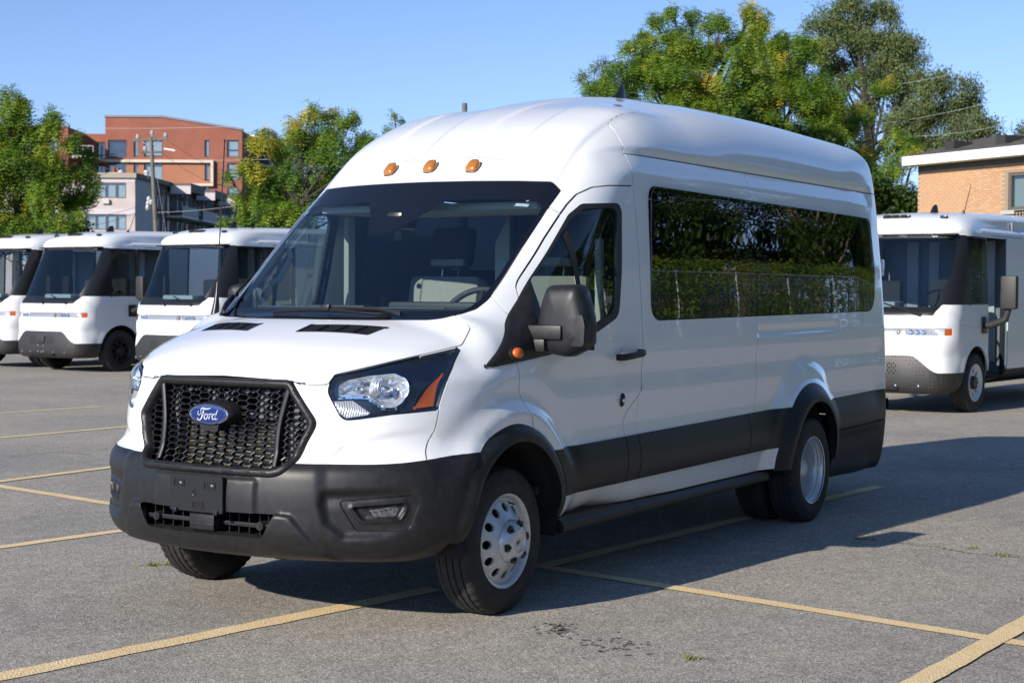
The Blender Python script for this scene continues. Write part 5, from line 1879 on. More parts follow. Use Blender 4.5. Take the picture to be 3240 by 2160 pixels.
        hb_.build('hub', M['satin_black'], t, True, 40)
        bk = MB(); bk.lathe([(.0,.02),(.235,.02)], 24, MT); bk.build('brake_back', M['void'], t)
        t.location = (x, s * .885, .382)
        if s > 0: t.rotation_euler = (0, 0, math.pi)
    # inside: floor, dash, wheel, seat, bulkhead with pale columns
    b = MB(); b.box(.6, 6.5, -.90, .90, .42, .46); b.box(.9, 6.4, -.6, .6, .3, .43); b.build('floor_pan', M['void'], root)
    for s in (-1, 1):
        for ax in (TAX, 5.0):
            b = MB(); V = []; F = []; n = 16
            for k in range(n + 1):
                q = math.pi * k / n
                for yy in (.55, .96): V.append((ax + .47 * math.cos(q), s * yy, .40 + .47 * math.sin(q)))
            for k in range(n): F.append((2*k, 2*k+1, 2*k+3, 2*k+2))
            F.append(tuple(2*k for k in range(n + 1))); b.add(V, F); b.build('wheel_house', M['void'], root, True)
    b = MB(); b.bbox(.42, .85, -.80, .80, 1.20, 1.34, .04); b.bbox(.62, .95, -.05, .72, 1.30, 1.42, .03); b.build('dashboard', M['panel_lite'], root, True, 40)
    Ms_ = Matrix.Translation((1.10, -.42, 1.42)) @ Matrix.Rotation(rad(-50), 4, 'Y')
    b = MB(); b.tube([Ms_ @ Vector((.20*math.cos(q), .20*math.sin(q), 0)) for q in np.linspace(0, 6.2832, 25)], .016, 6, False)
    b.tube([Ms_ @ Vector((-.19,0,0)), Ms_ @ Vector((0,0,-.05)), Ms_ @ Vector((.19,0,0))], .016, 6); b.build('steering_wheel', M['satin_black'], root, True)
    b = MB()
    b.bbox(1.45, 1.58, -.62, -.18, .95, 1.72, .06); b.bbox(1.05, 1.55, -.62, -.18, .85, .98, .05)
    b.bbox(1.45, 1.58, .22, .62, .95, 1.70, .06)
    b.build('driver_seat', M['seat_dark'], root, True, 40)
    b = MB(); b.box(2.55, 2.58, -.92, .92, .46, 2.5); bh = b.build('bulkhead', M['panel_blue'], root)
    b = MB()
    for y0, y1 in ((-.70,-.52), (.10,.24), (.40,.56)): b.box(2.50, 2.548, y0, y1, .6, 2.25)
    b.build('bulkhead_column', M['panel_lite'], bh)
    b = MB(); b.box(.60, 2.54, -.86, .86, 2.27, 2.29); b.build('cab_ceiling', M['void'], root)
    for s in (-1, 1):
        b = MB(); b.box(2.16, 2.20, s * .93 - .03, s * .93 + .03, .46, 2.27); b.box(1.46, 1.50, s * .93 - .03, s * .93 + .03, .46, 1.35)
        b.build('door_post', M['satin_black'], root)
    return root
M['wheel_black'] = mat('black_wheel', (.012,.012,.013), .35, metal=.4)
M['wheel_white'] = speckle('silver_white_wheel', (.60,.61,.62), (.68,.69,.70), 40, .4, metal=.2)

trk = build_truck('black')
trk['group'] = 'white electric step vans parked behind'
tag(trk, 'white electric step van with black wheels, the middle one of the three at left', 'delivery truck')
# the front bumper's plate bracket that this one carries
b = MB(); b.bbox(-.022, .01, -.115, .115, .54, .65, .008); b.box(-.030, -.01, -.115, .115, .515, .523)
b.build('plate_bracket', M['truck_grey'], trk, True, 40)
b = MB()
for y, z in ((-.075,.485),(.075,.485),(-.075,.375),(.075,.375)): b.lathe([(.0,.012),(.012,.009),(.016,.0)], 8, Matrix.Translation((-.004, y, z)) @ Matrix.Rotation(rad(-90), 4, 'Y'))
b.build('plate_bolt', M['silver'], trk, True)
TYAW = rad(-6)
def place_truck(o, contact, yaw=TYAW):
    """puts the front-left tyre's foot on the ground point"""
    o.rotation_euler = (0, 0, yaw)
    c, s = math.cos(yaw), math.sin(yaw)
    lx, ly = TAX, -.93
    o.location = (contact.x - (c * lx - s * ly), contact.y - (s * lx + c * ly), 0)
    return o
TC2 = gnd(272 * D_, 853 * D_)
place_truck(trk, TC2)
ey = Vector((-math.sin(TYAW), math.cos(TYAW), 0)); ex = Vector((math.cos(TYAW), math.sin(TYAW), 0))
t1 = place_truck(copy_thing(trk), TC2 + ey * 2.4 + ex * .2)
t1['label'] = 'white electric step van cut off by the left picture edge, behind its two neighbours'
t3 = place_truck(copy_thing(trk), TC2 - ey * 3.45 - ex * .1)
t3['label'] = 'white electric step van directly behind the big van, nearest of the three at left'
trk_r = build_truck('white')
trk_r['group'] = 'white electric step vans parked behind'
tag(trk_r, 'white electric step van with silver wheels and an open doorway, alone at right', 'delivery truck')
place_truck(trk_r, gnd(2228 * D_, 946 * D_), rad(-5))
# ---------------------------------------------------------------- buildings in the distance
class Facade:
    """wall with real openings; u runs right, v up, n out of the wall towards the viewer"""
    def __init__(s, origin, u, n, root):
        s.o, s.u, s.n, s.root = Vector(origin), Vector(u).normalized(), Vector(n).normalized(), root
    def P(s, u, v, d=0): return s.o + s.u * u + Vector((0, 0, v)) - s.n * d
    def wall(s, name, u0, u1, v0, v1, holes, mat_, depth=.25, top=None):
        us = sorted({u0, u1, *[h[k] for h in holes for k in (0, 1)]} | ({t[0] for t in top} if top else set()))
        us = [u for u in us if u0 - 1e-6 <= u <= u1 + 1e-6]
        vs = sorted({v0, v1, *[h[k] for h in holes for k in (2, 3)]})
        b = MB()
        for i in range(len(us) - 1):
            for j in range(len(vs) - 1):
                a, c, e, f = us[i], us[i+1], vs[j], vs[j+1]
                if any(h[0] - 1e-6 <= a and c <= h[1] + 1e-6 and h[2] - 1e-6 <= e and f <= h[3] + 1e-6 for h in holes): continue
                b.add([s.P(a, e), s.P(c, e), s.P(c, f), s.P(a, f)], [(0, 1, 2, 3)])
            if top:
                ta = np.interp([us[i], us[i+1]], [t[0] for t in top], [t[1] for t in top])
                b.add([s.P(us[i], v1), s.P(us[i+1], v1), s.P(us[i+1], ta[1]), s.P(us[i], ta[0])], [(0, 1, 2, 3)])
        for (a, c, e, f) in holes:
            b.add([s.P(a, e), s.P(c, e), s.P(c, f), s.P(a, f), s.P(a, e, depth), s.P(c, e, depth), s.P(c, f, depth), s.P(a, f, depth)],
                  [(0, 4, 5, 1), (1, 5, 6, 2), (2, 6, 7, 3), (3, 7, 4, 0)])
        return b.build(name, mat_, s.root)
    def slab(s, name, u0, u1, v0, v1, d0, d1, mat_, parent=None):
        b = MB()
        V = [s.P(u, v, d) for d in (d0, d1) for (u, v) in ((u0, v0), (u1, v0), (u1, v1), (u0, v1))]
        b.add(V, [(0,1,2,3),(7,6,5,4),(0,4,5,1),(1,5,6,2),(2,6,7,3),(3,7,4,0)])
        return b.build(name, mat_, parent or s.root)
    def window(s, a, c, e, f, frame, pane, depth=.15, cols=(), rows=(), fw_=.07, blind=None, bl=.5):
        b = MB()
        bars = [(a, a + fw_, e, f), (c - fw_, c, e, f), (a + fw_, c - fw_, e, e + fw_), (a + fw_, c - fw_, f - fw_, f)]
        for t in cols:
            u = a + (c - a) * t; bars.append((u - fw_ / 2, u + fw_ / 2, e + fw_, f - fw_))
        for t in rows:
            v = e + (f - e) * t; bars.append((a + fw_, c - fw_, v - fw_ / 2, v + fw_ / 2))
        for (p, q, r, t) in bars:
            V = [s.P(u, v, d) for d in (depth - .05, depth + .04) for (u, v) in ((p, r), (q, r), (q, t), (p, t))]
            b.add(V, [(0,1,2,3),(7,6,5,4),(0,4,5,1),(1,5,6,2),(2,6,7,3),(3,7,4,0)])
        w = b.build('window', frame, s.root)
        b = MB(); b.add([s.P(a, e, depth), s.P(c, e, depth), s.P(c, f, depth), s.P(a, f, depth)], [(0, 1, 2, 3)])
        b.build('pane', pane, w)
        b = MB(); b.add([s.P(a, e, depth + .35), s.P(c, e, depth + .35), s.P(c, f, depth + .35), s.P(a, f, depth + .35)], [(0, 1, 2, 3)])
        b.build('room_back', M['room'], w)
        if blind:
            b = MB(); b.add([s.P(a, f - (f - e) * bl, depth + .12), s.P(c, f - (f - e) * bl, depth + .12), s.P(c, f, depth + .12), s.P(a, f, depth + .12)], [(0, 1, 2, 3)])
            b.build('blind', blind, w)
        return w
M['room'] = mat('dim_room', (.05, .055, .06), .9)
M['blind'] = mat('white_blind', (.62, .64, .64), .9)
M['curtain'] = mat('pale_curtain', (.38, .42, .38), .9)
M['pane'] = glass('window_pane', (.62, .70, .72), 2.2)
M['brick_red'] = speckle('red_brick_wall', (.26, .088, .055), (.30, .105, .066), .8, .9)
M['brick_orange'] = speckle('orange_panel_wall', (.36, .150, .080), (.40, .170, .095), .5, .9)
M['cream'] = mat('cream_trim', (.60, .52, .42), .8)
M['dark_frame'] = mat('dark_window_frame', (.025, .032, .038), .5)
M['metal_cap'] = mat('grey_coping', (.20, .20, .21), .5, metal=.4)
M['rail'] = mat('pale_railing', (.55, .52, .48), .5)

# --- red brick apartment block, 200 m away, square to the view
DEP = 200.0
PX = DEP / 5126.2
def img(px, py, dep): 
    p = at(px, py, dep)
    rel = p - CAM
    return rel.dot(RGT), p.z
red = empty('apartment_block'); tag(red, 'tall red brick apartment block with cream framed bay, farthest at left', 'building')
o0 = CAM + FWD * DEP; o0.z = 0
fc = Facade(o0, RGT, -FWD, red)
Z4 = lambda u, v: img(u * .38265, 200 + v * .38265, DEP)
uL, vT = Z4(882, 452); uM, _ = Z4(1360, 452); uR, vR = Z4(2010, 562)
wins = []
rows_ = [(640, 780), (830, 975), (1020, 1125)]
colsW = [(905, 1058), (1115, 1152), (1200, 1352), (1700, 1738), (1885, 1982)]
for r0, r1 in rows_:
    for c0, c1 in colsW:
        if r0 > 1000 and c0 < 1600: continue
        a, f = Z4(c0, r0); c, e = Z4(c1, r1); wins.append((round(a, 3), round(c, 3), round(e, 3), round(f, 3), c0))
# normalise the rows and add storeys below the visible ones
vrow = {}
ww = []
for (a, c, e, f, c0) in wins:
    ww.append((a, c, e, f, c0))
st = Z4(0, 640)[1] - Z4(0, 830)[1]
for k in (1, 2, 3, 4):
    for c0, c1 in colsW:
        a, f = Z4(c0, 1020); c, e = Z4(c1, 1165); ww.append((round(a, 3), round(c, 3), round(e - st * k, 3), round(f - st * k, 3), c0))
holes = [w[:4] for w in ww]
vtop = max(h[3] for h in holes) + .3
fc.wall('wall', uL, uR, 0, vtop, holes, M['brick_red'], .25, [(uL, vT), (uM, vT), (uR, vR)])
for k, (a, c, e, f, c0) in enumerate(ww):
    wide = c - a > 4
    cols_ = (.40, .80) if wide else ((.5,) if c - a > 2.5 else ())
    fc.window(a, c, e, f, M['dark_frame'], M['pane'], .18, cols_, (.42,) if c0 in (905, 1885) else (), .10,
              M['blind'] if c0 in (1200, 1885, 1700, 1115) else (M['curtain'] if k % 2 else None), (.95, .95, .9)[k % 3])
fc.slab('coping', uL - .1, uM, vT, vT + .25, -.15, .6, M['metal_cap'])
b = MB(); V = []
for d in (-.15, .6):
    for (u, v) in ((uM, vT), (uR + .1, vR), (uR + .1, vR + .25), (uM, vT + .25)): V.append(fc.P(u, v, d))
b.add(V, [(0,1,2,3),(7,6,5,4),(0,4,5,1),(1,5,6,2),(2,6,7,3),(3,7,4,0)]); b.build('coping', M['metal_cap'], red)
# body behind: side walls, roof
b = MB()
for (u, v) in ((uL, vT), (uR, vR)): b.add([fc.P(u, 0), fc.P(u, v), fc.P(u, v, 18), fc.P(u, 0, 18)], [(0, 1, 2, 3)])
b.add([fc.P(uL, vT), fc.P(uM, vT), fc.P(uM, vT, 18), fc.P(uL, vT, 18)], [(0,1,2,3)]); b.add([fc.P(uM, vT), fc.P(uR, vR), fc.P(uR, vR, 18), fc.P(uM, vT, 18)], [(0,1,2,3)])
b.add([fc.P(uL, 0, 18), fc.P(uR, 0, 18), fc.P(uR, vR, 18), fc.P(uL, vT, 18)], [(0,1,2,3)])
b.build('side_wall', M['brick_red'], red)
# orange bay with cream frame
a0, v1 = Z4(700, 800); a1, v0 = Z4(1775, 1000); _, vi = Z4(0, 818); ai, _ = Z4(1760, 0)
fc.slab('bay_frame', a0, a1, vi, v1, -.5, .0, M['cream'])
fc.slab('bay_frame', ai, a1, v0, vi, -.5, .0, M['cream'])
fc.slab('bay_frame', Z4(1590, 0)[0], a1, v0 - .3, v0, -.5, 0, M['cream'])
bayh = [w[:4] for w in ww if w[2] > v0 - .2 and w[3] < vi and w[1] < ai]
fc2 = Facade(fc.P(0, 0, -.06), RGT, -FWD, red)
fc2.wall('bay_panel', Z4(1058, 0)[0], ai, v0, vi, [h for h in bayh if h[0] > Z4(1060, 0)[0]], M['brick_orange'], .06)
# lower wing on the left with a dark return wall and a balcony
wl, wv = Z4(-300, 568); wr, _ = Z4(685, 568)
fw_ = Facade(fc.P(0, 0, -6), RGT, -FWD, red)
lw = []
for c0, c1 in ((-120, -20), (95, 150), (300, 420), (520, 600)):
    for k in range(6):
        a, f = Z4(c0, 655); c, e = Z4(c1, 790); lw.append((round(a, 3), round(c, 3), round(e - st * k, 3), round(f - st * k, 3)))
fw_.wall('wing_wall', wl, wr, 0, wv, lw, M['brick_red'], .25)
for k, h in enumerate(lw): fw_.window(*h, M['dark_frame'], M['pane'], .18, (.5,), (), .10, M['blind'] if k % 3 == 0 else None, .8)
fw_.slab('coping', wl, wr + .1, wv, wv + .25, -.1, .6, M['metal_cap'])
b = MB()
b.add([fw_.P(wr, 0), fw_.P(wr, wv), fw_.P(wr, wv, 12), fw_.P(wr, 0, 12)], [(0,1,2,3)]); b.add([fw_.P(wl, 0), fw_.P(wl, wv), fw_.P(wl, wv, 12), fw_.P(wl, 0, 12)], [(0,1,2,3)])
b.add([fw_.P(wl, wv), fw_.P(wr, wv), fw_.P(wr, wv, 12), fw_.P(wl, wv, 12)], [(0,1,2,3)])
b.build('wing_side', M['brick_red'], red)
# recessed stair between wing and main block
sl, sv = Z4(685, 582)
fc3 = Facade(fc.P(0, 0, 1.0), RGT, -FWD, red)
hh = []
for k in range(6):
    a, f = Z4(795, 650); c, e = Z4(870, 795); hh.append((round(a, 3), round(c, 3), round(e - st * k, 3), round(f - st * k, 3)))
fc3.wall('stair_wall', Z4(640, 0)[0], uL, 0, sv, hh, M['brick_red'], .25)
for h in hh: fc3.window(*h, M['dark_frame'], M['pane'], .15, (.5,), (), .10)
b = MB()
bu0, bv0 = Z4(672, 800); bu1, bv1 = Z4(876, 722)
for v in (bv0, bv1): b.tube([fc.P(bu0, v, -5.5), fc.P(bu1, v, -5.5)], .06, 4)
for t in np.linspace(0, 1, 6): b.tube([fc.P(bu0 + (bu1 - bu0) * t, bv0, -5.5), fc.P(bu0 + (bu1 - bu0) * t, bv1, -5.5)], .05, 4)
b.build('balcony_railing', M['rail'], red)
fc.slab('balcony_floor', bu0, bu1, bv0 - .25, bv0, -5.6, 0, M['cream'])
# end wing at right with the flat white roof and a dark fin standing up
ra, rv = Z4(1950, 535); rb_, _ = Z4(2150, 535)
fe = Facade(fc.P(0, 0, 9), RGT, -FWD, red)
fe.slab('end_wing', ra, Z4(2330, 0)[0], 0, Z4(0, 600)[1], 0, 12, M['dark_frame'])
fe.slab('roof_screen', ra, rb_, Z4(0, 600)[1], rv, 0, 4, mat('ribbed_white_metal', (.66, .66, .62), .6))
fe.slab('roof_fin', Z4(2140, 0)[0], Z4(2175, 0)[0], Z4(0, 640)[1], Z4(0, 480)[1], -1, 4, M['metal_cap'])
for k in range(6):
    fe.slab('end_balcony', Z4(2030, 0)[0], Z4(2180, 0)[0], Z4(0, 790 + k * 190)[1] - .3, Z4(0, 790 + k * 190)[1], -1.6, 0, M['cream'])

# --- low pinkish grey block in front of it, its long side in shade
low = empty('flat_block'); tag(low, 'pale pinkish low block with banded floors and a shaded balcony side', 'building')
DL = 140.0
ZL = lambda u, v: img(u * .38265, 200 + v * .38265, DL)
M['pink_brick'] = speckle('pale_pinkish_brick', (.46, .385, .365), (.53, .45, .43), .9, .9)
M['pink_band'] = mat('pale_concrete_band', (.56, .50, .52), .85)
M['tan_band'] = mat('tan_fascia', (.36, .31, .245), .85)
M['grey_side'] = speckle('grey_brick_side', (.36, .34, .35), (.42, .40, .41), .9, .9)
M['dark_fascia'] = mat('dark_brown_fascia', (.12, .105, .09), .8)
oL = CAM + FWD * DL; oL.z = 0
fl = Facade(oL, RGT, -FWD, low)
uc, vtop_ = ZL(1125, 912); ul, _ = ZL(-900, 912)
_, vb = ZL(0, 945); _, vb2 = ZL(0, 980)
wh = []
for (r0, r1) in ((990, 1118), (1250, 1380)):
    a, f = ZL(712, r0); c, e = ZL(1050, r1); wh.append((round(a, 3), round(c, 3), round(e, 3), round(f, 3)))
    for k in (1, 2, 3, 4):
        sh = ZL(712, 0)[0] - ZL(150, 0)[0]
        wh.append((round(a - sh * k, 3), round(c - sh * k, 3), round(e, 3), round(f, 3)))
a_, c_ = wh[0][0], wh[0][1]; stl = wh[0][3] - wh[5][3]
wh += [(w[0], w[1], round(w[2] - stl, 3), round(w[3] - stl, 3)) for w in wh[5:10]]
fl.wall('wall', ul, uc, 0, vb2, wh, M['pink_brick'], .2)
M["tan_frame"] = mat("brown_window_frame", (.10, .085, .07), .6)
for k, h in enumerate(wh): fl.window(*h, M["tan_frame"], M['pane'], .12, (.25, .5, .75), (), .10, M['blind'], .97)
fl.slab('roof_band', ul, uc, vb2, vb, -.03, .3, M['pink_band']); fl.slab('fascia', ul - .2, uc + .15, vb, vtop_, -.25, 1.0, M['tan_band'])
_, q0 = ZL(0, 1200); _, q1 = ZL(0, 1245)
fl.slab('floor_band', ul, uc, q1, q0, -.04, .1, M['pink_band']); fl.slab('floor_band', ul, uc, q1 - stl, q0 - stl, -.04, .1, M['pink_band'])
for (cx_, cy_) in ((883, 1145), (888, 1415)):
    a, f = ZL(cx_ - 30, cy_ - 18); c, e = ZL(cx_ + 30, cy_ + 18); fl.slab('air_conditioner', a, c, e, f, -.25, .1, M['rail'])
# the shaded long side runs away to the right
e1 = at(1990 * .38265, 200 + 1180 * .38265, 185.0)
sd = Vector((e1.x - fl.P(uc, 0).x, e1.y - fl.P(uc, 0).y, 0)); Ls = sd.length
sn = Vector((sd.y, -sd.x, 0)).normalized()
if sn.dot(CAM - fl.P(uc, 0)) < 0: sn = -sn
fs = Facade(fl.P(uc, 0), sd, sn, low)
sh_ = []
for k in range(5):
    base = Ls * (.17 + .165 * k)
    for j in range(3):
        for w in (0, 1, 2):
            sh_.append((round(base + w * 1.9, 3), round(base + w * 1.9 + 1.1, 3), round(wh[0][2] - stl * j - .9, 3), round(wh[0][3] - stl * j, 3)))
sh_ = [h for h in sh_ if h[1] < Ls - .2 and h[2] > 0]
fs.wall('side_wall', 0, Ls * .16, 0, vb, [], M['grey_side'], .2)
M['shade_brick'] = speckle('shaded_brick_side', (.060,.060,.066), (.085,.085,.09), .9, .9)  # shade of the balcony side put into a darker brick colour
fs.wall('shaded_wall', Ls * .16, Ls, 0, vb, sh_, M['shade_brick'], .2)
for k, h in enumerate(sh_): fs.window(*h, M['rail'], M['pane'], .12, (), (), .10, M['blind'] if k % 2 else None, .9)
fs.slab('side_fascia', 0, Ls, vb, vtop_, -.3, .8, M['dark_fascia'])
for j in range(3):
    for k in range(4):
        b0 = Ls * (.24 + .19 * k)
        fs.slab('balcony_slab', b0, b0 + Ls * .15, wh[0][2] - stl * j - 1.15, wh[0][2] - stl * j - .95, -1.5, 0, M['pink_band'])
        fs.slab('balcony_front', b0, b0 + Ls * .15, wh[0][2] - stl * j - .95, wh[0][2] - stl * j - .05, -1.5, -1.42, M['dark_frame'])
for k, t in enumerate((.25, .48, .70)):
    fs.slab('roof_step', Ls * t, Ls * (t + .13), vtop_ - .9, vtop_ - .1, -2.2, -.32, M['dark_fascia'])
    fs.slab('roof_step_end', Ls * t - .05, Ls * t, vtop_ - 1.1, vtop_ - .35, -2.2, -.32, M['pink_band'])
b = MB(); b.add([fl.P(ul, vtop_ - .3), fl.P(uc, vtop_ - .3), fs.P(Ls, vtop_ - .3), fl.P(ul, vtop_ - .3, 40)], [(0, 1, 2, 3)]); b.build('flat_roof', M['metal_cap'], low)
for (u_, v_) in ((940, 890), (1155, 900)):
    a, f = ZL(u_, v_ - 18); b = MB(); b.lathe([(.18, 0), (.18, .5), (.28, .55), (.18, .75), (0, .8)], 10, Matrix.Translation(fl.P(a, vtop_ - .3, 3))); b.build('roof_vent', M['rail'], low, True)
a, f = ZL(790, 870); c, e = ZL(890, 905); fl.slab('roof_parapet', a, c, vtop_ - .2, f, 5, 7, M['pink_brick'])
fl.slab('chimney', ZL(812, 0)[0], ZL(835, 0)[0], f, f + .5, 5.4, 6, M['brick_red']); fl.slab('chimney', ZL(850, 0)[0], ZL(868, 0)[0], f, f + .4, 5.4, 6, M['brick_red'])

# --- brown brick house at the right, seen along its wall
hs = empty('brick_house'); tag(hs, 'tan brick house with white eaves and dark shingles at the right edge', 'building')
pL = at(2906, 512, 50.0); pR = at(3240, 466, 46.2)
wd = Vector((pR.x - pL.x, pR.y - pL.y, 0)); Lw = wd.length; wd.normalize()
wn_ = Vector((wd.y, -wd.x, 0))
if wn_.dot(CAM - pL) < 0: wn_ = -wn_
WTOP = 5.45
fh = Facade((pL.x, pL.y, 0), wd, wn_, hs)
M['mortar'] = mat('mortar', (.30, .225, .165), .95)
hw = Lw * .865
holeH = [(round(hw, 3), round(hw + 1.5, 3), 3.94, 5.02)]
fh.wall('wall', 0, Lw + 9, 0, WTOP, holeH, M['mortar'], .2)
b = MB(); b.add([fh.P(0, 0), fh.P(0, WTOP), fh.P(0, WTOP, 12), fh.P(0, 0, 12)], [(0, 1, 2, 3)]); b.build('end_wall', M['mortar'], hs)
fh.window(*holeH[0], mat('taupe_window_frame', (.11, .095, .085), .6), M['pane'], .08, (.45,), (), .09, M['curtain'], .9)
fh.slab('sill', hw - .22, hw + 1.7, 3.83, 3.94, -.08, .05, mat('stone_sill', (.42, .40, .36), .9))
b = MB()
for k in range(8): b.tube([fh.P(hw + .62 + k * .12, 2.6, -.35), fh.P(hw + .62 + k * .12, 3.9, -.35)], .018, 4)
for v in (2.65, 3.88): b.tube([fh.P(hw + .6, v, -.35), fh.P(hw + 1.6, v, -.35)], .03, 4)
b.build('iron_railing', M['void'], hs)
_m, _nt, _p = nodes('tan_brick'); setp(_p, rough=.9)
_oi = _nt.nodes.new('ShaderNodeObjectInfo'); _n = noise(_nt, 6, 3)
_nt.links.new(mixc(_nt, .35, ramp(_nt, _oi.outputs['Random'], [(0, (.46,.255,.135)), (.5, (.53,.31,.17)), (1, (.58,.37,.22))]).outputs[0], ramp(_nt, _n.outputs[0], [(.3, (.42,.225,.12)), (.7, (.60,.37,.215))]).outputs[0]), _p.inputs['Base Color'])
M['brick'] = _m
BWd, BHt = .213, .067
rows_b = int((WTOP - 2.55) / BHt)
Mh = Matrix(((wd.x, 0, -wn_.x, pL.x), (wd.y, 0, -wn_.y, pL.y), (0, 1, 0, 0), (0, 0, 0, 1)))     # u, v, depth
bme = MB(); bme.bbox(0, BWd - .011, 0, BHt - .011, -.010, .03, .002)
bm0 = bme
proto = mesh_obj('brick', [(x - (BWd - .011) / 2, y, z) for x, y, z in bm0.V], bm0.F, M['brick'], hs, False)
proto_me = proto.data
bpy.data.objects.remove(proto)
spots_b = []
for r in range(rows_b):
    v = 2.55 + r * BHt
    for k in range(int((Lw + .6) / BWd) + 1):
        u = k * BWd + (BWd / 2 if r % 2 else 0) + BWd / 2
        if u > Lw + .5: continue
        if hw - .12 < u < hw + 1.62 and 3.80 < v < 5.04: continue
        spots_b.append((u, v))
spots_b.sort(key=lambda q: -(q[0] * .8 + (0 if q[1] > 3.3 else -4)))
_rb = random.Random(3)
for (u, v) in spots_b[:300]:
    o = bpy.data.objects.new('brick', proto_me); col.objects.link(o); o.parent = hs
    o.matrix_local = Mh @ Matrix.Translation((u, v, _rb.uniform(-.003, .003)))
b = MB()
for (u, v) in spots_b[300:]:
    V = [Mh @ Vector((u + x * (BWd - .011) / 2, v + y, d_)) for d_ in (-.010, .02) for x, y in ((-1, 0), (1, 0), (1, BHt - .011), (-1, BHt - .011))]
    b.add(V, [(0,1,2,3),(0,4,5,1),(1,5,6,2),(2,6,7,3),(3,7,4,0)])
o = b.build('brick_courses', M['brick'], hs); o['kind'] = 'stuff'
fh.slab('frieze', 0, Lw + 9, WTOP - .17, WTOP, -.015, .0, M['dark_fascia'])
M['white_wood'] = mat('white_eaves', (.78, .78, .76), .6)
fh.slab('eaves', -.12, Lw + 9, WTOP, WTOP + .27, -.55, .4, M['white_wood'])
M['shingle'] = speckle('dark_shingles', (.055, .05, .045), (.085, .078, .07), 3, .9)
b = MB()
for k in range(7):
    d0, z0 = -.5 + k * .33, WTOP + .28 + k * .085
    V = [fh.P(u, z, d) for u in (.15 + k * .10, Lw + 9) for d, z in ((d0, z0), (d0, z0 + .035), (d0 + .36, z0 + .11))]
    b.add(V, [(0, 1, 4, 3), (1, 2, 5, 4)])
b.add([fh.P(.15, WTOP + .28, -.5), fh.P(.75, WTOP + .88, 1.8), fh.P(.5, WTOP + .28, 4)], [(0, 1, 2)])
b.build('roof_shingles', M['shingle'], hs)
for t in (.30, .78):
    fh.slab('roof_hatch', Lw * t, Lw * t + .38, WTOP + .34, WTOP + .66, -.15, .6, mat('dark_patch', (.03, .03, .03), .9))

# ---------------------------------------------------------------- utility pole and wires
M['pole_wood'] = speckle('weathered_wood', (.13, .115, .092), (.20, .178, .145), 6, .9)
M['insul'] = mat('grey_insulator', (.40, .41, .42), .3)
DPo = 108.0
pole = empty('utility_pole'); tag(pole, 'weathered wooden utility pole with two crossarms before the red block', 'utility pole')
pt = at(1248 * .38265, 200 + 610 * .38265, DPo); pb0 = at(1290 * .38265, 200 + 1420 * .38265, DPo)
tt = (pt.z) / (pt.z - pb0.z)
foot = pt + (pb0 - pt) * tt
b = MB(); b.tube([foot, pt], [.17, .125], 10); b.build('pole_shaft', M['pole_wood'], pole, True)
W_ = lambda u, v: at(u * .38265, 200 + v * .38265, DPo)
b = MB()
a, c = W_(1090, 640), W_(1385, 625); d = (c - a)
for off in (0,): 
    n_ = FWD * .06; u_ = Vector((0, 0, .07))
    b.add([a + n_ + u_, a + n_ - u_, a - n_ - u_, a - n_ + u_, c + n_ + u_, c + n_ - u_, c - n_ - u_, c - n_ + u_], [(0,1,2,3),(7,6,5,4),(0,4,5,1),(1,5,6,2),(2,6,7,3),(3,7,4,0)])
xa = b.build('crossarm', M['pole_wood'], pole)
b = MB(); a2, c2 = W_(1165, 738), W_(1340, 736)
b.add([a2 + n_ + u_, a2 + n_ - u_, a2 - n_ - u_, a2 - n_ + u_, c2 + n_ + u_, c2 + n_ - u_, c2 - n_ - u_, c2 - n_ + u_], [(0,1,2,3),(7,6,5,4),(0,4,5,1),(1,5,6,2),(2,6,7,3),(3,7,4,0)])
b.build('crossarm', M['dark_fascia'], pole)
b = MB(); b.tube([W_(1165, 640), W_(1245, 700)], .03, 4); b.tube([W_(1325, 632), W_(1250, 700)], .03, 4); b.build('arm_brace', M['insul'], pole)
for (u, v) in ((1140, 612), (1258, 580), (1370, 598), (1200, 708)):
    p = W_(u, v); b = MB(); b.lathe([(.06, -.30), (.06, -.10), (.16, -.08), (.10, .02), (.15, .04), (.09, .16), (.0, .20)], 10, Matrix.Translation(p)); b.build('insulator', M['insul'], pole, True)
for (u, v) in ((1232, 1125), (1225, 1165), (1222, 1195), (1250, 1150)):
    p = W_(u, v); b = MB(); b.lathe([(.0, -.2), (.12, -.15), (.16, .0), (.12, .15), (.0, .2)], 8, Matrix.Translation(p)); b.build('line_clamp', M['insul'], pole, True)
b = MB(); b.tube([W_(1355, 708), W_(1447, 724)], .07, 6); b.build('line_arm', M['white_print'], pole)
M['wire_lit'] = mat('sunlit_wire', (.40, .40, .40), .5)  # pale copy of the wire material, sunlight put into its colour
M['wire'] = mat('dark_wire', (.06, .06, .065), .5)
def wire(p0, p1, r, m_, label, sag=.3, group='overhead wires'):
    b = MB(); pts = []
    for t in np.linspace(0, 1, 17):
        p = p0 + (p1 - p0) * t; pts.append(p - Vector((0, 0, sag * 4 * t * (1 - t))))
    b.tube(pts, r, 5); o = b.build('overhead_wire', m_, None, True); tag(o, label, 'wire', group)
wire(at(270, 405, 100), at(1180, 370, 92), .012, M['wire_lit'], 'pale wire crossing the top of the red block and the yellowing tree', .25)
wire(at(600, 507, 75), at(1160, 485, 70), .009, M['wire_lit'], 'pale wire crossing the middle of the yellowing tree', .1)
wire(at(500, 672, 104), at(790, 645, 100), .011, M['wire_lit'], 'single pale wire from the pole across the shaded balconies', .1)
wire(W_(1180, 735), at(200, 545, 96), .011, M['wire_lit'], 'upper of the wires fanning left from the lower crossarm', .5)
wire(W_(1160, 745), at(200, 560, 96), .011, M['wire_lit'], 'lower of the wires fanning left from the lower crossarm', .6)
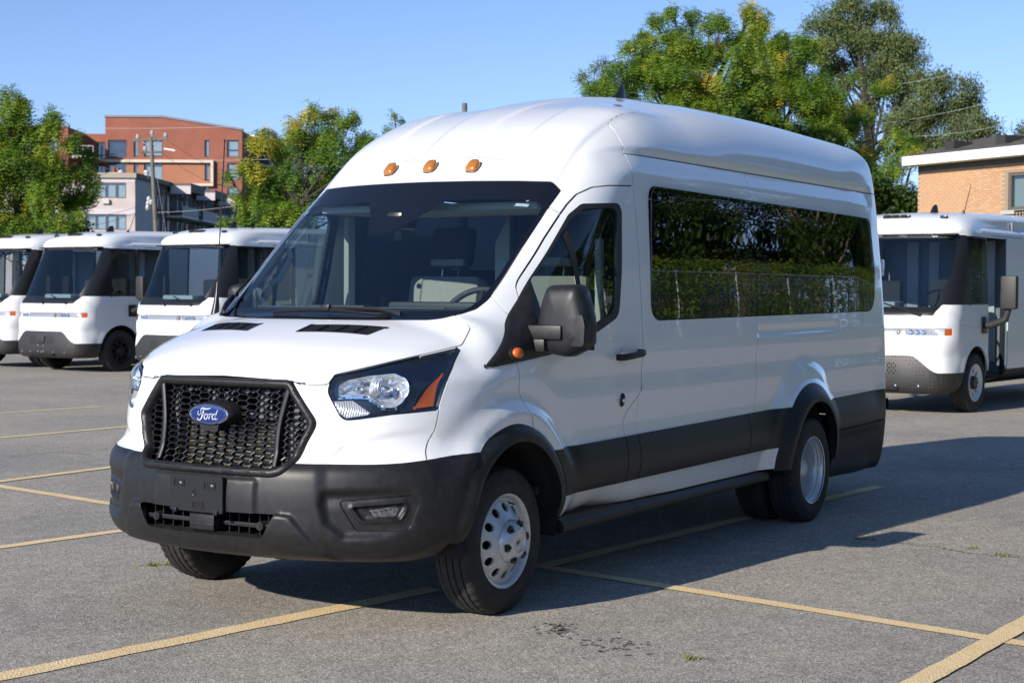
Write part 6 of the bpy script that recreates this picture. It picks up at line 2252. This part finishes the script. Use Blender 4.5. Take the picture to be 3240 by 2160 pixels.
wire(W_(1385, 640), at(800, 560, 130), .012, M['wire'], 'dark wire running right from the top crossarm to the tree', .5)
wire(W_(1340, 745), at(760, 600, 130), .012, M['wire'], 'dark wire running right from the lower crossarm', .5)
wire(W_(1225, 1160), at(120, 700, 95), .013, M['wire'], 'dark cable hanging left across the upper windows of the pink block', .3)
wire(W_(1225, 1195), at(120, 730, 95), .013, M['wire'], 'dark cable hanging left across the lower windows of the pink block', .4)
wire(W_(1285, 870), W_(1375, 1420), .011, M['wire_lit'], 'slack guy wire dropping from the pole to the right', 0)
for (a, c, l) in (((2640, 295), (3300, 165), 'highest wire crossing the sky at right'), ((2760, 395), (3300, 275), 'second wire from the top in the right hand sky'), ((2770, 430), (3180, 395), 'third wire from the top before the grey green trees')):
    wire(at(*a, 58), at(*c, 52), .006, M['wire_lit'], l, .15)
wire(at(2790, 581, 52), at(2906, 577, 50), .007, M['wire_lit'], 'short service wire meeting the corner of the tan brick house', .02)
# a second pole, only its flat top above the van's roof
p2 = empty('utility_pole'); tag(p2, 'top of a wooden pole just above the roof of the big van', 'utility pole')
top2 = at(1470, 327, 55.0)
b = MB(); b.tube([Vector((top2.x, top2.y, 0)), top2], [.16, .09], 10); b.build('pole_shaft', M['pole_wood'], p2, True)
b = MB(); b.tube([top2 - Vector((0, 0, 1.2)) - RGT * .4, top2 - Vector((0, 0, 1.2)) + RGT * .4], .05, 6); b.build('crossarm', M['pole_wood'], p2)
# ---------------------------------------------------------------- trees
def leaf_mat(name, cols, trans=.35):
    m = bpy.data.materials.new(name); m.use_nodes = True
    nt = m.node_tree; nt.nodes.clear()
    out = nt.nodes.new('ShaderNodeOutputMaterial')
    at_ = nt.nodes.new('ShaderNodeAttribute'); at_.attribute_name = 'tone'
    r = ramp(nt, at_.outputs['Fac'], cols)
    d = nt.nodes.new('ShaderNodeBsdfPrincipled'); d.inputs['Roughness'].default_value = .5; d.inputs['Specular IOR Level'].default_value = .3
    t = nt.nodes.new('ShaderNodeBsdfTranslucent')
    nt.links.new(r.outputs[0], d.inputs['Base Color'])
    tc = mixc(nt, 1.0, r.outputs[0], (1.5, 1.45, .7), 'MULTIPLY')
    nt.links.new(tc, t.inputs['Color'])
    mx = nt.nodes.new('ShaderNodeMixShader'); mx.inputs[0].default_value = trans
    nt.links.new(d.outputs[0], mx.inputs[1]); nt.links.new(t.outputs[0], mx.inputs[2]); nt.links.new(mx.outputs[0], out.inputs['Surface'])
    return m
M['locust'] = leaf_mat('locust_leaf', [(0, (.07,.14,.022)), (.40, (.145,.25,.030)), (.68, (.24,.32,.036)), (.86, (.40,.37,.04)), (1, (.60,.43,.045))])
M['willow'] = leaf_mat('grey_green_leaf', [(0, (.085,.115,.045)), (.5, (.15,.19,.07)), (1, (.25,.28,.11))], .25)
M['maple'] = leaf_mat('maple_leaf', [(0, (.020,.042,.010)), (.5, (.045,.085,.014)), (1, (.11,.15,.03))], .3)
M['hedge'] = leaf_mat('hedge_leaf', [(0, (.05,.09,.012)), (.5, (.10,.17,.02)), (1, (.19,.24,.035))], .3)
M['bark'] = speckle('dark_bark', (.028,.024,.020), (.065,.056,.046), 9, .95, bmp=.5, bdist=.02)
M['bark_pale'] = speckle('pale_bark', (.14,.12,.095), (.24,.21,.165), 9, .95, bmp=.5, bdist=.02)

def leaf_cloud(rs, centers, radii, tones, n_spray, leaflet, kind, droop=.5):
    """leaflets of many sprays round the given clump centres -> V, F (quads), tone per vertex"""
    C = []; T = []; R = []
    for c, r, t in zip(centers, radii, tones):
        n = max(6, int(n_spray * (r ** 2)))
        d = rs.normal(size=(n, 3)); d /= np.linalg.norm(d, axis=1)[:, None]
        rad_ = r * (rs.random(n) ** .42)
        p = c + d * rad_[:, None] * np.array([1, 1, .82])
        C.append(p); R.append(d); T.append(np.clip(t + rs.normal(0, .12, n), 0, 1))
    C = np.concatenate(C); R = np.concatenate(R); T = np.concatenate(T)
    n = len(C)
    if kind == 'pinnate':
        m = 6
        ax = R * .8 + rs.normal(0, .5, (n, 3)); ax[:, 2] -= droop; ax /= np.linalg.norm(ax, axis=1)[:, None]
        up_ = np.array([0, 0, 1.0]) + rs.normal(0, .25, (n, 3))
        sd_ = np.cross(ax, up_); sd_ /= np.maximum(np.linalg.norm(sd_, axis=1), 1e-6)[:, None]
        L = leaflet * 3.2
        k = np.arange(m)
        tpos = (k // 2) / (m / 2)
        sgn = np.where(k % 2, 1.0, -1.0)
        base = C[:, None, :] + ax[:, None, :] * (tpos * L)[None, :, None]
        base[..., 2] -= (tpos ** 2 * L * .35)[None, :]
        ld = sd_[:, None, :] * sgn[None, :, None] + ax[:, None, :] * .5 + rs.normal(0, .15, (n, m, 3))
        ld[..., 2] -= .25
        ld /= np.linalg.norm(ld, axis=2)[..., None]
        wv = np.cross(ld, np.cross(ax, sd_)[:, None, :] + rs.normal(0, .3, (n, m, 3)))
        wv /= np.maximum(np.linalg.norm(wv, axis=2), 1e-6)[..., None]
        ll = leaflet * rs.uniform(.8, 1.3, (n, m))[..., None]; lw = leaflet * .22
    else:
        m = 5
        base = C[:, None, :] + rs.normal(0, leaflet * 1.1, (n, m, 3))
        ld = rs.normal(0, 1, (n, m, 3)); ld[..., 2] -= droop; ld /= np.linalg.norm(ld, axis=2)[..., None]
        wv = np.cross(ld, rs.normal(0, 1, (n, m, 3))); wv /= np.maximum(np.linalg.norm(wv, axis=2), 1e-6)[..., None]
        ll = leaflet * rs.uniform(.7, 1.3, (n, m))[..., None]; lw = leaflet * (.38 if kind == 'broad' else .17)
    b = base.reshape(-1, 3); e = (ld * ll).reshape(-1, 3); w = (wv * lw).reshape(-1, 3)
    V = np.stack([b, b + e * .45 + w, b + e, b + e * .45 - w], 1).reshape(-1, 3)
    F = np.arange(len(V)).reshape(-1, 4)
    tone = np.repeat(np.repeat(T, m) + rs.normal(0, .05, n * m), 4)
    return V, F, np.clip(tone, 0, 1)

def tree(name, label, lobes, depth, seed, style, base_px, trunk_r=.16, group=None, thick=.35, spread=1.0, yellow=(), n_spray=60, leaflet=.085, world=None, sub=9, cat='tree'):
    """lobes: (px, py, r px) clumps traced in the photo; each gets its own distance round the trunk"""
    rs = np.random.RandomState(seed)
    root = empty(name)
    s = depth / 5126.2
    if world is None:
        foot = at(base_px, 922, depth); foot.z = 0
        L = []
        for (px, py, r) in lobes:
            c = at(px, py, depth); rr = r * s
            c = c + FWD * float(rs.uniform(-1, 1)) * thick * spread * max(1.0, abs(px - base_px) * s * .6 + 1.0)
            L.append((np.array(c), rr))
    else:
        foot = Vector(world[0]); L = [(np.array(world[0]) + np.array(q[:3]), q[3]) for q in lobes]
    root.location = foot
    fa = np.array(foot)
    # limbs: trunk to a fork, then to each clump with side twigs
    zmin = min(c[2] - r for c, r in L)
    fork = np.array([fa[0], fa[1], max(1.2, zmin * .8 + .2)]) 
    b = MB()
    b.tube([Vector((0, 0, 0)), Vector((.03, .02, fork[2] * .5)), Vector(fork - fa)], [trunk_r * 1.25, trunk_r, trunk_r * .85], 9)
    top = max(L, key=lambda q: q[0][2])[0]
    b.tube([Vector(fork - fa), Vector((fork + (top - fork) * .5) - fa + rs.normal(0, .15, 3)), Vector(top - fa)], [trunk_r * .8, trunk_r * .45, trunk_r * .1], 7)
    centers = []; radii = []; tones = []
    for i, (c, r) in enumerate(L):
        t = rs.uniform(.05, .6)
        st_ = fork + (top - fork) * t * min(1, max(0, (c[2] - fork[2]) / max(top[2] - fork[2], .1)))
        midp = (st_ + c) / 2 + rs.normal(0, .12, 3); midp[2] -= .1 * np.linalg.norm(c - st_)
        r0 = trunk_r * .26
        b.tube([Vector(st_ - fa), Vector(midp - fa), Vector(c - fa)], [r0, r0 * .6, r0 * .22], 6)
        yl = i in yellow
        for k in range(sub):
            d = rs.normal(size=3); d /= np.linalg.norm(d)
            q = c + d * r * rs.uniform(.35, .95) * np.array([1, 1, .85])
            centers.append(q); radii.append(r * rs.uniform(.40, .66))
            tones.append(rs.uniform(.76, .98) if yl and rs.random() < .6 else rs.uniform(.10, .64))
            b.tube([Vector(midp * .3 + c * .7 - fa), Vector(q - fa)], [r0 * .25, r0 * .08], 4)
    b.build('trunk', M['bark_pale'] if style == 'maple' else M['bark'], root, True)
    kind = {'locust': 'pinnate', 'willow': 'narrow', 'maple': 'broad', 'hedge': 'broad'}[style]
    V, F, tone = leaf_cloud(rs, centers, radii, tones, n_spray, leaflet, kind, .7 if style == 'locust' else .3)
    V = V - fa
    cr = fast_mesh('crown', V, F, M[style], root)
    a = cr.data.attributes.new('tone', 'FLOAT', 'POINT'); a.data.foreach_set('value', tone.astype(np.float32))
    tag(root, label, cat, group)
    return root
D = D_
X = lambda L, sc=D: [(x * sc, y * sc, r * sc) for x, y, r in L]
T1 = tree('locust_tree', 'green locust tree cut by the left edge, over the white trucks', X([(22,245,42),(60,262,24),(12,300,50),(70,310,50),(128,292,38),(165,322,26),(30,365,60),(100,370,55),(160,390,42),(185,345,20),(20,440,60),(90,450,55),(150,455,45),(190,440,25),(20,515,55),(90,520,55),(150,520,42),(185,500,22),(-40,350,70),(-40,470,70),(215,420,12),(45,228,14),(125,262,14)]), 46, 11, 'locust', 40 * D, .17, 'green and yellow locust trees', yellow=(10,), n_spray=720, leaflet=.082)
T2 = tree('locust_tree', 'locust tree turning yellow on top, behind the windscreen pillar', X([(715,258,26),(755,262,22),(680,295,36),(740,300,42),(800,285,26),(640,330,36),(700,350,48),(770,350,48),(828,310,24),(600,330,24),(585,390,36),(640,420,50),(710,420,55),(780,410,50),(830,370,30),(560,450,30),(620,480,45),(690,490,50),(560,490,22),(530,405,12),(600,300,16),(820,270,10),(520,510,16),(850,330,20),(850,430,40)]), 45, 12, 'locust', 690 * D, .15, 'green and yellow locust trees', yellow=(0, 1, 2, 5, 9, 10, 20), n_spray=720, leaflet=.080)
T2b = tree('locust_tree', 'wispy twigs of a locust tree over the roof of the big van', X([(905,262,12),(925,275,7),(935,300,22),(890,310,24),(960,330,28)]), 60, 31, 'locust', 935 * D, .10, 'green and yellow locust trees', n_spray=500, leaflet=.085, sub=5)
T3 = tree('locust_tree', 'big green locust tree rising behind the roof of the van', X([(1500,40,22),(1540,25,20),(1590,30,24),(1540,75,34),(1480,70,20),(1450,110,24),(1500,120,45),(1570,110,50),(1630,50,26),(1640,110,42),(1560,180,55),(1480,170,48),(1420,170,36),(1380,190,30),(1355,210,20),(1620,190,55),(1690,150,36),(1680,220,50),(1520,230,45),(1440,215,40),(1735,20,28),(1740,70,24),(1600,250,45),(1690,90,34),(1720,120,40),(1655,60,28),(1730,180,46),(1660,260,50),(1400,215,30),(1360,230,22),(1560,230,50),(1500,180,45),(1600,120,44),(1540,130,44),(1640,290,50),(1700,300,50)]), 50, 13, 'locust', 1560 * D, .20, 'green and yellow locust trees', yellow=(9, 15, 20, 21), n_spray=760, leaflet=.080)
T4 = tree('locust_tree', 'locust tree with yellow sprays over the rear of the van', X([(1745,50,30),(1730,100,22),(1800,90,30),(1840,100,26),(1760,150,42),(1830,160,46),(1880,190,38),(1720,210,45),(1790,220,52),(1870,240,50),(1930,250,42),(1740,280,50),(1820,290,50),(1900,310,50),(1960,300,40),(2010,205,18),(1990,240,24),(2040,195,18),(1965,170,14),(1690,250,40),(1990,350,45),(2040,330,36),(2080,330,20),(1770,110,40),(1750,210,50),(1850,120,40),(1900,280,50),(1800,340,50),(1930,380,50),(1870,300,50),(1760,260,50),(1820,210,46),(1900,230,44),(1860,360,50),(1980,270,36)]), 56, 14, 'locust', 1830 * D, .20, 'green and yellow locust trees', yellow=(1, 4, 8, 10, 14, 16, 17, 20), n_spray=760, leaflet=.080)
T4b = tree('locust_tree', 'low dark locust tree between the van tail and the brick house', X([(1990,400,42),(2050,390,36),(2020,440,40),(2070,450,38),(2095,360,22),(1960,430,34),(2090,490,30),(2040,500,36),(2000,480,36)]), 54, 15, 'locust', 2040 * D, .14, 'green and yellow locust trees', yellow=(4,), n_spray=720, leaflet=.082)
T5 = tree('grey_green_tree', 'tall grey green tree with bare forked limbs, highest at upper right', X([(1960,15,36),(2000,30,42),(1920,40,38),(2040,40,30),(1880,60,34),(1900,100,42),(1960,90,50),(2030,100,50),(2080,110,30),(1930,150,40),(2010,160,46),(2080,170,42),(2100,140,22),(1870,130,24),(2060,210,30),(2095,200,18),(1960,60,40),(2000,90,40),(2040,140,42),(1930,200,30),(2020,200,36),(2080,230,28),(2000,250,30),(2050,290,34)]), 68, 16, 'willow', 2000 * D, .30, 'grey green trees behind the brick house', n_spray=420, leaflet=.13, sub=8)
T6 = tree('grey_green_tree', 'rounded grey green tree above the roof of the brick house', X([(2130,190,30),(2170,195,36),(2210,215,34),(2120,240,38),(2180,250,42),(2230,240,30),(2090,260,28),(2120,290,40),(2190,300,36),(2080,310,34),(2150,330,28),(2060,280,24),(2150,270,40),(2200,340,34),(2100,340,34)]), 64, 17, 'willow', 2130 * D, .22, 'grey green trees behind the brick house', n_spray=420, leaflet=.13, sub=8)
T7 = tree('grey_green_tree', 'smaller grey green tree sinking behind the shingled roof, right of its neighbours', X([(2250,270,24),(2275,285,22),(2260,310,28),(2220,310,30),(2295,310,16),(2180,330,26)]), 62, 18, 'willow', 2250 * D, .18, 'grey green trees behind the brick house', n_spray=420, leaflet=.13, sub=8)
T8 = tree('grey_green_tree', 'dark treetop peeping over the shingles at the right edge', X([(2340,305,16),(2375,300,24),(2360,325,20)]), 66, 19, 'willow', 2360 * D, .15, 'grey green trees behind the brick house', n_spray=420, leaflet=.13, sub=8)
T9 = tree('poplar_tree', 'pale tufted treetop left of the big locust tree', X([(1365,155,10),(1385,145,12),(1345,170,10),(1350,195,14),(1390,165,12),(1400,200,30),(1335,180,6)]), 55, 20, 'willow', 1375 * D, .10, None, n_spray=500, leaflet=.10, sub=5)
T10 = tree('dark_tree', 'dark green mass of tree low behind the two left trucks', X([(20,540,40),(80,545,40),(140,540,35),(-30,560,50),(190,530,20)]), 52, 21, 'maple', 80 * D, .15, None, n_spray=420, leaflet=.13)
T11 = tree('dark_tree', 'dark bushy tree under the yellowing locust tree', X([(870,360,30),(860,400,30),(900,330,20),(840,440,30),(560,520,20),(600,520,25)]), 62, 22, 'maple', 850 * D, .15, None, n_spray=380, leaflet=.14)
T12 = tree('dark_tree', 'dark undergrowth tree behind the tail of the van', X([(1700,300,50),(1800,340,50),(1900,370,50),(1980,420,50),(2060,470,40),(1600,290,40)]), 52, 23, 'maple', 1880 * D, .18, None, n_spray=380, leaflet=.14)

# grass bank, footpath and bushes that show past the right-hand truck
_m, _nt, _p = nodes('mown_grass'); setp(_p, rough=.9)
_n = noise(_nt, 3, 5); _nt.links.new(ramp(_nt, _n.outputs[0], [(.3, (.050,.075,.016)), (.7, (.12,.14,.035))]).outputs[0], _p.inputs['Base Color']); M['grass'] = _m
g0 = CAM + FWD * 60; 
P_ = [CAM + FWD * 41 + RGT * 60, CAM + FWD * 41 - RGT * 60, CAM + FWD * 420 - RGT * 300, CAM + FWD * 420 + RGT * 300]
tag(mesh_obj('grass_verge', [(p.x, p.y, .01) for p in P_], [(0, 1, 2, 3)], M['grass'], None, False), kind='structure')
def bush(label, px, py, r, depth, seed, n_spray=90, leaflet=.07, w=1.5):
    rs = np.random.RandomState(seed); s = depth / 5126.2
    c = np.array(at(px, py, depth)); rr = r * s
    cs = [c + rs.normal(0, 1, 3) * rr * np.array([.6, .6, .4]) for k in range(12)]
    V, F, tone = leaf_cloud(rs, cs, [rr * .5] * 12, rs.uniform(.2, .8, 12), n_spray, leaflet, 'broad', .2)
    root = empty('bush'); root.location = (c[0], c[1], 0); root['x'] = 0
    del root['x']
    V = V - np.array([c[0], c[1], 0]); V[:, 2] = np.maximum(V[:, 2], .02)
    o = fast_mesh('foliage', V, F, M['hedge'], root)
    a = o.data.attributes.new('tone', 'FLOAT', 'POINT'); a.data.foreach_set('value', tone.astype(np.float32))
    b = MB()
    for k in range(5): b.tube([Vector((rs.normal(0, .1), rs.normal(0, .1), 0)), Vector(cs[k] - np.array([c[0], c[1], 0]))], [.03, .012], 5)
    b.build('stem', M['bark'], root, True)
    tag(root, label, 'bush', 'bushes past the right hand truck')
bush('green bush seen through the doorway of the right hand truck', 3175, 900, 130, 36, 41)
bush('second green bush low in the doorway of the right hand truck', 3190, 1060, 90, 35, 42)
# ---------------------------------------------------------------- the side of the lot the van's windows mirror
def row_tree(x, y, h, w, seed, style='maple', label='', n=16, n_spray=110, leaflet=.125, zlow=.25, tr=.22):
    rs = np.random.RandomState(seed); L = []
    for k in range(n):
        z = h * (zlow + (1 - zlow) * (k + .5) / n); rr = w * (1 - .55 * abs(2 * (z / h - .45)) ** 1.5)
        a = k * 2.4; L.append((rr * .55 * math.cos(a) + rs.normal(0, .2), rr * .55 * math.sin(a) + rs.normal(0, .2), z, w * rs.uniform(.30, .46)))
    return tree('maple_tree', label, L, 1, seed, style, 0, tr, 'trees beyond the hedge beside the lot', n_spray=n_spray, leaflet=leaflet, world=((x, y, 0),), sub=7)
spec = [(22, -16.0, 9.5, 3.4, 'nearest leafy'), (27.5, -18.0, 11.0, 3.6, 'tall dense'), (33, -16.5, 9.0, 3.2, 'drooping'), (38.5, -19.5, 12.0, 3.4, 'slim'), (44.5, -16.5, 11.5, 3.8, 'broad crowned'), (54, -17.0, 11.0, 3.8, 'heavy limbed'), (61, -20.0, 12.0, 4.2, 'round headed'), (68, -18, 12, 4.2, 'distant broad'), (16, -19, 10, 3.4, 'first in the row'), (76, -22, 13, 4.6, 'farthest'), (9, -16, 9.5, 3.4, 'spreading')]
for k, (x, y, h, w, ad) in enumerate(spec):
    row_tree(x, y + .8, h * 1.12, w * 1.05, 60 + k, 'maple', f'{ad} maple tree beyond the hedge beside the lot', zlow=.26 if k % 2 else .33)
def long_hedge():
    rs = np.random.RandomState(77); cs = []; rr = []; tn = []
    for x in np.arange(-10, 62, .5):
        for z, r in ((.4, .55), (1.0, .55), (1.65, .5)):
            cs.append(np.array([x + rs.normal(0, .15), -11.4 + rs.normal(0, .2), z + 1.5 + rs.normal(0, .08)])); rr.append(r); tn.append(rs.uniform(.2, .9))
    for x in np.arange(12, 60, 1.1):          # shoots that grow out through the fence
        if rs.random() < .65: cs.append(np.array([x, -10.85 + rs.normal(0, .08), 1.9 + rs.uniform(0, .9)])); rr.append(rs.uniform(.2, .45)); tn.append(rs.uniform(.3, .9))
    V, F, tone = leaf_cloud(rs, cs, rr, tn, 150, .075, 'broad', .1)
    V[:, 2] = np.maximum(V[:, 2], .6)
    o = fast_mesh('hedge', V, F, M['hedge'], None)
    a = o.data.attributes.new('tone', 'FLOAT', 'POINT'); a.data.foreach_set('value', tone.astype(np.float32))
    tag(o, 'long clipped green hedge beside the lot, mirrored in the van windows', 'hedge')
    b = MB()
    for x in np.arange(-9, 61, 1.3): b.tube([(x, -11.4, 1.4), (x + .1, -11.4, 2.8)], .03, 5)
    st_ = b.build('hedge_stems', M['bark'], o); st_['kind'] = 'stuff'
long_hedge()
fence = empty('chain_link_fence', (34, -10.98, 1.42)); tag(fence, 'galvanised chain link fence with a top rail in front of the hedge', 'fence')
M['galv'] = mat('galvanised_steel', (.62, .63, .63), .35, metal=.7)
for k, x in enumerate(np.arange(9, 60, 3.0)):
    b = MB(); b.tube([(x - 34, 0, 0), (x - 34, 0, 1.50)], .020, 8); b.build('fence_post', M['galv'], fence, True)
b = MB(); b.tube([(-25, 0, 1.47), (26, 0, 1.47)], .022, 8); b.build('fence_rail', M['galv'], fence, True)
b = MB()
for k in range(0, 51 * 8):
    x = -25 + k / 8
    for s in (-1, 1):
        p0, p1 = Vector((x, .002 * s, .03)), Vector((x + s * 1.4, .002 * s, 1.43)); d = Vector((.0022, 0, .0022 * -s))
        b.add([p0 - d, p1 - d, p1 + d, p0 + d], [(0, 1, 2, 3)])
o = b.build('fence_mesh', M['galv'], fence); o['kind'] = 'stuff'
# brick block beyond the trees
bb = empty('brick_flats', (92, -44, 0)); tag(bb, 'long brown brick block of flats far beyond the hedge, mirrored in the van', 'building')
fb = Facade((-30, 0, 0), (1, 0, 0), (0, 1, 0), bb)
hh = [(round(4 + 7 * k, 2), round(7.5 + 7 * k, 2), round(1.3 + 3 * j, 2), round(2.8 + 3 * j, 2)) for k in range(8) for j in range(3)]
M['brown_brick'] = speckle('brown_brick', (.26, .115, .060), (.33, .155, .085), 2, .9)
fb.wall('wall', 0, 60, 0, 10, hh, M['brown_brick'], .2)
for h in hh: fb.window(*h, M['rail'], M['pane'], .12, (.5,), (), .10, M['curtain'], .6)
for j in (1, 2): fb.slab('floor_band', 0, 60, 3 * j + .05, 3 * j + .3, -.1, .0, M['pink_band'])
fb.slab('roof_edge', -.6, 60.6, 10, 10.5, -.8, 12, M['dark_fascia'])
fb.slab('penthouse', 12, 20, 10.5, 13, 3, 8, M['tan_band'])
# grass under them
tag(mesh_obj('grass_bank', [(-60, -8.3, .012), (-60, -10.4, 1.35), (-60, -13, 1.6), (-60, -90, 1.6), (160, -90, 1.6), (160, -13, 1.6), (160, -10.4, 1.35), (160, -8.3, .012)], [(0, 1, 6, 7), (1, 2, 5, 6), (2, 3, 4, 5)], M['grass'], None, False), kind='structure')
